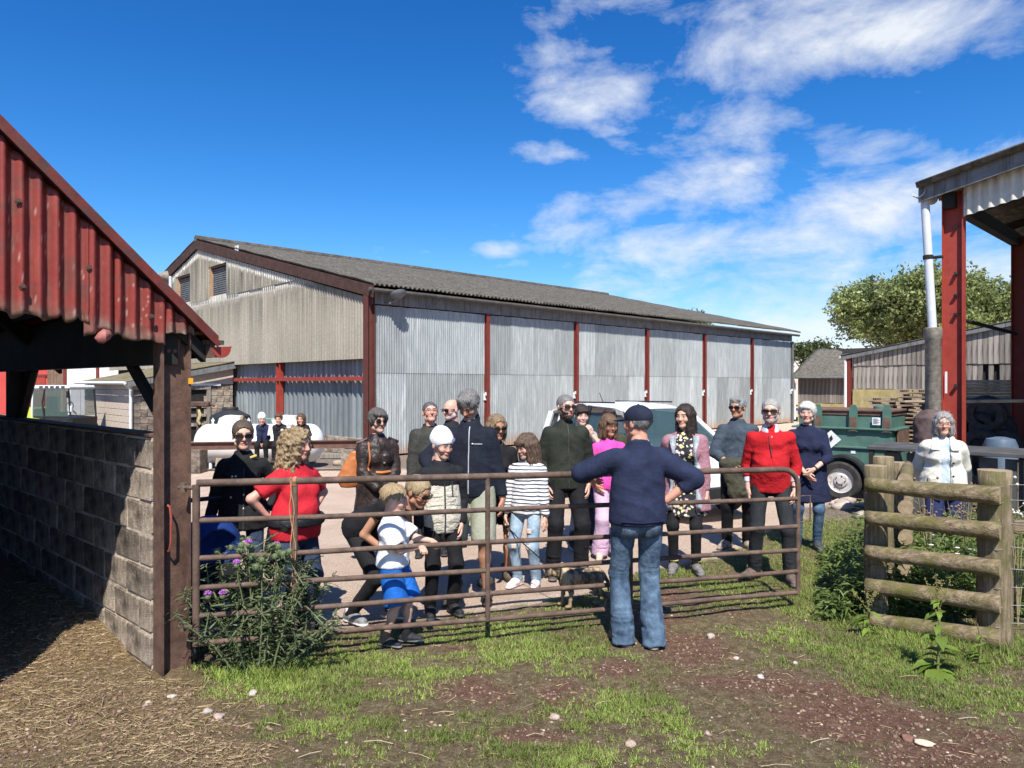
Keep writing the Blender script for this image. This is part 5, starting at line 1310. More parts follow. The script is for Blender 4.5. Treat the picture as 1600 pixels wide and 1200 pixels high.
def strands(V, Q, style, seed):
    """loose wisps lying along the hair so that its outline is soft"""
    rr = np.random.default_rng(seed); n = normals(V, Q); short = style in ('short', 'crop', 'thin', 'tousled', 'pixie', 'bowl', 'tied', 'boy')
    m = {'crop': 900, 'thin': 500, 'tied': 600, 'curly': 1600}.get(style, 1500); i = rr.integers(0, len(V), m); p, k = V[i], n[i]
    dn = np.array([0, .35, -1.]) if short else np.array([0, .05, -1.]); top = np.clip((p[:, 2]-.06)/.06, 0, 1)[:, None]
    t = dn*(1-top)+np.array([0, .9, -.15])*top; t = t-k*(t*k).sum(1)[:, None]; t /= np.linalg.norm(t, axis=1, keepdims=True)+1e-6
    ln = {'crop': .012, 'thin': .012, 'short': .020, 'tousled': .026, 'bowl': .026, 'pixie': .024, 'boy': .014, 'tied': .016, 'curly': .035}.get(style, .045)*(.5+rr.random(m))[:, None]
    d = t*(.75 if short else .92)+k*((.38 if style in ('crop', 'short', 'tousled') else .16)*rr.random(m))[:, None]+rr.normal(0, .11, (m, 3)); s_ = np.cross(t, k)*(.0007+.0008*rr.random(m))[:, None]
    b = p-k*.003; c1 = b+d*ln*.5+k*ln*.08; c2 = b+d*ln-k*ln*(.10 if not short else .0)
    if style == 'curly': c1 = c1+rr.normal(0, .010, (m, 3)); c2 = c2+rr.normal(0, .012, (m, 3))
    W_ = np.stack([b-s_, b+s_, c1+s_*.8, c1-s_*.8, c2+s_*.15, c2-s_*.15], 1).reshape(-1, 3); j = np.arange(m)[:, None]*6+len(V)
    return np.vstack([V, W_]), np.vstack([Q, j+np.array([[0,1,2,3]]), j+np.array([[3,2,4,5]])])
_hc = {}
def shoe_mesh(kind):
    """toe towards -y, ankle above the origin; returns V, Q, colour weight of the sole"""
    if kind in _hc: return _hc[kind]
    f = Field((-.075,-.24,-.01), (.075,.11,.20), .0075)
    f.cone((0,.045,.045), (0,-.055,.050), .040, .044, .02); f.cone((0,-.04,.045), (0,-.155,.034), .046, .036, .03, ((0,0,1), .85))
    top = .10 if kind != 'boot' else .155
    f.cone((0,.025,.05), (0,.020,top+.02), .042, .040, .02, cap=0)
    f.cone((0,.045,.010), (0,-.165,.010), .043, .043, .008, ((0,0,1), .45))
    if kind == 'boot': f.cone((-.02,.02,.14), (.02,.02,.14), .043, .043, .01)
    f.plane((0,0,0), (0,0,-1)); V, Q = f.mesh(); V = V+normals(V, Q)*(.002*vnoise(V, .02, 2))[:, None]
    _hc[kind] = (V, Q, np.clip((.024-V[:, 2])/.006, 0, 1)); return _hc[kind]

SK = {'fair': (.60,.37,.275), 'pink': (.62,.33,.25), 'tan': (.45,.235,.145), 'pale': (.66,.45,.36), 'ruddy': (.56,.28,.20)}
GROUP_PEOPLE = 'visitors gathered behind the gate'
def person(label, px, d, H, yaw, sex='m', skin='fair', hair='short', hairc=((.10,.09,.085),(.25,.24,.23)), hs=1.01, build=1.0, belly=0.0, sw=1.0, bend=0, side=0, hyaw=0, hpitch=0, hroll=0,
           armL='down', armR='down', feet=None, toe=(12, 12), top=None, over=(), legs=None, shoes=None, glasses=None, smile=1, beard=None, brow=None, hatcut=False, extra=None,
           z=0.0, sit=None, group=GROUP_PEOPLE, vox=.013, curl=(.5, .5), hdir=None, bust=1.0, x=None, ez=.58):
    """armL / armR: the figure's own left and right; figure faces local -y, its left hand is local +x"""
    s = (H-.235*hs)/1.515; hsz = hs
    pel = np.array([0, 0, .95*s]); dz = 0
    if sit is not None: pel = np.array([0, 0, sit])
    RB = np.array(Matrix.Rotation(R_(bend), 3, 'X') @ Matrix.Rotation(R_(side), 3, 'Y'))
    def T(x, y, z): return pel+RB @ ((np.array([x, y, z])-np.array([0, 0, .95]))*s)
    ny = RB @ np.array([0, 1, 0.])
    fem = sex == 'f'; b = build
    r = random.Random(label)
    # joints
    sh = {1: T(.160*sw, .012, 1.368), -1: T(-.160*sw, .012, 1.368)}; g = s**.8
    POSE = {'down': ((.228,-.05,.82), (.22,.9,0)), 'pocket': ((.185,-.06,.875), (.5,.9,0)), 'clasp': ((.045,-.20,.93), (.75,.5,0)), 'hip': ((.185,.00,1.02), (1,.25,0)), 'behind': ((.05,.155,.95), (.75,.4,-.1)), 'chest': ((.02,-.19,1.14), (.8,.3,-.4)), 'fold': ((-.05,-.19,1.02), (.8,.2,-.4))}
    arms = {}
    for sg, a in ((1, armL), (-1, armR)):
        if isinstance(a, str): t, h = POSE[a]; t = T(t[0]*sg, t[1], t[2]); h = (h[0]*sg, h[1], h[2])
        else: t, h = a; t = np.array(t)*s; h = np.array(h, float)
        el, wr = ik(sh[sg], t, .285*s, .255*s, h); arms[sg] = (sh[sg], el, wr)
    hip = {1: pel+np.array([.092*s, .0, -.03*s]), -1: pel+np.array([-.092*s, 0, -.03*s])}
    ft = feet or ((.115, .01, 0), (-.115, -.01, 0)); leg = {}
    for sg, t in ((1, ft[0]), (-1, ft[1])):
        t = np.array(t)*np.array([s, s, s])+np.array([0, 0, .085*s]); kn, an = ik(hip[sg], t, .435*s, .43*s, (.12*sg, -1, .12)); leg[sg] = (hip[sg], kn, an)
    HC = T(0, -.012, 1.515)+ (RB @ np.array([0,-.012,1.0]))*.115*hsz
    HR = rotm(hyaw, hpitch, hroll)
    allp = np.array([*arms[1], *arms[-1], *leg[1], *leg[-1], HC]); lo, hi = allp.min(0)-.30*max(1, s), allp.max(0)+.30*max(1, s); lo[2] = min(lo[2], -.05)
    def trunk(f, e, lowz=.90, k=.05):
        fl = lambda q: (ny, q)
        f.ell(T(0,.012,.935), np.array(((.172 if fem else .158)*b*g+e, (.120 if fem else .112)*b*g+e, .105*g+e)), .05)
        if fem:
            f.cone(T(0,.01,1.0), T(0,.0,1.13), .155*b*g+e, .126*b*g+e, .05, fl(.74)); f.cone(T(0,.0,1.13), T(0,.0,1.29), .126*b*g+e, .136*b*g+e, .05, fl(.72))
            for sg in (1, -1): f.ell(T(sg*.066,-.080*b,1.245), np.array((.064,.056,.064))*g*bust+e*.7, .035)
        else:
            f.cone(T(0,.01,1.0), T(0,.005,1.12), .146*b*g+e, .141*b*g+e, .05, fl(.76)); f.cone(T(0,0,1.12), T(0,.005,1.27), .142*b*g+e, .150*b*g+e, .05, fl(.70))
        if belly: f.ell(T(0,-.07,1.08), np.array((.13,.075+belly,.13))*g+e, .05)
        f.cone(T(-.105*sw,.012,1.348), T(.105*sw,.012,1.348), .060*g+e*.55, .060*g+e*.55, .05, fl(.95)); f.cone(T(0,.012,1.355), T(0,.020,1.495), .098*g+e*.6, .056*g+e*.6, .055)
        return f
    def fld(vx, l=None, h=None): return Field(lo if l is None else l, hi if h is None else h, vx)
    # ---- the body, one skin
    f = fld(vox*1.08); trunk(f, -.012)
    for sg in (1, -1):
        a, e, w = arms[sg]; ub = (1.0 if not fem else .86)*min(1.1, b)*g
        f.cone(a, e, .052*ub, .041*ub, .02); f.cone(e, w, .042*ub, .028*ub, .015)
        a, k_, w = leg[sg]; q_ = .87 if (legs and legs[0] != 's') else .97; f.cone(a, k_, .080*b*g*q_, .053*g*q_, .03); f.cone(k_, k_+(w-k_)*.35+np.array([0,.012,0]), .051*g*q_, .053*g*q_, .02); f.cone(k_+(w-k_)*.3, w, .052*g*q_, .034*g*q_, .02)
    f.cone(T(0,.015,1.42), HC+HR @ np.array([0,.020,-.06])*hsz, .052*(1 if not fem else .88)*g, .050*(1 if not fem else .88)*hsz, .03)
    V, Q = f.mesh(); C = np.tile(np.array(SK[skin]), (len(V), 1))*(1+.08*fbm(V, .08, 2, 3))[:, None]
    Vs, Qs, Cs, o = [V], [Q], [C], len(V)
    hv, hq, hc = head_mesh(sex, smile, beard, SK[skin], 0, brow or hairc[0], hairc); hv = hv*hsz @ HR.T+HC; Vs.append(hv); Qs.append(hq+o); Cs.append(hc); o += len(hv)
    for n_, sg in enumerate((1, -1)):
        a, e, w = arms[sg]; hd = (w-e)/np.linalg.norm(w-e); hv, hq = hand_mesh(curl[n_]); hscale = .94*s**.85*(1 if not fem else .9)
        pn = np.array([sg*1.0, -.15, .25]) if hdir is None or hdir[n_] is None else np.array(hdir[n_][1], float)
        if hdir is not None and hdir[n_] is not None and hdir[n_][0] is not None: hd = np.array(hdir[n_][0], float)
        Rm = frame_from(hd, pn); v = hv.copy(); 
        want = np.cross(Rm[:, 2], Rm[:, 0]); thumb = np.array([0,-1.,.35])
        if np.dot(want, thumb) < 0: v[:, 1] *= -1; hq = hq[:, ::-1]
        v = v*hscale @ Rm.T+w+hd*.012; Vs.append(v); Qs.append(hq+o); Cs.append(np.tile(np.array(SK[skin])*np.array([1,.93,.92]), (len(v), 1))); o += len(v)
    xx = X_at(px, d) if x is None else x
    body = mk('person', np.vstack(Vs), np.vstack(Qs), SKIN, None, True, np.clip(np.vstack(Cs), 0, 1), loc=(xx, d, z), rot=(0, 0, R_(yaw)))
    tag(body, label, 'person', group)
    seed = r.randrange(1000)
    if isinstance(hair, str):
        hv, hq = hair_mesh(hair, sex); hm = hair_mat('hair_%02d' % r.randrange(10**6), *hairc)
        if style_strands(hair): hv, hq = strands(hv, hq, hair, r.randrange(999))
        if hatcut: kp = (hv[hq][:, :, 2].max(1) < .022); hq = hq[kp]
        o_ = mk('hair', hv*hsz, hq, hm, body, True); o_.location = HC; o_.rotation_euler = Matrix(HR.tolist()).to_euler()
    def garment(name, m, lowz=.90, ease=.016, sleeve=1.0, hem=None, flare=0, cuff=.012, collar=None, amp=.006, fs=.06, vee=None, skirt=None, vx=None, neck=.0, hood=False, sb=None):
        """a top: trunk plus sleeves; sleeve 0..1 of the arm"""
        ease = .010+(ease-.010)*ez if ease > .010 else ease
        f = fld(vx or vox); trunk(f, ease, lowz=max(.90, lowz))
        if lowz < .96 or skirt:
            zz = lowz; rr = (.170 if fem else .156)*b*g+ease; f.cone(T(0,.008,.99), T(0,.008,zz-.03), rr, rr+flare*g, .05, (ny, .76), cap=.0)
        sb_ = sb if sb is not None else ease
        for sg in (1, -1):
            a, e, w = arms[sg]; ub = (1.0 if not fem else .88)*min(1.1, b)*g
            if sleeve <= 0: continue
            if sleeve <= .5:
                q = a+(e-a)*(sleeve*2); f.cone(a, q, .056*ub+sb_, .050*ub+sb_+.006, .03, cap=.0)
            else:
                q = e+(w-e)*((sleeve-.5)*2); m_ = a+(e-a)*.35; f.cone(a, m_, .051*ub+sb_*.9, .048*ub+sb_*.9, .028); f.cone(m_, e, .048*ub+sb_*.9, .041*ub+sb_, .007); f.cone(e, q, .041*ub+sb_, .030*ub+cuff*max(ez,.7), .006, cap=.004)
        # hem and neck openings
        f.plane(T(0,0,hem if hem is not None else lowz), RB @ np.array([0,0,-1.]))
        nk = T(0,.012,1.475+neck); f.plane(nk+RB @ np.array([0,0,.02]), RB @ np.array([0,-.25,1.]))
        if vee: f.cone(T(0,-.165*b,vee), T(0,-.105,1.51), .018, .062, .006, op='-')
        if collar == 'stand': f.cone(T(0,.016,1.44), HC+HR@np.array([0,.03,-.125])*hsz, .066*g, .062*g, .012, cap=-.002)
        if hood: f.ell(T(0,.085,1.42), np.array((.125,.055,.075))*s, .03)
        V, Q = f.mesh(); V = drape(V, Q, amp, fs, seed)
        return mk(name, V, Q, m, body, True)
    def trousers(name, m, z0=1.04, z1=0.0, ease=.014, flare=.0, amp=.006, knee=.0, short=None, fs=.055):
        f = fld(vox); fl = (ny, .74); w_ = (.158*b*g if fem else .148*b*g)
        f.ell(T(0,.012,.93), np.array(((.166 if fem else .152)*b*g+ease*.8, (.116 if fem else .108)*b*g+ease*.8, .105*g+ease)), .02)
        f.cone(T(0,.01,.95), T(0,.008,z0+.03), w_+.006, w_-.004, .02, fl)
        for sg in (1, -1):
            a, k_, w = leg[sg]; a = a+np.array([sg*.004, 0, 0])
            if short is not None:
                q = a+(k_-a)*min(1, short); f.cone(a, q, .086*b*g+ease*.8, .068*g+ease+flare, .012, cap=.0)
            else:
                w2 = w+np.array([0, .018, -.035+z1])*s; f.cone(a, k_, .080*b*g+ease*.8, .055*g+ease*.9+knee, .012); f.cone(k_, w2, .055*g+ease*.9+knee, .040*g+ease+flare, .03, cap=0)
        for sg in (1, -1): f.ell(T(sg*.066,.060,.905), np.array((.080,.066,.085))*b*g, .03)
        f.plane(T(0,0,z0), RB @ np.array([0,0,1.]))
        V, Q = f.mesh(); n = V[:, 2]
        V = folds(V, Q, amp*.5, fs*1.5, seed+5, (1, 1, .45)); zz = V[:, 2]; am = np.exp(-((zz-.16*s)/(.10*s))**2)+.5*np.exp(-((zz-.50*s)/(.07*s))**2); V = V+normals(V, Q)*(am*amp*.9*(1-2*np.abs(vnoise(V*np.array([.45,.45,2.0]), fs, seed+9))))[:, None]; return mk(name, V, Q, m, body, True)
    def at_front(o, x, z, back=False):
        V = np.array([v.co[:] for v in o.data.vertices]); q = (V[:, 0]-x)**2+(V[:, 2]-z)**2; near = q < .02**2
        if not near.any(): near = q < q.min()+.0004
        y = V[near][:, 1]; return y.max() if back else y.min()
    def button(o, pts, rad, m, nm='button'):
        for (x, z) in pts:
            y = at_front(o, x*s, z*s); mb = MB(); mb.lathe([(rad,-.004),(rad,.004),(rad*.6,.006)], (0,0,0), 8, 'y'); mb.V = [(v[0], -v[1], v[2]) for v in mb.V]; mb.build(nm, m, o, True, loc=(x*s, y-.002, z*s))
    def strip(o, pts, w, m, nm='zip', back=False, th=.004):
        """narrow band lying on a garment through (x, z) points"""
        P_ = []
        for i in range(len(pts)-1):
            n = max(2, int(math.hypot(pts[i+1][0]-pts[i][0], pts[i+1][1]-pts[i][1])/.03))
            for q in range(n): P_.append((pts[i][0]+(pts[i+1][0]-pts[i][0])*q/n, pts[i][1]+(pts[i+1][1]-pts[i][1])*q/n))
        P_.append(pts[-1]); sg = 1 if back else -1
        mb = MB(); mb.tube([(x*s, at_front(o, x*s, z*s, back)+sg*th*.3, z*s) for x, z in P_], w/2, 6); return mb.build(nm, m, o, True)
    def patch(o, x, z, w, h, m, nm='pocket', back=False):
        n = 7; sg = 1 if back else -1; V = []; nx = 5
        for j in range(n):
            for i in range(nx): xx = (x+w*(i/(nx-1)-.5))*s; zz = (z+h*(j/(n-1)-.5))*s; V.append((xx, at_front(o, xx, zz, back)+sg*.005, zz))
        V = np.array(V); Q = np.array([[j*nx+i, j*nx+i+1, (j+1)*nx+i+1, (j+1)*nx+i] for j in range(n-1) for i in range(nx-1)]); V2, Q2 = thick(V, Q, -sg*.014, 1); return mk(nm, V2, Q2, m, o, True)
    G_ = {}
    if legs: 
        kind, kw = legs; nm = kw.pop('name', 'trousers'); G_['legs'] = trousers(nm, **kw)
    if top: kw = dict(top); G_['top'] = garment(kw.pop('name', 'top'), kw.pop('m'), **kw)
    for k_, kw in enumerate(over): kw = dict(kw); G_['over%d' % k_] = garment(kw.pop('name', 'jacket'), kw.pop('m'), **kw)
    if shoes:
        kind, c1, c2 = shoes
        for n_, sg in enumerate((1, -1)):
            V, Q, ws = shoe_mesh(kind); an = leg[sg][2]; c = np.array(c1)*(1-ws[:, None])+np.array(c2)*ws[:, None]; c = c*(1+.25*vnoise(V, .03, 5))[:, None]
            o_ = mk('shoe', V*s**.85, Q, attr_mat('shoe_leather', .7, 0, 50, .25, .15), body, True, np.clip(c, 0, 1)); o_.location = (an[0], an[1], an[2]-.085*s); o_.rotation_euler = (0, 0, R_(toe[n_])*sg)
    if glasses:
        shape, lensm = glasses; mb = MB(); lm = MB()
        for sx in (-1, 1):
            n = 14; w_, h_ = {'round': (.025,.023), 'wide': (.030,.0175), 'thin': (.026,.017), 'sport': (.032,.016)}[shape]; pts = []
            for k_ in range(n):
                an = 2*math.pi*k_/n; ex = 1 if shape == 'round' else .6; cx = math.copysign(abs(math.cos(an))**ex, math.cos(an)); sz = math.copysign(abs(math.sin(an))**ex, math.sin(an)); pts.append((sx*.034+w_*cx, -.105+.012*abs(cx*(1 if cx*sx > 0 else .0)), .004+h_*sz))
            if lensm is not None: lm.add(pts+[(p[0], p[1]+.003, p[2]) for p in pts], [tuple(range(n)), tuple(range(n, 2*n))[::-1]]+[(i, n+i, n+(i+1) % n, (i+1) % n) for i in range(n)])
            mb.tube(pts+[pts[0], pts[1]], .0022 if lensm is not None else .0016, 5, False); mb.tube([(sx*(.034+w_), -.094, .008), (sx*.078, -.04, .010), (sx*.080, .018, .006)], .0028, 5)
        mb.tube([(-.012,-.106,.008),(0,-.109,.011),(.012,-.106,.008)], .0022, 5)
        g = mb.build('sunglasses' if lensm is not None else 'spectacles', FRAME, body, True); g.location = HC; g.rotation_euler = Matrix(HR.tolist()).to_euler(); g.scale = (hsz,)*3
        if lensm is not None: lm.build('lens', lensm, g, True)
    class K: pass
    K.body, K.T, K.s, K.HC, K.HR, K.hs, K.arms, K.leg, K.G, K.button, K.strip, K.patch, K.at_front, K.garment = body, T, s, HC, HR, hsz, arms, leg, G_, button, strip, patch, at_front, garment
    return K
def head_part(K, name, V, Q, m, smooth=True):
    o = mk(name, np.array(V)*K.hs, Q, m, K.body, smooth); o.location = K.HC; o.rotation_euler = Matrix(K.HR.tolist()).to_euler(); return o
def beanie(K, m, pom=False, badge=None):
    f = Field((-.13,-.15,-.06), (.13,.16,.20), .006); f.ell((0,.016,.045), (.092,.114,.098), .01); f.ell((0,.03,.105), (.06,.07,.05), .03); f.ell((0,-.10,-.055), (.14,.10,.09), .006, op='-'); f.plane((0,.0,-.012), (0,.45,-1))
    V, Q = f.mesh(); an = np.arctan2(V[:, 0], V[:, 1]); V = V+normals(V, Q)*(.0015*np.sin(an*48))[:, None]; o = head_part(K, 'beanie', V, Q, m)
    if badge is not None:
        y = -.096; mb = MB(); mb.lathe([(.016,-.003),(.016,.003)], (.028,y-.006,.072), 10, 'y'); b_ = mb.build('badge', badge, o)
    return o
# ------------------------------------------------------------------ the people
BLK = cloth('black_cotton', (.013,.013,.015), .3); BLKT = cloth('black_twill', (.010,.010,.012), .3); NAVY = cloth('navy_sweat', (.016,.022,.052), .22)
METAL = mat('metal_button', (.45,.43,.38), (.6,.58,.52), 30, .35, 0, metal=.8)
ZIP = mat('zip_tape', (.035,.035,.04), (.06,.06,.065), 30, .5, 0); ZIPW = mat('pale_zip', (.35,.36,.38), (.5,.5,.52), 30, .5, 0)
GREYH = ((.12,.115,.11), (.31,.30,.29)); WHITEH = ((.36,.35,.33), (.62,.61,.58)); BROWNH = ((.045,.025,.016), (.15,.09,.055)); DARKH = ((.014,.010,.009), (.05,.034,.028)); BLONDE = ((.19,.135,.075), (.46,.36,.21)); SALT = ((.08,.076,.072), (.26,.25,.24))
BLACKSHOE = ('shoe', (.018,.018,.02), (.04,.04,.042)); BROWNBOOT = ('boot', (.10,.065,.045), (.05,.04,.035))

# man in jeans with his back to us
k = person('man seen from behind in navy sweatshirt, blue jeans and navy cap leaning on the gate', 996, 5.2, 1.735, 186, 'm', 'ruddy', 'short', GREYH, build=1.06, belly=.03, hatcut=True, hyaw=38, hpitch=2, vox=.011, ez=1.0,
    armL=((.275,-.30,1.18), (1,.1,-.2)), armR=((-.205,.045,1.07), (-1,.3,-.05)), hdir=(None, ((.75,-.1,-.45), (-.2,1,.3))), curl=(.7,.35), feet=((.098,-.03,0), (-.105,.05,0)), toe=(14,18),
    legs=('j', dict(name='jeans', m=denim('worn_blue_denim', (.045,.080,.135), (.125,.19,.27)), ease=.016, flare=.028, amp=.010, z1=-.045, fs=.055)),
    top=dict(name='sweatshirt', m=NAVY, ease=.030, lowz=.90, flare=-.004, collar='stand', amp=.008, fs=.085, sleeve=.72, cuff=.024), shoes=('shoe', (.16,.10,.07), (.20,.16,.12)), group='people at the gate')
f = Field((-.13,-.24,-.06), (.13,.16,.18), .0055); f.ell((0,.016,.046), (.088,.110,.088), .01); f.ell((0,-.10,-.06), (.15,.12,.082), .006, op='-'); f.plane((0,0,.002), (0,.10,-1)); f.cone((0,-.07,.028), (0,-.150,.018), .068, .058, .006, ((0,0,1), .13))
V, Q = f.mesh(); cp = head_part(k, 'cap', V, Q, cloth('cap_cloth', (.014,.018,.036), .2))
mb = MB(); mb.lathe([(.008,0),(.007,.006),(.002,.008)], (0,.016,.133), 8); mb.build('cap_button', cloth('cap_cloth', (0,0,0)), cp); mb = MB(); mb.tube([(-.035,.117,.015),(0,.127,.014),(.035,.117,.015)], .006, 5); mb.build('cap_strap', cloth('cap_cloth', (0,0,0)), cp)
DEN = _M['worn_blue_denim']; DARKDEN = denim('pocket_denim', (.055,.085,.135), (.15,.21,.29))
for sx in (-1, 1): k.patch(k.G['legs'], sx*.085, .865, .115, .125, DARKDEN, 'back_pocket', True, )
k.strip(k.G['legs'], [(-.15,.985),(0,.98),(.15,.985)], .03, DARKDEN, 'waistband', True)
k.strip(k.G['top'], [(-.16,.935),(0,.93),(.16,.935)], .010, cloth('navy_rib', (.012,.016,.038)), 'rib_seam', True)

# the back row and the line of visitors
k = person('woman in black jacket, dark sunglasses and blue jeans at the left end of the group', 380, 5.85, 1.60, 14, 'f', 'fair', 'tied', ((.045,.033,.025), (.12,.088,.062)), build=.95, hyaw=12, hpitch=2,
    armR=((-.30,.0,.84), (-.5,1,0)), armL=((.22,.02,.95), (.8,.6,0)), legs=('t', dict(name='jeans', m=denim('dark_denim', (.022,.032,.065), (.045,.065,.115)), ease=.008)), shoes=BLACKSHOE,
    top=dict(name='jacket', m=BLK, ease=.030, lowz=.80, flare=.03, collar='stand', sleeve=.97, cuff=.018, vee=1.36, amp=.008), glasses=('wide', LENS))
o = k.G['top']; k.button(o, [(-.075,1.29),(-.045,1.29),(.02,1.24),(.02,1.12),(.02,1.0),(.06,.92),(-.09,1.1)], .009, METAL); k.strip(o, [(.02,1.36),(.02,.82)], .012, ZIP, 'placket')
for sx in (-1, 1): k.patch(o, sx*.085, 1.27, .10, .10, BLK, 'pocket'); k.patch(o, sx*.10, .96, .12, .12, BLK, 'pocket')
m = MB(); m.bbox((-.028,-.006,-.010), (.028,.004,.010), .004); bd = m.build('name_badge', mat('gold_badge', (.50,.42,.10), (.6,.5,.15), 30, .4, 0), o); bd.location = (.085, k.at_front(o, .085, 1.31)-.012, 1.31); bd.rotation_euler = (0, R_(-20), 0)

k = person('woman in red T-shirt with long curly fair-brown hair and hand on hip', 462, 5.45, 1.56, 58, 'f', 'pink', 'curly', ((.13,.085,.045), (.40,.29,.165)), build=1.16, belly=.05, hyaw=16, hpitch=6, bust=1.25,
    armR=((-.20,.10,1.02), (-1,.35,.15)), armL='hip', hdir=(None, ((.5,-.3,-.6), (-.3,1,.2))), legs=('t', dict(name='jeans', m=_M['dark_denim'], ease=.012)), shoes=BLACKSHOE,
    top=dict(name='t_shirt', m=cloth('red_jersey', (.50,.018,.030), .12), ease=.020, lowz=.84, flare=.01, sleeve=.36, amp=.007, neck=-.012))
o = k.body; wm = cloth('black_nylon', (.015,.015,.018), .3, .55)
f = Field((-.34,-.34,.70), (.34,.34,1.15), .012); f.ell(k.T(0,-.012,.985), (.225,.194,.30), .01); f.plane(k.T(0,0,1.035), (0,0,1)); f.plane(k.T(0,0,.955), (0,0,-1))
V, Q = f.mesh(); V = laplace(folds(V, Q, .008, .05, 3), Q, 2, .5); mk('jacket_round_waist', V, Q, wm, o, True)
f = Field((-.36,-.20,.35), (.30,.40,1.1), .012)
for (x, y, l) in ((-.20,.07,.34), (-.11,.17,.42), (.05,.19,.42)): f.cone(k.T(x,y,.97), k.T(x*1.12,y+.02,.97-l), .045, .065, .03, ((x,y,0), .42))
V, Q = f.mesh(); V = folds(V, Q, .010, .06, 5); mk('jacket_tail', V, Q, wm, o, True)

k = person('woman in long brown waxed coat with orange belt, standing before the barn corner', 590, 7.2, 1.645, 28, 'f', 'fair', 'pixie', ((.05,.043,.04), (.15,.135,.125)), hyaw=6, armL='clasp', armR='clasp', smile=2,
    legs=('t', dict(name='trousers', m=BLKT)), shoes=BLACKSHOE, top=dict(name='coat', m=cloth('waxed_brown', (.020,.014,.013), .35, .42, 60, .3, (.050,.035,.030)), ease=.034, lowz=.62, flare=.07, collar='stand', vee=1.33, cuff=.022, amp=.011, fs=.07), glasses=('round', LENS))
TAN = mat('tan_leather', (.36,.115,.035), (.46,.165,.06), 6, .45, .2, 60); o = k.G['top']
k.strip(o, [(-.06,1.10),(0,1.095),(.10,1.10)], .040, TAN, 'belt', th=-.02); k.button(o, [(.03,1.28),(.03,1.2)], .010, METAL); k.strip(o, [(-.12,1.42),(-.13,1.25),(-.14,1.12)], .018, TAN, 'bag_strap')
for sx in (-1, 1): m = MB(); p0 = k.T(sx*.12,-.01,1.455); p1 = k.T(sx*.23,.0,1.41); m.tube([p0, p1], .018, 6); m.build('epaulette', o.data.materials[0], o, True)
f = Field((-.5,-.2,.6), (.1,.35,1.35), .011); f.cone((-.20,.12,1.18), (-.25,.14,.95), .05, .12, .03, ((.4,1,0), .45)); f.plane((0,0,.86), (0,0,-1)); V, Q = f.mesh(); V = folds(V, Q, .006, .08, 8)
bag = mk('shoulder_bag', V, Q, TAN, None, True, loc=k.body.location, rot=k.body.rotation_euler); tag(bag, 'tan leather shoulder bag hanging behind the woman in the brown coat', 'bag')

k = person('laughing man with glasses in olive-grey jacket with brown corduroy collar', 672, 8.0, 1.70, 12, 'm', 'pink', 'crop', ((.055,.05,.048), (.13,.12,.115)), build=1.06, hyaw=6, hpitch=-14, smile=2, legs=('t', dict(m=BLKT)), shoes=BLACKSHOE, glasses=('thin', None),
    top=dict(name='jacket', m=cloth('olive_wax', (.040,.040,.034), .2, .7, 80, .3), ease=.036, lowz=.80, sleeve=.97, vee=1.37, amp=.010, fs=.08, cuff=.02))
f = Field((-.16,-.16,1.3), (.16,.16,1.6), .008); f.cone(k.T(0,.016,1.43), k.T(0,.03,1.505), .090, .078, .01, cap=0); f.cone(k.T(0,-.14,1.34), k.T(0,-.06,1.56), .01, .060, .01, op='-'); V, Q = f.mesh(); mk('collar', V, Q, cloth('brown_cord', (.045,.025,.018), .25), k.G['top'], True)
k = person('bald man in dark sunglasses mostly hidden behind the man in the navy fleece', 705, 8.5, 1.715, 6, 'm', 'pink', 'bald', ((.30,.27,.25), (.45,.42,.40)), hyaw=-52, hpitch=6, legs=('t', dict(m=BLKT)), shoes=BLACKSHOE, glasses=('wide', LENS), beard=((.55,.52,.50), .55),
    top=dict(name='jacket', m=cloth('dark_fleece', (.018,.018,.022)), ease=.03, lowz=.84, sleeve=.97, collar='stand'))
k = person('tall grey-haired man in navy fleece and khaki shorts looking down', 737, 6.35, 1.83, -8, 'm', 'tan', 'tousled', SALT, build=1.10, hyaw=-14, hpitch=34, side=-2, armR=((-.27,-.24,1.05), (-1,.3,-.3)), armL=((.27,.0,.83), (.3,1,0)), hdir=(((0,-.2,-1),(1,0,.2)), ((-.1,-.75,-.6),(-.2,-.5,.9))),
    feet=((.13,-.02,0), (-.12,-.10,0)), legs=('s', dict(name='shorts', m=cloth('khaki_cotton', (.30,.31,.235), .12), short=1.0, ease=.022, flare=.014, amp=.008)), shoes=('boot', (.055,.045,.04), (.03,.03,.03)), beard=((.40,.38,.36), .55),
    top=dict(name='fleece', m=cloth('navy_fleece', (.011,.014,.024), .25, .9, 300, .35), ease=.028, lowz=.86, sleeve=.97, collar='stand', amp=.008, fs=.09, cuff=.02))
k.strip(k.G['top'], [(0,1.45),(0,.90)], .010, ZIPW); o = k.G['top']; LOGO = mat('white_print', (.75,.75,.75), (.8,.8,.8), 5, .6, 0)
def flat_text(s_, size, m, parent, loc, rot, name='lettering', ext=.0015):
    cu = bpy.data.curves.new('t', 'FONT'); cu.body = s_; cu.size = size; cu.extrude = ext; cu.resolution_u = 2; o = bpy.data.objects.new('t', cu); COL.objects.link(o)
    dg = bpy.context.evaluated_depsgraph_get(); me = bpy.data.meshes.new_from_object(o.evaluated_get(dg)); bpy.data.objects.remove(o); me.materials.append(m); return link(name, me, parent, loc, rot)
flat_text('montane', .020, LOGO, o, (.045, k.at_front(o, .085, 1.31*k.s)-.010, 1.305*k.s), (R_(90), 0, R_(8)))
m = MB(); m.bbox((-.008,-.003,-.005), (.008,.003,.005), .002); lg = m.build('logo', LOGO, o); lg.location = (.034, k.at_front(o, .034, 1.31*k.s)-.010, 1.312*k.s)

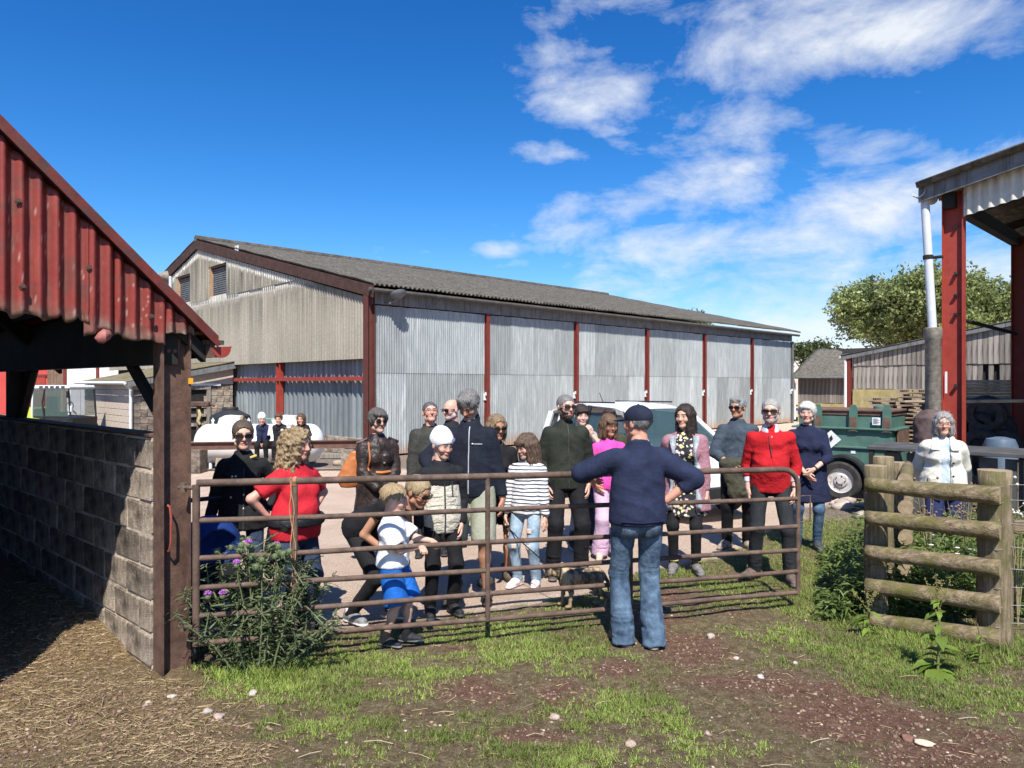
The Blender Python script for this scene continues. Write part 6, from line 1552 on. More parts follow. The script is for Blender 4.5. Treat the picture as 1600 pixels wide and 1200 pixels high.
k = person('boy in white beanie and black hoodie under a cream quilted gilet', 690, 5.92, 1.515, 20, 'c', 'fair', 'crop', BROWNH, hs=.98, build=.92, hyaw=24, hpitch=14, smile=0, armL='pocket', armR=((-.235,-.03,.84), (-.4,1,0)),
    legs=('t', dict(name='trousers', m=BLKT, ease=.012)), shoes=BLACKSHOE, top=dict(name='hoodie', m=cloth('black_fleece', (.014,.015,.018)), ease=.026, lowz=.84, sleeve=.97, hood=True, amp=.008),
    over=[dict(name='gilet', m=cloth('cream_quilting', (.56,.52,.43), .08, .7, 60, .6), ease=.038, lowz=.80, hem=None, sleeve=0, vee=1.2, amp=.004, neck=-.05)])
g = k.G['over0']; o = g
f = None
k.strip(o, [(.0,1.34),(.0,.80)], .014, ZIP); k.strip(o, [(.075,1.30),(.08,1.16)], .012, ZIP)
for zz in (1.16,1.08,1.0,.92,.84): k.strip(o, [(-.14,zz),(-.02,zz)], .004, cloth('quilt_seam', (.40,.37,.30)), 'seam', th=.002); k.strip(o, [(.02,zz),(.14,zz)], .004, cloth('quilt_seam', (.40,.37,.30)), 'seam', th=.002)
f = Field((-.3,-.25,1.0), (.3,.3,1.4), .012); yk = k.garment('yoke', cloth('black_fleece', (0,0,0)), ease=.046, lowz=.95, hem=1.275*.9+.11, sleeve=0, amp=.003, neck=-.045)
beanie(k, cloth('white_knit', (.78,.78,.80), .05, .9, 160, .2), badge=mat('violet_badge', (.28,.27,.55), (.36,.35,.65), 30, .6, 0))

k = person('woman with brown bob and big sunglasses in black T-shirt and black shorts', 776, 6.9, 1.60, 8, 'f', 'tan', 'bob', ((.09,.055,.03), (.33,.235,.14)), hyaw=16, hpitch=6, build=1.0, armR=((-.235,-.06,.80), (-.4,1,0)), armL=((.22,-.04,.84), (.4,1,0)), toe=(14,26),
    legs=('s', dict(name='shorts', m=BLKT, short=.72, ease=.020, flare=.014)), shoes=('boot', (.10,.075,.055), (.05,.04,.035)), glasses=('wide', LENS),
    top=dict(name='t_shirt', m=BLK, ease=.016, lowz=.84, sleeve=.42, vee=1.38, amp=.006))
wb = MB(); wb.bbox((-.11,-.19,.86), (.02,-.125,1.0), .02); w_ = wb.build('waist_bag', wm, None, loc=k.body.location, rot=k.body.rotation_euler); tag(w_, 'small black belt bag worn by the woman in the black T-shirt', 'bag')
k = person('girl with long straight brown hair in white and navy striped top and ripped pale jeans', 823, 6.72, 1.43, -24, 'c', 'fair', 'longfringe', ((.055,.033,.022), (.16,.105,.07)), hs=.97, build=.92, hyaw=-26, hpitch=14, smile=0, armR=((-.245,-.07,.80), (-.5,1,0)), armL=((.26,-.05,.80), (.5,1,0)), curl=(.5,1.3),
    legs=('j', dict(name='jeans', m=denim('pale_denim', (.22,.34,.46), (.38,.49,.58)), ease=.010, amp=.006)), shoes=('shoe', (.70,.58,.60), (.74,.68,.67)), top=dict(name='striped_top', m=stripes_mat(), ease=.036, lowz=.86, sleeve=.95, amp=.008, cuff=.018, neck=-.008))
RIP = mat('torn_knee', (.50,.36,.29), (.62,.50,.44), 40, .9, .3, 80); GIRL = k
for (x, z) in ((.085,.68),(-.085,.50),(.09,.50)): k.patch(k.G['legs'], x, z, .06, .05, RIP, 'torn_patch')
k.strip(k.G['legs'], [(-.12,.985),(0,.985),(.12,.985)], .03, NAVY, 'waistband')

k = person('bearded man in dark olive jacket, black trousers and sunglasses in the middle of the group', 884, 7.15, 1.79, 8, 'm', 'fair', 'crop', SALT, build=1.06, hyaw=16, armR=((-.215,-.07,.88), (-.5,.9,0)), armL=((.215,-.05,.88), (.5,.9,0)), smile=0, beard=((.045,.037,.033), .95), glasses=('wide', LENS), feet=((.15,-.02,0), (-.14,-.06,0)),
    legs=('t', dict(name='trousers', m=BLKT, ease=.022, flare=.01, amp=.009)), shoes=('boot', (.07,.058,.05), (.13,.11,.10)), top=dict(name='jacket', m=cloth('dark_olive', (.022,.026,.018), .2, .8), ease=.030, lowz=.84, sleeve=.98, collar='stand', hood=True, amp=.010, fs=.07, cuff=.018))
k.strip(k.G['top'], [(0.0,1.46),(0,.86)], .010, ZIP)
for sx in (-1, 1): k.strip(k.G['top'], [(sx*.12,1.06),(sx*.145,.93)], .010, ZIP, 'pocket_zip')
k = person('youth in grey T-shirt resting chin on hand behind the man in the olive jacket', 908, 8.3, 1.655, 22, 'c', 'pale', 'bowl', DARKH, hs=1.0, build=.95, hyaw=-14, hpitch=6, smile=0, armL=((.06,-.17,1.40), (.85,-.2,-1)), armR='fold', curl=(1.0,.6), hdir=(((-.5,-.2,.8),(0,-1,-.2)), None),
    legs=('j', dict(name='jeans', m=_M['dark_denim'], ease=.012)), shoes=('shoe', (.02,.02,.022), (.75,.74,.72)), top=dict(name='t_shirt', m=cloth('grey_marl', (.30,.305,.31), .12), ease=.022, lowz=.84, sleeve=.40))
k = person('woman in bright pink top and lilac trousers smiling behind the man in jeans', 951, 7.85, 1.565, 12, 'f', 'tan', 'bobfringe', ((.06,.033,.02), (.21,.125,.075)), build=1.02, hyaw=6, hpitch=4, smile=2, armR=((-.20,-.10,.92), (-.8,.5,0)), armL='clasp', toe=(20,24),
    legs=('t', dict(name='trousers', m=cloth('lilac_cotton', (.62,.43,.60), .07), ease=.026, flare=.028, amp=.008)), shoes=('boot', (.50,.40,.33), (.30,.24,.19)), top=dict(name='jumper', m=cloth('pink_knit', (.72,.075,.36), .10, .9, 200, .4), ease=.022, lowz=.86, sleeve=.97, neck=-.006), glasses=('round', None))
m = MB(); m.bbox((-.06,-.03,-.035), (.06,.03,.035), .02); V = m; o = m.build('pouch', mat('turquoise_nylon', (.05,.28,.36), (.10,.40,.48), 12, .6, .3, 40), None, loc=(k.body.location.x-.17, k.body.location.y-.17, .93), rot=(0, R_(-15), .3)); tag(o, 'turquoise pouch held at the hip by the woman in the pink top', 'pouch')
k = person('person in olive green top almost hidden behind the woman in pink', 952, 8.5, 1.60, 0, 'm', 'fair', 'short', DARKH, build=1.12, legs=('t', dict(m=BLKT)), shoes=BLACKSHOE, top=dict(name='jumper', m=cloth('olive_jumper', (.050,.052,.028), .2), ease=.03, lowz=.84, sleeve=.97))
k = person('dark-haired woman in black floral dress with grey and pink cardigan', 1070, 7.25, 1.69, -16, 'f', 'fair', 'long', DARKH, build=1.04, hyaw=-24, hpitch=2, smile=1, armL='down', armR='behind', toe=(20,4),
    legs=('t', dict(name='leggings', m=BLK, ease=.004)), shoes=('boot', (.16,.15,.145), (.10,.10,.10)), top=dict(name='dress', m=floral_mat(), ease=.018, lowz=.60, flare=.05, sleeve=.3, vee=1.37, amp=.009, fs=.09),
    over=[dict(name='cardigan', m=cloth('mauve_wool', (.33,.165,.195), .12, .9, 120, .5), ease=.042, lowz=.66, flare=.07, sleeve=.92, amp=.011, fs=.09, neck=-.01)])
# the cardigan hangs open: cut away its front between two lines and face it in pale grey
def open_front(o, K, half0, half1, z0, z1):
    me = o.data; import bmesh; bm = bmesh.new(); bm.from_mesh(me); s = K.s
    kill = [f for f in bm.faces if (lambda c: c.y < .03*s and abs(c.x) < (half0+(half1-half0)*min(1, max(0, (z1*s-c.z)/((z1-z0)*s))))*s)(f.calc_center_median())]
    bmesh.ops.delete(bm, geom=kill, context='FACES'); bm.to_mesh(me); bm.free()
    md = o.modifiers.new('s', 'SOLIDIFY'); md.thickness = .010; md.offset = -1
open_front(k.G['over0'], k, .085, .125, .66, 1.45)
GREYS = cloth('silver_lining', (.22,.26,.29), .2, .6, 100, .3, (.40,.44,.47))
for sx in (-1, 1):
    mb = MB(); o = k.G['over0']; V = []; n = 22
    for j in range(n):
        zz = .68+.76*j/(n-1); xo = (.125-.04*(zz-.66)/.79); y = k.at_front(o, sx*(xo+.02)*k.s, zz*k.s)-.012
        V += [(sx*xo*k.s, y+.01, zz*k.s), (sx*(xo+.045+.02*math.sin(j*.7))*k.s, y-.006, zz*k.s)]
    V = np.array(V); Q = np.array([[2*j, 2*j+1, 2*j+3, 2*j+2] for j in range(n-1)]); V2, Q2 = thick(V, Q, .012, 1); mk('lapel', V2, Q2, GREYS, o, True)
for sx in (-1, 1):
    an = k.leg[sx][2]; m = MB(); m.lathe([(.050,.055),(.052,.085),(.051,.09)], (an[0], an[1], an[2]-.03), 12); m.build('sock', mat('yellow_sock', (.62,.55,.12), (.7,.62,.2), 30, .9, 0), k.body, True); m = MB(); m.lathe([(.052,.09),(.053,.115),(.050,.12)], (an[0], an[1], an[2]-.03), 12); m.build('sock_band', mat('magenta_sock', (.42,.03,.14), (.5,.05,.2), 30, .9, 0), k.body, True)
k = person('grey-haired man in slate blue half-zip top and sunglasses with a green coat over his arm', 1152, 8.3, 1.745, -14, 'm', 'tan', 'short', ((.11,.11,.11), (.32,.32,.32)), build=1.06, hyaw=-26, armR=((-.09,-.20,.98), (-.9,.5,0)), armL='down', glasses=('wide', LENS), toe=(10,30),
    legs=('t', dict(name='trousers', m=BLKT, ease=.018)), shoes=('boot', (.30,.24,.19), (.18,.15,.13)), top=dict(name='half_zip_top', m=cloth('slate_fleece', (.050,.068,.088), .18, .9, 240, .35), ease=.030, lowz=.86, sleeve=.74, collar='stand', vee=1.32, amp=.010, fs=.07, cuff=.02))
f = Field((-.35,-.40,.5), (.25,.0,1.15), .011); f.cone((-.16,-.20,.99), (.10,-.22,1.0), .05, .05, .03); f.cone((-.10,-.20,.97), (-.02,-.24,.68), .085, .10, .04, ((0,1,0), .5)); f.cone((.03,-.21,.97), (.10,-.24,.62), .085, .05, .04, ((0,1,0), .5)); V, Q = f.mesh(); V = folds(V, Q, .012, .07, 4)
o = mk('coat', V, Q, cloth('green_canvas', (.052,.052,.034), .2, .8), None, True, loc=k.body.location, rot=k.body.rotation_euler); tag(o, 'olive green coat draped over the arm of the man in the slate blue top', 'coat')
k = person('white-bearded man in bright red fleece and charcoal trousers behind the gate end', 1204, 6.98, 1.755, -14, 'm', 'fair', 'crop', ((.20,.19,.175), (.42,.41,.39)), build=.98, belly=.015, hyaw=-12, smile=0, beard=((.36,.34,.32), .7), glasses=('sport', LENS), feet=((.17,-.10,0), (-.15,.02,0)), toe=(6,44), vox=.012,
    armL=((.215,-.05,.88), (.45,.9,0)), armR=((-.205,.02,.86), (-.25,.9,0)), legs=('t', dict(name='trousers', m=cloth('charcoal_twill', (.022,.025,.028), .2), ease=.010, flare=.012, amp=.009)), shoes=('shoe', (.115,.085,.07), (.05,.05,.05)),
    top=dict(name='shirt', m=cloth('pale_check', (.50,.53,.58), .12), ease=.002, lowz=.9, sleeve=.86, amp=.002), over=[dict(name='fleece', m=cloth('red_fleece', (.43,.012,.017), .12, .92, 260, .4), ease=.024, lowz=.85, sleeve=.74, collar='stand', vee=1.22, amp=.009, fs=.075, cuff=.018)])
o = k.G['over0']; k.strip(o, [(-.030,1.40),(-.006,1.235),(-.004,1.20)], .008, ZIP)
f = Field((-.2,-.2,1.35), (.2,.2,1.7), .008)
f.cone(k.T(0,.012,1.425), k.T(0,.028,1.50), .092, .074, .01, cap=0); f.cone(k.T(0,-.16,1.32), k.T(0,-.05,1.55), .012, .066, .01, op='-')
V, Q = f.mesh(); mk('collar', V, Q, cloth('pale_check', (0,0,0)), k.body, True)
a, e, w = k.arms[1]; m = MB(); u = Vector(w)-Vector(e); m.tube([Vector(w)-u*.10, Vector(w)-u*.045], .036, 10); ws = m.build('watch', FRAME, k.body, True); m = MB(); c = Vector(w)-u*.07+Vector((.030,-.02,.0)); m.lathe([(.018,-.004),(.018,.006)], c, 10, 'x'); m.build('watch_face', METAL, ws)
k = person('white-haired woman in navy tunic dress and blue jeans beside the green bowser', 1261, 8.25, 1.685, -14, 'f', 'fair', 'pixie', WHITEH, build=1.06, hyaw=-16, smile=1, armL=((.04,-.22,.98), (.9,.3,0)), armR='clasp', toe=(8,12), brow=(.40,.36,.33),
    legs=('j', dict(name='jeans', m=denim('mid_denim', (.05,.09,.17), (.11,.18,.28)), ease=.008)), shoes=('shoe', (.05,.055,.065), (.08,.08,.085)), top=dict(name='tunic', m=cloth('navy_knit', (.014,.018,.046), .2, .9, 160, .4), ease=.026, lowz=.58, flare=.075, sleeve=.72, vee=1.37, amp=.009, fs=.08, cuff=.03))
a, e, w = k.arms[1]; m = MB(); u = Vector(w)-Vector(e); m.tube([Vector(w)-u*.13, Vector(w)-u*.06], .033, 10); m.build('watch', FRAME, k.body, True); f = Field((-.1,-.2,1.25),(.1,.05,1.5),.009); f.cone(k.T(-.05,-.075,1.335), k.T(.05,-.075,1.335), .022, .022, .01); V, Q = f.mesh(); mk('camisole', V, Q, cloth('blue_jersey', (.035,.04,.22)), k.body, True)
k = person('elderly woman in cream jacket and spectacles standing alone behind the log fence', 1474, 7.55, 1.60, -22, 'f', 'fair', 'bob', ((.13,.12,.115), (.40,.385,.37)), build=1.10, hyaw=-4, smile=1, armL='behind', armR='behind', brow=(.30,.26,.24),
    legs=('t', dict(name='trousers', m=cloth('navy_linen', (.020,.028,.085), .2), ease=.030, flare=.03, amp=.009)), shoes=BLACKSHOE, top=dict(name='blouse', m=cloth('pale_blue_print', (.34,.46,.55), .25, .9, 90, .2, (.62,.68,.72)), ease=.018, lowz=.86, sleeve=.9, vee=1.38), glasses=('wide', None),
    over=[dict(name='jacket', m=cloth('cream_cotton', (.66,.625,.54), .07), ease=.044, lowz=.78, flare=.03, sleeve=.98, amp=.013, fs=.085, cuff=.022, collar=None, neck=-.005)])
open_front(k.G['over0'], k, .060, .050, .80, 1.42); o = k.G['over0']; k.button(o, [(.075,1.20),(.075,1.05),(.075,.90),(.075,.82)], .011, FRAME)
for sx in (-1, 1):
    f = Field((-.25,-.25,1.2), (.25,.2,1.6), .009); f.cone(k.T(sx*.085,-.02,1.475), k.T(sx*.10,-.125,1.36), .035, .050, .02, ((sx*.5,-1,.6), .32)); V, Q = f.mesh(); mk('collar', V, Q, cloth('cream_cotton', (0,0,0)), o, True); k.patch(o, sx*.12, .96, .11, .14, cloth('cream_cotton', (0,0,0)), 'pocket')
k = person('blonde woman in black bending down beside the small boy, sunglasses on', 566, 5.80, 1.66, 62, 'f', 'tan', 'tied', BLONDE, build=.98, sit=.73, bend=58, hyaw=-4, hpitch=22, smile=1, armR=((-.10,-.36,.62), (-.3,.7,-.5)), armL=((.12,-.52,.72), (.5,.6,-.4)), feet=((.13,-.20,0), (-.12,.02,0)),
    legs=('t', dict(name='leggings', m=BLK, ease=.006)), shoes=('shoe', (.20,.20,.21), (.6,.6,.6)), top=dict(name='t_shirt', m=BLKT, ease=.018, lowz=.90, sleeve=.16, amp=.007), glasses=('wide', LENS))
for sx in (-1, 1):
    an = k.leg[sx][2]; m = MB(); m.lathe([(.046,.02),(.049,.06),(.047,.075)], (an[0], an[1]+.0, an[2]-.03), 12); m.build('sock', mat('white_sock', (.75,.75,.75), (.8,.8,.8), 30, .9, 0), k.body, True)
k = person('small boy in white T-shirt and blue shorts holding the gate bar', 615, 5.24, 1.165, 76, 'c', 'fair', 'boy', ((.20,.14,.08), (.42,.31,.18)), hs=.95, build=1.0, hyaw=8, hpitch=6, smile=0, vox=.0105, armR=((-.13,-.40,1.19), (-.5,.5,-1)), armL=((.07,-.47,1.21), (.6,.3,-1)), curl=(1.25,1.25), hdir=(((-.8,-.5,-.1),(.2,.1,1)), ((-.8,-.5,-.1),(.2,.1,1))), feet=((.09,-.12,0), (-.09,.06,0)), toe=(10,10),
    legs=('s', dict(name='shorts', m=cloth('royal_blue', (.012,.115,.44), .12, .6), short=1.0, ease=.028, flare=.016, amp=.008, fs=.06, z0=.98)), shoes=('shoe', (.022,.022,.024), (.16,.16,.17)), top=dict(name='t_shirt', m=cloth('white_jersey', (.74,.75,.78), .05), ease=.030, lowz=.90, sleeve=.40, amp=.006, flare=.02, hem=.92))
for sx in (-1, 1):
    an = k.leg[sx][2]; m = MB(); m.lathe([(.036,-.01),(.039,.03),(.041,.07),(.038,.085)], (an[0], an[1], an[2]-.03), 12); m.build('sock', BLK, k.body, True)
for sx in (-1, 1): a, e, w = k.arms[sx]; q = a+(e-a)*.78; u = (e-a)/np.linalg.norm(e-a); m = MB(); m.tube([q-u*.006, q+u*.008], .0455, 12); m.build('sleeve_trim', NAVY, k.G['top'], True)
# three children on the long steel beam by the tank
for (px, lab, hairq, hat, topm, hy) in ((412, 'child in white beanie and navy jacket sitting leftmost on the beam before the white tank', 'crop', True, cloth('navy_tracksuit', (.016,.022,.055), .2), 20), (438, 'brown-haired child in black top sitting in the middle on the beam before the white tank', 'short', False, BLK, 0), (475, 'child in black with hands raised to the face sitting rightmost on the beam', 'bob', False, BLK, 6)):
    r3 = px == 475
    k = person(lab, px, 15.15, 1.14, 6 if not r3 else -6, 'c', 'fair', hairq, BROWNH, hs=.92, build=.95, sit=.745, hyaw=hy, hpitch=10, smile=1, vox=.018, armL=((.05,-.24,1.04) if not r3 else (.045,-.17,1.46), (.8,-.2,-.8)), armR=((-.05,-.24,1.04) if not r3 else (-.045,-.17,1.46), (-.8,-.2,-.8)), feet=((.16,-.34,.50), (-.14,-.32,.48)) ,
        legs=('t', dict(name='trousers', m=BLKT, ease=.018)), shoes=BLACKSHOE, top=dict(name='jacket', m=topm, ease=.03, lowz=.90, sleeve=.97, collar='stand'), group='children sitting on the steel beam', bend=20)
    if hat:
        beanie(k, cloth('white_knit', (0,0,0)))
        for sx in (-1, 1): a, e, w = k.arms[sx]; m = MB(); m.tube([a+np.array([sx*.05,-.02,.03]), e+np.array([sx*.06,-.03,0])], .022, 6); m.build('sleeve_stripe', LOGO, k.body, True)
    elif not r3: m = MB(); m.lathe([(.03,-.004),(.03,.004)], (0,0,0), 10, 'y'); m.build('badge', LOGO, k.G['top']).location = (.07, k.at_front(k.G['top'], .07, .93)-.008, .93)
# ------------------------------------------------------------------ the tubular gate
def gate():
    dl, dr = 4.66, 6.07; D = lambda px: 1/(1/dl-(px-307)/940*(1/dl-1/dr)); xl, xr = X_at(307, dl), X_at(1247, dr)
    frac = lambda px: (X_at(px, D(px))-xl)/(xr-xl)
    org = Vector((xl, dl, 0)); t = thing('farm_gate', 'rusty tubular steel farm gate hanging between the shed stanchion and the opening', 'gate', org)
    def pt(f, h): return Vector((xl+(xr-xl)*f, dl+(dr-dl)*f, (.203+1.049*h)*(1-f)+(.125+1.051*h)*f))-org
    hs = [1, .765, .535, .345, .174, 0]
    GM = mat('gate_rust', (.075,.050,.038), (.15,.097,.072), 11, .8, .6, 90, stain=(.20,.165,.135), stain_sc=9, stain_amt=.36, bd=.004)
    # top bar bends round the corner into the end stile
    L = (pt(1,1)-pt(0,1)).length; m = MB(); fr = 1-.15/L; c = [pt(f, 1) for f in np.linspace(0, fr, 9)]
    for a in np.linspace(.25, 1, 5): an = a*math.pi/2; c.append(pt(fr+(1-fr)*math.sin(an), 1-(.15/1.05)*(1-math.cos(an))))
    c += [pt(1, h) for h in (.7, .45, .2, 0)]; m.tube(c, [.0245]*9+[.023]*5+[.0195]*4, 10); m.build('frame_tube', GM, t, True)
    for h in hs[1:]:
        m = MB(); m.tube([pt(f, h)+Vector((0,0,.004*math.sin(f*9+h*20))) for f in np.linspace(.003, .997, 14)], .0185, 10); m.build('bar', GM, t, True)
    for f in (0, frac(461), frac(762), frac(985)):
        m = MB(); m.tube([pt(f, 1)+Vector((0,-.004,-.01)), pt(f, .5)+Vector((0,-.004,0)), pt(f, 0)+Vector((0,-.004,-.01))], .0195 if f else .024, 10); m.build('upright', GM, t, True)
    m = MB(); a = pt(1, .78); b = pt(1, .57); q = Vector((.12,.04,0)); m.tube([a, a+q, b+q, b], .007, 6); m.build('latch', GM, t, True)
    for h in (.97, .10): m = MB(); m.tube([pt(0,h), pt(0,h)+Vector((-.07,.02,.0)), pt(0,h)+Vector((-.13,.03,.0))], .014, 8); m.lathe([(.022,-.03),(.022,.03)], pt(0,h)+Vector((-.10,.03,0)), 8); m.build('hinge', GM, t, True)
    # twine knotted round the second upright
    f = frac(461); top = pt(f, 1)+org; m = MB(); rr = random.Random(4)
    for s_ in range(2):
        p = [top+Vector((-.02,-.03,.03))]; x = -.025+s_*.012
        for k in range(14): p.append(top+Vector((x+.008*math.sin(k*1.3+s_*3)+.016*k/13*(1+s_), -.030-.003*(k % 2), .01-.055*k+.01*rr.random())))
        m.tube(p, .0038, 6)
    for k in range(3): m.lathe([(.027,-.012),(.033,0),(.027,.012)], top+Vector((0,0,.0-.008*k)), 9, 'x')
    for k in range(6): m.tube([p[-1], p[-1]+Vector((rr.uniform(-.02,.02), -.01, -.05-.03*rr.random()))], [.003, .001], 4)
    o = m.build('twine', mat('orange_twine', (.34,.17,.085), (.46,.27,.15), 60, .9, .5, 150), None, True); tag(o, 'faded orange twine knotted round the second upright of the gate', 'twine')
gate()

# ------------------------------------------------------------------ log fence
LOG = mat('mossy_log', (.10,.072,.045), (.34,.26,.165), 4, .92, .9, 12, mscale=(.8,8,8), stain=(.125,.115,.035), stain_sc=5, stain_amt=.50, bd=.016)
POST = mat('mossy_post', (.11,.080,.050), (.33,.255,.165), 4, .92, .9, 12, mscale=(9,9,.7), stain=(.125,.115,.045), stain_sc=4, stain_amt=.46, bd=.016)
ENDG = mat('end_grain', (.24,.18,.11), (.36,.28,.18), 20, .9, .4, 60)
def rough_log(name, a, b, r0, r1, m, parent, seed, n=16, rows=12, endm=None):
    a, b = Vector(a), Vector(b); u = (b-a).normalized(); s = u.cross(Vector((0,0,1)) if abs(u.z) < .9 else Vector((1,0,0))).normalized(); w = s.cross(u); V = []
    for i in range(rows):
        t = i/(rows-1); c = a.lerp(b, t)
        for k in range(n): an = 2*math.pi*k/n; V.append(c+(s*math.cos(an)+w*math.sin(an))*(r0+(r1-r0)*t))
    V = np.array([list(v) for v in V]); cc = np.repeat(np.array([list(a.lerp(b, i/(rows-1))) for i in range(rows)]), n, 0); rad = V-cc
    V = cc+rad*(1+.15*fbm(V+seed, .16, 3, seed)+.06*vnoise(V, .03, seed))[:, None]
    Fs = [(i*n+k, i*n+(k+1) % n, (i+1)*n+(k+1) % n, (i+1)*n+k) for i in range(rows-1) for k in range(n)]+[tuple(range(n))[::-1], tuple((rows-1)*n+k for k in range(n))]
    me = meshdata(name, V, Fs, m, True)
    if endm: me.materials.append(endm); me.polygons[-1].material_index = 1; me.polygons[-2].material_index = 1; me.polygons[-1].use_smooth = False; me.polygons[-2].use_smooth = False
    return link(name, me, parent)
def log_fence():
    ax, ay = X_at(1368, 5.82), 5.82; org = Vector((ax, ay, 0)); W2 = lambda p: Vector(p)-org
    t = thing('log_fence', 'weathered half-round log rails nailed to two thick round posts at the right', 'fence', org)
    rough_log('post', W2((ax, ay, -.1)), W2((ax, ay, 1.235)), .088, .085, POST, t, 1, endm=ENDG)
    bx = X_at(1554, 5.27); rough_log('post', W2((bx, 5.27, -.1)), W2((bx+.0, 5.27, 1.265)), .118, .108, POST, t, 2, 18, endm=ENDG)
    for k, (yl, yr) in enumerate(((757,775),(808,830),(862,888),(914,945),(967,999))):
        a = P(1353, yl, 5.70); b = P(1563, yr, 5.13); rough_log('rail', W2(a), W2(b), .056, .066, LOG, t, 5+k, 14, 16, ENDG)
    t = thing('log_fence', 'second log fence panel running away behind the left fence post', 'fence', (X_at(1380, 6.15), 6.15, 0)); o2 = Vector((X_at(1380, 6.15), 6.15, 0))
    rough_log('post', (0,0,-.1), (0,0,1.275), .085, .08, POST, t, 11, endm=ENDG)
    c = Vector((X_at(1406, 7.3), 7.3, 0))-o2; rough_log('post', c+Vector((0,0,-.1)), c+Vector((0,0,1.1)), .085, .08, POST, t, 12, endm=ENDG)
    for k, z in enumerate((1.08,.84,.58,.32,.08)): rough_log('rail', (.135,-.10,z+.01), c+Vector((.135,.1,z-.03)), .058, .056, LOG, t, 20+k, 12, 8, ENDG)
    # stock wire
    t = thing('wire_fence', 'barbed wire and stock netting running off from the thick right fence post', 'fence', (bx, 5.27, 0)); wm = mat('fence_wire', (.20,.20,.19), (.42,.42,.41), 30, .5, 0, metal=.6); e = Vector((1.6,-.25,0))
    for k, z in enumerate((1.15,1.03,.86,.70,.55,.42,.28,.14)):
        m = MB(); p = [Vector((.04,-.10,z+.02)).lerp(e+Vector((0,0,z)), q)+Vector((0,0,.012*math.sin(q*7+k)-.015*math.sin(q*3.14))) for q in np.linspace(0, 1, 14)]; m.tube([Vector((-.12,-.02,z-.02)), Vector((-.05,-.115,z)) ]+p, .0022, 5, False)
        if k < 3:
            for q in range(9): c = p[1+q]; m.tube([c+Vector((-.008,.0,.014)), c, c+Vector((.010,-.006,-.014))], .0016, 4); m.tube([c+Vector((.008,.0,.014)), c, c+Vector((-.010,.006,-.014))], .0016, 4)
        m.build('strand', wm, t, True)
    for q in range(9):
        m = MB(); x = .16+q*.155; m.tube([Vector((0,-.10,.86)).lerp(e+Vector((0,0,.86)), x/1.6), Vector((0,-.10,.12)).lerp(e+Vector((0,0,.12)), x/1.6)], .0015, 4, False); m.build('stay_wire', wm, t, True)
    m = MB(); m.bbox((.11,-.05,.80), (1.5,.0,.90), .008); m.build('rail', LOG, t)
log_fence()

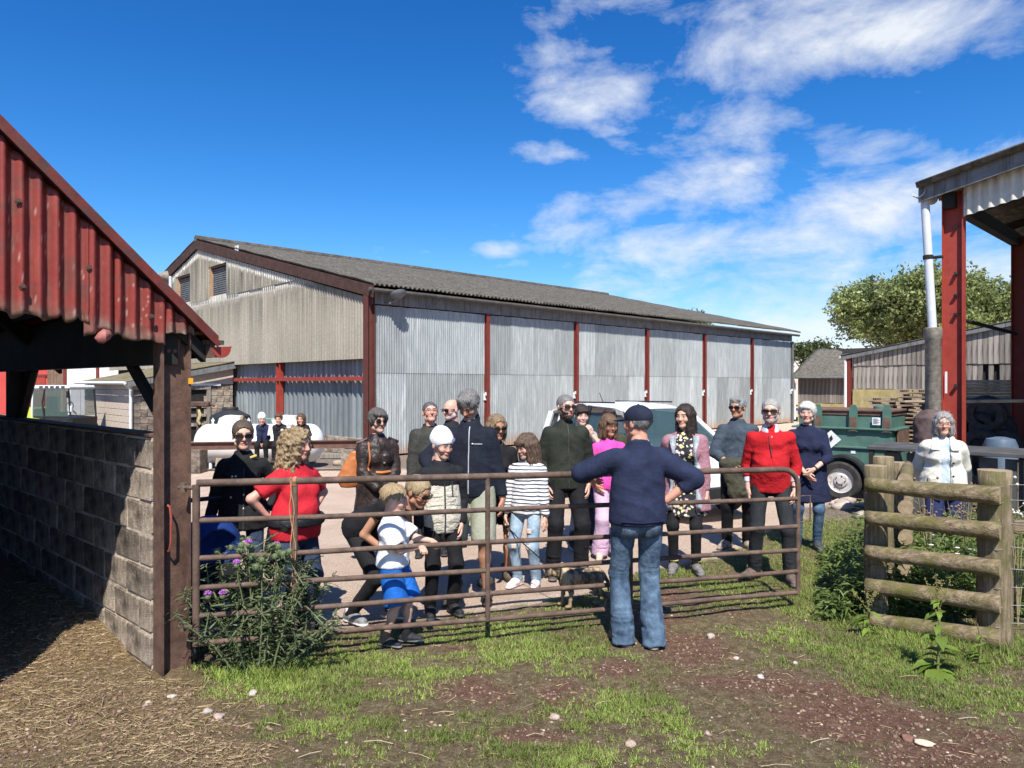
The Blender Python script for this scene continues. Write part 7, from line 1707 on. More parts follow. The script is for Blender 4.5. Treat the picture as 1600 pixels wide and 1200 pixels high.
# ------------------------------------------------------------------ green bowser on its trailer
def bowser():
    t = thing('fuel_bowser', 'green steel fuel bowser on a single-axle trailer with rusty rim and lifting lugs', 'trailer', (X_at(1316, 11.7), 11.7, 0), R_(-41)); 
    GN = mat('bowser_green', (.065,.135,.108), (.095,.185,.150), 4, .5, .2, 40, stain=(.12,.075,.05), stain_sc=2.6, stain_amt=.36, streak=True); RB = mat('rusty_brown', (.11,.062,.045), (.18,.11,.08), 8, .8, .4, 60); TY = mat('tyre_rubber', (.022,.021,.021), (.05,.047,.045), 12, .85, .3, 60); RIMM = mat('wheel_rim', (.42,.41,.40), (.58,.57,.55), 10, .45, .2, 60, stain=(.28,.2,.15), stain_sc=9, stain_amt=.4)
    x0, x1 = -.82, .74
    for (za, zb, e, nm) in ((.50,.86,.0,'lower_tank'), (.86,1.17,-.025,'middle_tank'), (1.17,1.39,-.06,'upper_tank')):
        m = MB(); m.bbox((x0-e, .12-e*-1 if False else .12-e, za), (x1+e, 1.22+e, zb), .012); m.build(nm, GN, t)
    for z in (.86, 1.17): m = MB(); m.bbox((x0-.035,.085,z-.016), (x1+.035,1.255,z+.016), .006); m.build('flange', GN, t)
    m = MB(); m.box((x0+.045,.165,1.391), (x1-.045,1.175,1.445)); m.build('rim_band', RB, t)
    m = MB(); m.bbox((x0+.02,.14,1.447), (x1-.02,1.20,1.485), .008); m.build('lid', RB, t)
    for x in (-.42, .14, .64):
        m = MB(); m.prism([(x-.07,1.12),(x+.07,1.12),(x+.06,1.5),(x+.03,1.56),(x-.03,1.56),(x-.06,1.5)], 'y', .10, .135); o = m.build('lifting_lug', GN, t); m = MB(); m.lathe([(.028,.096),(.028,.0995)], (x, 0, 1.18), 10, 'y'); m.build('lug_hole', M_DARK, o); m = MB(); m.box((x-.05,.092,1.13),(x+.05,.098,1.36)); m.build('rust_strip', RB, o)
    m = MB(); m.lathe([(.10,1.485),(.10,1.53),(.04,1.55)], (.42,.6,0), 12); m.build('filler_cap', GN, t, True); m = MB(); m.box((x1+.002,.3,.9), (x1+.03,1.0,1.16)); m.build('rust_patch', RB, t)
    m = MB(); m.box((.42,.128,1.24), (.54,.134,1.36)); lb = m.build('label', M_WHITE, t)
    for k in range(5): m = MB(); m.box((.435,.124,1.26+k*.019), (.525 if k % 2 else .50,.1275,1.268+k*.019)); m.build('text_line', M_FASCIA, lb)
    m = MB(); m.prism([(-.36,.98),(-.20,1.13),(-.04,.98),(-.20,.83)], 'y', .072, .08); dm = m.build('hazard_diamond', M_WHITE, t); m = MB(); m.prism([(-.205,.93),(-.165,.99),(-.19,1.05),(-.225,1.0)], 'y', .068, .0715); m.build('flame_symbol', M_DARK, dm); m = MB(); m.box((.10,.112,.76), (.17,.118,.81)); m.build('small_label', M_WHITE, t)
    m = MB(); m.box((x0,.2,.42), (x1,.28,.50)); m.box((x0,1.06,.42), (x1,1.14,.50)); m.box((-.06,.0,.30), (.06,1.34,.36)); m.build('chassis', RB, t)
    m = MB(); m.tube([(x0,.67,.46),(x0-.9,.67,.46)], .04, 8); m.tube([(x0-.8,.67,.46),(x0-.8,.67,.03)], .03, 8); m.build('drawbar', RB, t, True)
    for y in (-.02, 1.36):
        m = MB(); R = .325; m.lathe([(.20,-.085),(.28,-.095),(R-.012,-.07),(R,-.03),(R,.03),(R-.012,.07),(.28,.095),(.20,.085)], (0,y,R), 28, 'y', False); w = m.build('wheel', TY, t, True)
        m = MB(); m.lathe([(.205,-.07),(.185,-.05),(.12,-.045),(.10,-.075),(.055,-.08),(.05,-.10),(.001,-.10)], (0,y,R), 24, 'y', False); m.V = [(v[0], 2*y-v[1] if y > 1 else v[1], v[2]) for v in m.V]; m.build('rim', RIMM, w, True)
        m = MB(); sy = -1 if y < 1 else 1
        for q in range(5): m.lathe([(.010,-.012),(.010,.012)], (.075*math.cos(q*1.2566), y+sy*.085, R+.075*math.sin(q*1.2566)), 6, 'y')
        m.build('wheel_nut', M_DARK, w)
        pr = [(.42*math.cos(a), R+.42*math.sin(a)) for a in np.linspace(math.pi*.98, .02, 14)]; pr += [(.385*math.cos(a), R+.385*math.sin(a)) for a in np.linspace(.02, math.pi*.98, 14)]
        m = MB(); m.prism(pr, 'y', y-.11, y+.11); m.build('mudguard', mat('black_plastic', (.018,.018,.019), (.03,.03,.031), 8, .5, .2, 40), t)
    m = MB(); m.box((x1+.02,.2,.42), (x1+.05,.5,.52)); m.build('tail_light', M_REDB, t); m = MB(); m.box((x1+.025,.14,.38), (x1+.04,1.2,.56)); m.build('light_board', M_WHITE, t)
bowser()

# ------------------------------------------------------------------ gas tank, beam and clutter before the gable
def tank_yard():
    TK = mat('tank_white', (.70,.71,.70), (.80,.81,.80), 3, .42, .08, 30, stain=(.60,.58,.53), stain_sc=2, stain_amt=.3); L, r = 2.88, .44
    t = thing('gas_tank', 'long white gas tank with two hinged valve hoods lying before the barn gable', 'tank', (X_at(406, 16.3), 16.3, 0), R_(3))
    pf = [(.001,-L/2)]+[(r*math.sin(a), -L/2+.30*(1-math.cos(a))) for a in np.linspace(.2, math.pi/2, 7)]; pf += [(q, -h) for q, h in pf[::-1]]
    m = MB(); m.lathe(pf, (0,0,.55), 32, 'x', False); m.build('shell', TK, t, True)
    for x in (-.62, .62):
        m = MB(); pr = [(x-.27,.96),(x+.27,.96),(x+.27,1.05),(x+.18,1.17),(x-.10,1.19),(x-.22,1.13)]; m.prism(pr, 'y', -.20, .20); h = m.build('valve_hood', TK, t, True)
        m = MB(); m.lathe([(.10,-.03),(.10,.03)], (x+.25,-.05,1.07), 12, 'x'); m.build('valve', mat('brass_valve', (.16,.12,.05), (.26,.2,.09), 20, .5, .2, 60), h, True)
    for x in (-1.05, -.25, .3, 1.0): m = MB(); m.tube([(x,0,.98),(x,0,1.08)], .025, 6); m.tube([(x-.03,0,1.06),(x,0,1.12),(x+.03,0,1.06)], .014, 6); m.build('lifting_eye', TK, t, True)
    for x in (-.8, .8): m = MB(); m.prism([(-.4,.0),(.4,.0),(.32,.26),(.15,.14),(-.15,.14),(-.32,.26)], 'x', x-.07, x+.07); m.build('saddle', M_BLOCK, t)
    m = MB(); m.tube([(.0,-.1,1.12),(.5,-.1,1.10)], .012, 6); m.build('pipe', mat('green_hose', (.10,.33,.16), (.14,.42,.2), 10, .5, .1, 30), t, True)
    m = MB(); m.ibeam((0,0), .17, .12, -1.95, 1.95, .018, .014, 'x'); Mx = Matrix.Rotation(R_(90), 4, 'Y'); m.V = [Mx @ Vector(v) for v in m.V]
    o = m.build('steel_beam', mat('beam_rust', (.105,.055,.042), (.165,.09,.068), 6, .8, .4, 50), None, loc=(X_at(428, 15.4), 15.4, .585), rot=(0, R_(-.7), R_(1))); tag(o, 'long rusty steel beam resting level in front of the white gas tank', 'beam')
    for px in (310, 545): m = MB(); m.bbox((-.12,-.2,0), (.12,.2,.495), .01); o = m.build('support_block', M_BLOCK, None, loc=(X_at(px, 15.4), 15.4, 0)); tag(o, 'concrete block propping the %s end of the long steel beam' % ('left' if px < 400 else 'right'), 'block', 'props under the steel beam')
    t = thing('water_tank', 'round black plastic water tank with a screw lid behind the white gas tank', 'tank', (X_at(360, 19.2), 19.2, 0)); BP = mat('black_poly', (.022,.023,.025), (.036,.037,.04), 3, .5, .15, 30)
    m = MB(); m.lathe([(.50,0),(.52,.05),(.51,.5),(.52,.52),(.51,.54),(.52,.98),(.50,1.05),(.22,1.20),(.20,1.20)], (0,0,0), 28); m.build('shell', BP, t, True); m = MB(); m.lathe([(.20,1.19),(.21,1.24),(.19,1.28)], (0,0,0), 20); m.build('lid', BP, t, True)
    PK = [(318,719,.9,.14,'cracked timber baulk lying below the left end of the steel beam',M_TIMBER,0),(365,724,1.1,.10,'thin plank lying on rubble under the white gas tank',M_TIMBER,4),(470,722,.7,.16,'dark baulk of timber below the beam near the seated children',M_TIMBER,-6),(525,716,.8,.12,'short grey timber lying below the right end of the beam',M_TIMBER,3)]
    for px, py, l, h, lab, m_, rz in PK: x, y = G(px, py); m = MB(); m.bbox((-l/2,-.09,0), (l/2,.09,h), .01); o = m.build('timber_baulk', m_, None, loc=(x, y, 0), rot=(0,0,R_(rz))); tag(o, lab, 'timber', 'timbers under the steel beam')
    x, y = G(329, 732); m = MB(); m.lathe([(.035,0),(.035,.26),(.02,.28)], (0,0,0), 10); o = m.build('marker_peg', M_WHITE, None, True, loc=(x, y, 0)); tag(o, 'short white peg standing in rubble behind the woman in the black jacket', 'peg')
    for k in range(5):
        px = 320+k*52; x, y = G(px, 726-(k % 2)*5); V, T = rock_shape(90+k, 2, .10+.04*(k % 3), .3, .6); o = mk('rubble_lump', V, T, attr_mat('stone_and_clod'), None, False, np.tile(np.array([.33,.27,.21]), (len(V), 1)), loc=(x, y, .03)); tag(o, 'grey lump of rubble number %d along the foot of the white tank' % k if False else ['grey rubble lump below the left valve hood of the tank','grey rubble lump below the shoulder of the woman in black','grey rubble lump under the middle of the white tank','grey rubble lump under the right end of the white tank','grey rubble lump beside the brown coat woman near the beam end'][k], 'rubble', 'rubble under the tank')
    t = thing('post_vice', 'rusty machine stand with a yellow rag in front of the outhouse doorway', 'stand', (X_at(311, 19.5), 19.5, 0)); m = MB(); m.box((-.05,-.05,0), (.05,.05,1.35)); m.box((-.3,-.25,0),(.3,.25,.06)); m.build('column', M_RUST, t); m = MB(); m.bbox((-.22,-.12,1.28), (.30,.12,1.42), .03); m.tube([(.3,0,1.35),(.42,0,1.30)], .03, 6); m.build('jaw', M_RUST, t); m = MB(); m.tube([(.05,-.13,1.2),(.10,-.15,1.05),(.04,-.14,.9),(.09,-.14,.8)], [.03,.05,.05,.03], 7); m.build('rag', mat('yellow_rag', (.38,.31,.13), (.5,.43,.22), 20, .9, .3, 60), t, True)
tank_yard()

# ------------------------------------------------------------------ utility vehicle under the shed roof line
def utility():
    t = thing('utility_vehicle', 'small utility vehicle with white-roofed glass cab and lime green bonnet', 'vehicle', (X_at(101, 23.5), 23.5, .06), R_(-6)); t.scale = (.86, .9, 1.0); LM = mat('lime_paint', (.42,.55,.03), (.52,.65,.06), 5, .4, .05, 30); BP = _M['black_plastic']; GL = glass('cab_glass', (.10,.16,.145), .05, .42)
    m = MB(); m.prism([(-.78,.35),(.82,.35),(.85,.75),(-.2,.80),(-.78,.80)], 'y', -.65, .65); m.build('cab_floor', BP, t)
    m = MB(); m.prism([(-2.0,.45),(-.75,.45),(-.75,1.02),(-1.2,1.08),(-1.9,.92)], 'y', -.55, .55); b = m.build('bonnet', LM, t); m = MB(); m.box((-1.75,-.58,.62), (-1.2,-.552,.78)); m.build('grille', BP, b)
    for y in (-.42, .42): m = MB(); m.lathe([(.07,-.02),(.08,.0),(.07,.02)], (-1.98,y,.74), 10, 'x'); m.build('headlight', M_WHITE, b)
    m = MB(); m.bbox((-.80,-.70,1.66), (.74,.70,1.80), .05); rf = m.build('roof', M_WHITE, t)
    for k in range(5): m = MB(); m.box((-.45+k*.22,-.705,1.69), (-.30+k*.22,-.69,1.78)); m.build('roof_vent', glass('vent_glass', (.03,.05,.07), .1), rf)
    for (x0, x1) in ((-.78,-.74), (.78,.70)):
        for y in (-.66, .66): m = MB(); m.tube([(x0,y,.72),(x1,y,1.68)], .035, 8); m.build('cab_post', BP if x0 > 0 else M_WHITE, t)
    m = MB(); m.tube([(-.28,-.66,.75),(-.35,-.67,1.25),(-.25,-.67,1.66)], .03, 8); m.build('cab_post', BP, t)
    for (a, b_) in ((-.74,-.30), (-.24,.70)): m = MB(); m.box((a,-.672,.80), (b_,-.664,1.66)); m.build('window', GL, t)
    m = MB(); m.box((.735,-.62,.8), (.745,.62,1.66)); m.build('windscreen', GL, t); m = MB(); m.box((-.75,-.62,.8), (-.74,.62,1.66)); m.build('rear_window', GL, t)
    m = MB(); m.bbox((-.5,-.3,.8), (-.05,.25,.92), .03); m.bbox((-.55,-.28,.9), (-.45,.24,1.42), .03); m.build('seat', BP, t)
    m = MB(); m.tube([(.22+.03*math.cos(a), -.02+.19*math.sin(a), 1.08+.17*math.cos(a)) for a in np.linspace(0, 6.283, 15)], .016, 6); m.tube([(.22,-.02,1.08),(.5,-.02,.85)], .02, 6); m.build('steering_wheel', BP, t, True)
    m = MB(); m.tube([(.72,-.72,1.5),(.86,-.85,1.52)], .015, 6); m.bbox((.82,-.95,1.40), (.88,-.80,1.62), .02); m.build('mirror', BP, t); m = MB(); m.bbox((.80,-.72,.95), (.86,-.64,1.15), .01); m.build('lamp', M_WHITE, t)
    for (x, y) in ((-1.4,-.6), (-1.4,.6), (.5,-.66), (.5,.66)): m = MB(); R = .33; m.lathe([(.14,-.11),(R-.02,-.12),(R,-.06),(R,.06),(R-.02,.12),(.14,.11)], (x,y,R), 20, 'y', True); m.build('wheel', _M['tyre_rubber'], t, True)
    m = MB(); m.prism([(-1.35,.83),(-.45,.72),(-.45,.62),(-1.35,.73)], 'y', -.76, -.66); m.build('loader_arm', LM, t)
utility()

# ------------------------------------------------------------------ white car behind the group
def car():
    t = thing('white_car', 'white car with tinted side windows and sloping windscreen parked behind the group', 'car', (X_at(1000, 11.4), 11.4, 0), R_(-62)); t.scale = (.95, .95, .97); CP = mat('white_car_paint', (.74,.75,.75), (.78,.79,.79), 2, .22, 0, spec=.6); BP = _M['black_plastic']; CG = glass('car_glass', (.05,.09,.09), .04, .62)
    # sections along x (front = +x): half widths by height give a rounded body
    prof = [(-1.95,.95,.62),(-1.9,1.02,.72),(-1.5,1.06,.80),(-.6,1.08,.83),(.5,1.05,.84),(1.1,1.02,.82),(1.7,.90,.76),(1.98,.72,.62)]
    V = []; ring = [(0,.28),(.85,.28),(1,.36),(1.0,.62),(.985,.80),(.93,.97),(.75,1.0),(0,1.0)]
    n = len(ring)*2-2
    for (x, zt_, w) in prof:
        r_ = [(a*w, .28+(b-.28)/(1-.28)*(zt_-.28)) for a, b in ring]; r_ = r_+[(-a, b) for a, b in r_[-2:0:-1]]; V += [(x, a, b) for a, b in r_]
    Fs = [(i*n+k, i*n+(k+1) % n, (i+1)*n+(k+1) % n, (i+1)*n+k) for i in range(len(prof)-1) for k in range(n)]+[tuple(range(n))[::-1], tuple((len(prof)-1)*n+k for k in range(n))]
    mk('body', V, Fs, CP, t, True)
    G0 = [(-1.88,.80,1.0),(-1.75,.70,1.50),(-1.35,.66,1.62),(-.2,.64,1.66),(.35,.62,1.60),(1.25,.72,1.0)]
    # cabin: roof skin on pillars
    rs = [(-1.82,.72,1.40),(-1.70,.68,1.54),(-1.3,.655,1.62),(-.5,.65,1.66),(.15,.635,1.635),(.42,.62,1.575)]; V = []; n = 9
    for (x, w, z) in rs:
        for k in range(n): q = k/(n-1)*2-1; V.append((x, q*w, z-.045*abs(q)**3))
    V = np.array(V); Q = np.array([[i*n+k, i*n+k+1, (i+1)*n+k+1, (i+1)*n+k] for i in range(len(rs)-1) for k in range(n-1)]); V2, Q2 = thick(V, Q, -.03, 2); mk('roof', V2, Q2, CP, t, True)
    for s_ in (-1, 1):
        for (a, b, w, m_) in (((-1.86,s_*.78,1.0),(-1.74,s_*.685,1.46),.06,CP), ((-.55,s_*.80,1.03),(-.50,s_*.665,1.60),.04,BP), ((1.22,s_*.74,1.0),(.42,s_*.625,1.56),.04,CP), ((-1.35,s_*.80,1.03),(-1.28,s_*.68,1.57),.07,CP)): m = MB(); m.tube([a, b], w, 8); m.build('pillar', m_, t, True)
        sec = [(-1.30,-.55),(-.52,.75)]
        for (xa, xb) in sec:
            pr = [(xa,1.07),(xb if xb < .6 else .98,1.07),(xb-.05 if xb < .6 else .42,1.46),(xa+.06,1.48)]
            V = [(x, s_*(.795-(z-1.03)*.235), z) for x, z in pr]+[(x, s_*(.775-(z-1.03)*.235), z) for x, z in pr]; m = MB(); m.add(V, [(0,1,2,3),(7,6,5,4),(0,4,5,1),(1,5,6,2),(2,6,7,3),(3,7,4,0)]); m.build('side_window', CG, t)
            m = MB(); m.tube([(x, s_*(.80-(z-1.03)*.235), z) for x, z in pr+pr[:1]], .018, 6); m.build('window_seal', BP, t, True)
        m = MB(); m.bbox((.72,s_*.86-.09,1.04), (.86,s_*.86+.09,1.20), .03); m.build('wing_mirror', BP, t)
        m = MB(); m.tube([(-1.5,s_*.60,1.64),(.1,s_*.60,1.66)], .014, 6); m.build('roof_rail', BP, t, True)
    V = [(1.20,-.70,1.0),(1.20,.70,1.0),(.42,.60,1.57),(.42,-.60,1.57)]; V += [(x-.02, y, z-.02) for x, y, z in V]; m = MB(); m.add(V, [(0,1,2,3),(7,6,5,4),(0,4,5,1),(1,5,6,2),(2,6,7,3),(3,7,4,0)]); m.build('windscreen', CG, t)
    V = [(-1.87,-.72,1.02),(-1.87,.72,1.02),(-1.76,.64,1.42),(-1.76,-.64,1.42)]; V += [(x+.02, y, z) for x, y, z in V]; m = MB(); m.add(V, [(0,1,2,3),(7,6,5,4),(0,4,5,1),(1,5,6,2),(2,6,7,3),(3,7,4,0)]); m.build('rear_window', CG, t)
    m = MB(); m.tube([(-1.2,.1,1.62),(-1.32,.1,1.80)], .008, 5); m.build('aerial', BP, t)
    for x in (-1.25, 1.22):
        for s_ in (-1, 1):
            m = MB(); R = .31; m.lathe([(.19,-.09),(.27,-.10),(R,-.07),(R,.07),(.27,.10),(.19,.09)], (x,s_*.76,R), 24, 'y', False); w = m.build('wheel', _M['tyre_rubber'], t, True); m = MB(); m.lathe([(.195,-.085),(.17,-.06),(.05,-.075),(.001,-.08)], (x,s_*.76,R), 20, 'y', False)
            if s_ > 0: m.V = [(v[0], 2*s_*.76-v[1], v[2]) for v in m.V]
            m.build('rim', _M['wheel_rim'], w, True)
    for s_ in (-1, 1): m = MB(); m.bbox((1.80,s_*.55-.12,.62), (1.96,s_*.55+.12,.74), .03); m.build('headlight', glass('lamp_glass', (.5,.5,.5), .1), t); m = MB(); m.bbox((-1.93,s_*.66-.06,.75), (-1.86,s_*.66+.06,1.0), .02); m.build('tail_light', M_REDB, t)
    m = MB(); m.bbox((1.92,-.6,.36), (2.02,.6,.52), .02); m.build('bumper', BP, t); m = MB(); m.bbox((-2.0,-.6,.36), (-1.92,.6,.52), .02); m.build('bumper', BP, t)
car()

# ------------------------------------------------------------------ pushchair behind the thistle
def pram():
    t = thing('pushchair', 'blue and black pushchair standing behind the gate beside the stanchion', 'pushchair', (X_at(334, 5.35), 5.35, 0), R_(40)); BL = cloth('pram_blue', (.010,.035,.17), .2, .7); BP = _M['black_plastic']
    f = Field((-.35,-.42,.30), (.35,.42,1.02), .013); f.ell((0,.08,.66), (.22,.27,.24), .02); f.ell((0,-.22,.60), (.20,.26,.25), .02, op='-'); V, Q = f.mesh(); V = folds(V, Q, .005, .07, 2); mk('hood', V, Q, BL, t, True)
    f = Field((-.3,-.5,.2), (.3,.3,.75), .013); f.cone((-.12,.02,.45), (.12,.02,.45), .10, .10, .03); f.cone((-.12,-.28,.40), (.12,-.28,.40), .07, .07, .05); f.cone((-.12,.16,.62), (.12,.16,.62), .08,.08,.06); V, Q = f.mesh(); mk('seat', V, Q, BLKT, t, True)
    f = Field((-.3,-.25,.05), (.3,.35,.40), .013); f.ell((0,.06,.22), (.20,.22,.10), .02); V, Q = f.mesh(); V = folds(V, Q, .006, .06, 5); mk('basket', V, Q, BL, t, True)
    for s_ in (-1, 1):
        m = MB(); m.tube([(s_*.24,-.38,.12),(s_*.24,-.05,.45),(s_*.24,.42,.98)], .013, 6); m.tube([(s_*.24,.30,.12),(s_*.24,-.02,.5)], .013, 6); m.build('frame', BP, t, True)
        for y in (-.38, .30): m = MB(); m.lathe([(.03,-.02),(.09,-.022),(.105,0),(.09,.022),(.03,.02)], (s_*.27,y,.105), 16, 'x'); m.build('wheel', _M['tyre_rubber'], t, True)
    m = MB(); m.tube([(-.24,.42,.98),(.24,.42,.98)], .018, 8); m.build('handle', BP, t, True)
pram()

# ------------------------------------------------------------------ the dog and its lead
def dog():
    x0, y0 = X_at(908, 6.1), 6.1
    f = Field((-.40,-.16,-.02), (.32,.16,.52), .0075)
    ny = (0,1,0)
    f.cone((-.13,0,.30), (.16,0,.315), .098, .082, .04, (ny,.88)); f.ell((-.14,0,.275), (.095,.078,.112), .03); f.ell((.15,0,.31), (.10,.075,.09), .03)
    f.cone((-.16,0,.335), (-.265,-.01,.375), .070, .058, .03); f.ell((-.305,-.015,.385), (.068,.056,.058), .02); f.cone((-.33,-.02,.370), (-.405+.02,-.03,.335), .036, .026, .02)
    for s_ in (-1, 1):
        f.cone((-.29,s_*.048-.015,.425), (-.262,s_*.070-.015,.385), .020, .010, .012, ((1,.3,0), .6))
        fx = -.13 if s_ < 0 else -.19
        f.cone((-.14,s_*.058,.28), (fx+.015,s_*.062,.165), .046, .027, .02); f.cone((fx+.015,s_*.062,.165), (fx,s_*.062,.035), .024, .018, .012); f.cone((fx,s_*.062,.020), (fx-.035,s_*.062,.016), .021, .018, .01)
        hx = .21 if s_ < 0 else .17
        f.cone((.17,s_*.05,.29), (hx-.055,s_*.065,.195), .062, .040, .025); f.cone((hx-.055,s_*.065,.195), (hx+.045,s_*.065,.115), .036, .022, .015); f.cone((hx+.045,s_*.065,.115), (hx+.020,s_*.065,.030), .020, .016, .012); f.cone((hx+.02,s_*.065,.018), (hx-.018,s_*.065,.015), .020, .017, .01)
    f.cone((.235,0,.33), (.285,0,.25), .024, .018, .015); f.cone((.285,0,.25), (.29,0,.16), .018, .010, .01)
    V, Q = f.mesh(); n = normals(V, Q); V = V+n*(.004*vnoise(V*np.array([1,1,.5]), .012, 3)+.003*vnoise(V, .03, 4))[:, None]
    X, Y, Z = V.T; base = np.array([.36,.25,.14]); dk = np.array([.10,.072,.052]); pale = np.array([.56,.43,.27])
    br = np.clip(.28+1.5*vnoise(np.stack([X*1.0+.15*Z, Y, Z*.35], -1), .022, 6)+.5*(X > .02), 0, 1)[:, None]; c = base*(1-br)+dk*br
    sh_ = np.clip(1-np.abs(X+.175)/.045, 0, 1)[:, None]*np.clip((Z-.15)/.1, 0, 1)[:, None]; c = c*(1-.75*sh_)+pale*.75*sh_
    mz = np.clip((-.335-X)/.03, 0, 1)[:, None]; c = c*(1-mz)+np.array([.025,.023,.022])*mz; ear = ((Z > .40) & (np.abs(Y+.015) > .035) & (X > -.32))[:, None]; c = np.where(ear, np.array([.02,.017,.015]), c)
    lg = np.clip((.12-Z)/.05, 0, 1)[:, None]; c = c*(1-lg*.6)+np.array([.24,.185,.125])*lg*.6
    for s_ in (-1, 1): e = (X+.345)**2+(Y-(s_*.030-.02))**2+(Z-.405)**2 < .0095**2; c[e] = .01
    o = mk('dog', V, Q, attr_mat('dog_fur', .8, 0, 120, .5, .25), None, True, c, loc=(x0, y0, 0), rot=(0,0,R_(6)), scale=(.82,.82,.82)); tag(o, 'small brindle dog with dark muzzle and collar standing behind the gate', 'dog')
    m = MB(); pts = [(-.232+.012*math.cos(a), -.005+.066*math.sin(a), .358+.066*math.cos(a)) for a in np.linspace(0, 6.283, 17)]; m.tube(pts, .010, 6); m.build('collar', BLK, o, True)
    a, e, w = GIRL.arms[1]; hand = GIRL.body.matrix_world @ Vector(w+(w-e)/np.linalg.norm(w-e)*.09) if False else (Matrix.Translation(GIRL.body.location) @ Matrix.Rotation(GIRL.body.rotation_euler.z, 4, 'Z')) @ Vector(GIRL.arms[-1][2]+np.array([.0,-.02,-.09]))
    end = Vector((x0-.19, y0-.06, .31)); m = MB(); m.tube([hand, hand.lerp(end, .35)+Vector((0,0,-.03)), hand.lerp(end, .7)+Vector((0,0,-.03)), end], .0055, 6); m.tube([hand, hand+Vector((-.02,-.02,-.06)), hand+Vector((.02,-.01,-.10)), hand+Vector((.01,0,-.02))], .005, 6)
    o = m.build('dog_lead', BLK, None, True); tag(o, 'thin black lead running from the hand of the striped-top girl to the dog', 'lead')
dog()

# ------------------------------------------------------------------ pallets and odds and ends in and beside the open barn
def pallet_proto():
    WD = mat('pallet_wood', (.25,.19,.13), (.42,.34,.25), 3, .9, .3, 20, mscale=(1,8,8), stain=(.13,.10,.075), stain_sc=2, stain_amt=.42)
    def bm_(lo, hi): m = MB(); m.box(lo, hi); me = bpy.data.meshes.new('b'); me.from_pydata([tuple(v) for v in m.V], [], m.F); me.update(); me.materials.append(WD); return me
    db = bm_((-.6,-.06,0), (.6,.06,.022)); bl = bm_((-.06,-.5,0), (.06,.5,.078)); return db, bl
DB, BL_ = pallet_proto()
def pallet(x, y, z, rz, label):
    t = thing('pallet', label, 'pallet', (x, y, z), rz, 'pallets stacked before the boarded barn')
    for k in (-.54, 0, .54): link('bearer', BL_, t, (k, 0, .023))
    for k in (-.44, -.22, 0, .22, .44): link('deck_board', DB, t, (0, k, .103))
    for k in (-.44, 0, .44): link('base_board', DB, t, (0, k, 0))
ORD = ['lowest','second','third','fourth','fifth','sixth','seventh','eighth','ninth','tenth','eleventh','twelfth','topmost']
for k in range(13): pallet(X_at(1440, 23.2)+random.uniform(-.05,.05), 23.2+random.uniform(-.04,.04), k*.134, R_(-40+random.uniform(-3,3)), '%s pallet from the ground in the tall stack beside the lichened pipe' % ORD[k] if k < 12 else 'topmost grey pallet of the tall stack beside the lichened pipe')
for k in range(11): pallet(X_at(1396, 24.4)+random.uniform(-.06,.06), 24.4, k*.132, R_(-42+random.uniform(-4,4)), '%s pallet from the ground in the lower stack behind the bowser' % ORD[k] if k < 10 else 'topmost grey pallet of the lower stack behind the bowser')
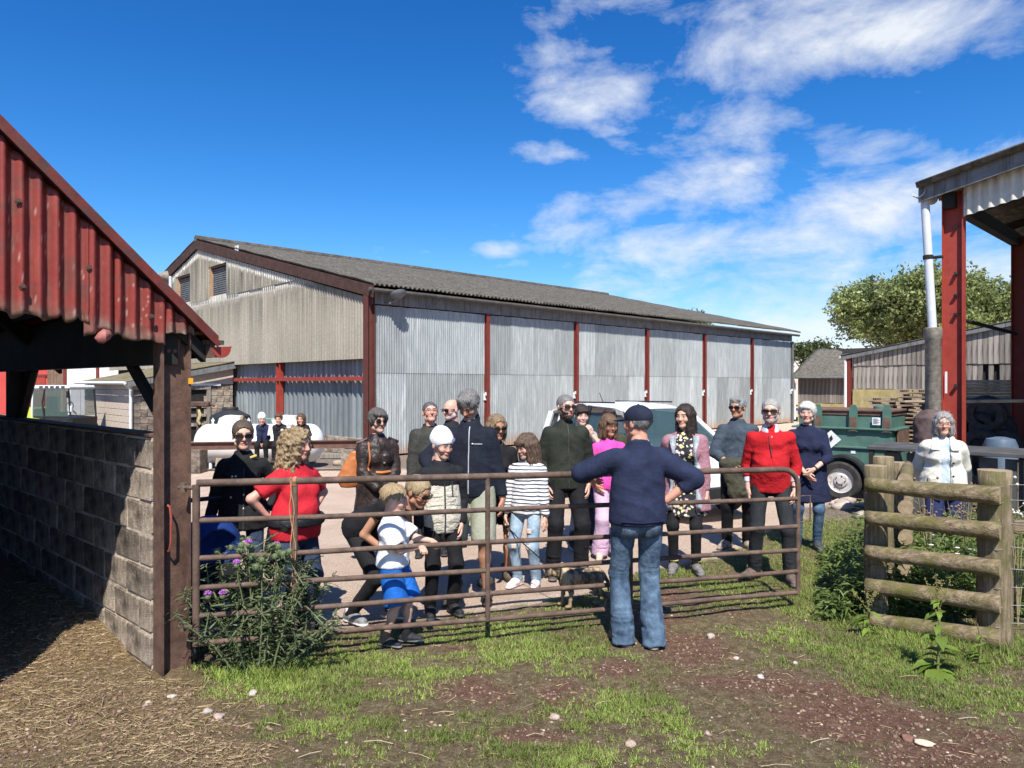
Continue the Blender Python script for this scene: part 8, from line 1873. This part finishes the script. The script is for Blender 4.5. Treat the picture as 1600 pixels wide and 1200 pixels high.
def oddments():
    DG = mat('dark_sheet', (.055,.056,.055), (.10,.10,.095), 4, .7, .3, 40); BD = mat('blue_drum', (.07,.10,.14), (.11,.15,.20), 4, .5, .15, 30); MV = mat('mauve_roll', (.075,.048,.046), (.13,.09,.085), 7, .9, .6, 30)
    x = X_at(1462, 9.9); t = thing('work_table', 'dark flat-topped table standing behind the lady in the cream jacket', 'table', (x, 9.9, 0), R_(-42)); m = MB(); m.bbox((-.75,-.5,.98), (1.15,.5,1.03), .006); m.build('table_top', DG, t)
    for a in (-.7, 1.08):
        for b in (-.45, .45): m = MB(); m.box((a-.03,b-.03,0), (a+.03,b+.03,.98)); m.build('leg', M_DARK, t)
    for k in range(6): m = MB(); m.box((-.55+k*.28,-.40,.1), (-.35+k*.28,-.37,.95)); m.build('slat', DG, t)
    m = MB(); m.lathe([(.20,0),(.22,.05),(.215,.4),(.225,.42),(.215,.44),(.22,1.0),(.18,1.10),(.06,1.13)], (0,0,0), 20); o = m.build('plastic_drum', BD, None, True, loc=(X_at(1563, 10.4), 10.4, 0)); tag(o, 'slate blue plastic drum standing in the shade of the open barn', 'drum')
    f = Field((-.3,-.3,0), (.3,.3,1.6), .02); f.cone((0,0,.2), (0,0,1.30), .20, .185, .02); f.cone((.0,-.05,.9),(.02,-.05,1.35),.17,.16,.05); V, Q = f.mesh(); V = folds(V, Q, .02, .16, 3); o = mk('rolled_sheet', V, Q, MV, None, True, loc=(X_at(1449, 11.0), 11.0, 0)); tag(o, 'mauve brown roll of old sheeting standing against the red barn post', 'roll')
    TY = _M['tyre_rubber']; spots = [(1520,13.5,0,78),(1534,13.8,1,70),(1550,13.6,0,82),(1566,13.9,1,75),(1528,14.2,2,68),(1556,14.4,2,72),(1580,14.0,0,80),(1541,14.0,3,65)]
    labs = ['worn tyre leaning leftmost in the shaded heap','worn tyre second from the left in the shaded heap','worn tyre in the middle front of the shaded heap','worn tyre leaning right of middle in the heap','worn tyre on the upper left of the shaded heap','worn tyre on the upper right of the shaded heap','worn tyre leaning rightmost in the shaded heap','worn tyre lying on top of the shaded heap']
    for (px, d, lv, an), lab in zip(spots, labs):
        m = MB(); m.lathe([(.20,-.09),(.32,-.10),(.36,-.05),(.36,.05),(.32,.10),(.20,.09),(.24,0)], (0,0,0), 22, 'x', False); o = m.build('old_tyre', TY, None, True, loc=(X_at(px, d), d, .36+lv*.32), rot=(R_(10), R_(an-75), R_(40))); tag(o, lab, 'tyre', 'tyres heaped in the open barn')
    WD = _M['pallet_wood']
    for k in range(6): m = MB(); m.bbox((-1.3,-.10,0), (1.3,.10,.07), .006); o = m.build('timber_plank', WD, None, loc=(X_at(1548, 17)+.05*(k % 2), 17, 1.55+k*.075), rot=(0,0,R_(-38+k % 3))); tag(o, '%s plank of the timber stack under the gaps in the boarded wall' % ['lowest','second','third','fourth','fifth','topmost'][k], 'plank', 'planks stacked behind the open barn')
    m = MB(); m.bbox((-1.4,-.3,0), (1.4,.3,1.548), .02); o = m.build('timber_crate', mat('dark_crate', (.05,.035,.028), (.09,.065,.05), 4, .9, .3, 20), None, loc=(X_at(1548, 17), 17, 0), rot=(0,0,R_(-38))); tag(o, 'dark timber crate carrying the stacked planks behind the open barn', 'crate')
    m = MB(); m.tube([(-1.2,0,1.75),(1.3,.1,1.80)], .03, 7); o = m.build('long_pole', WD, None, True, loc=(X_at(1535, 12.6), 12.6, -.18), rot=(0,0,R_(-30))); tag(o, 'pale wooden pole lying across the shaded heap in the open barn', 'pole')
oddments()
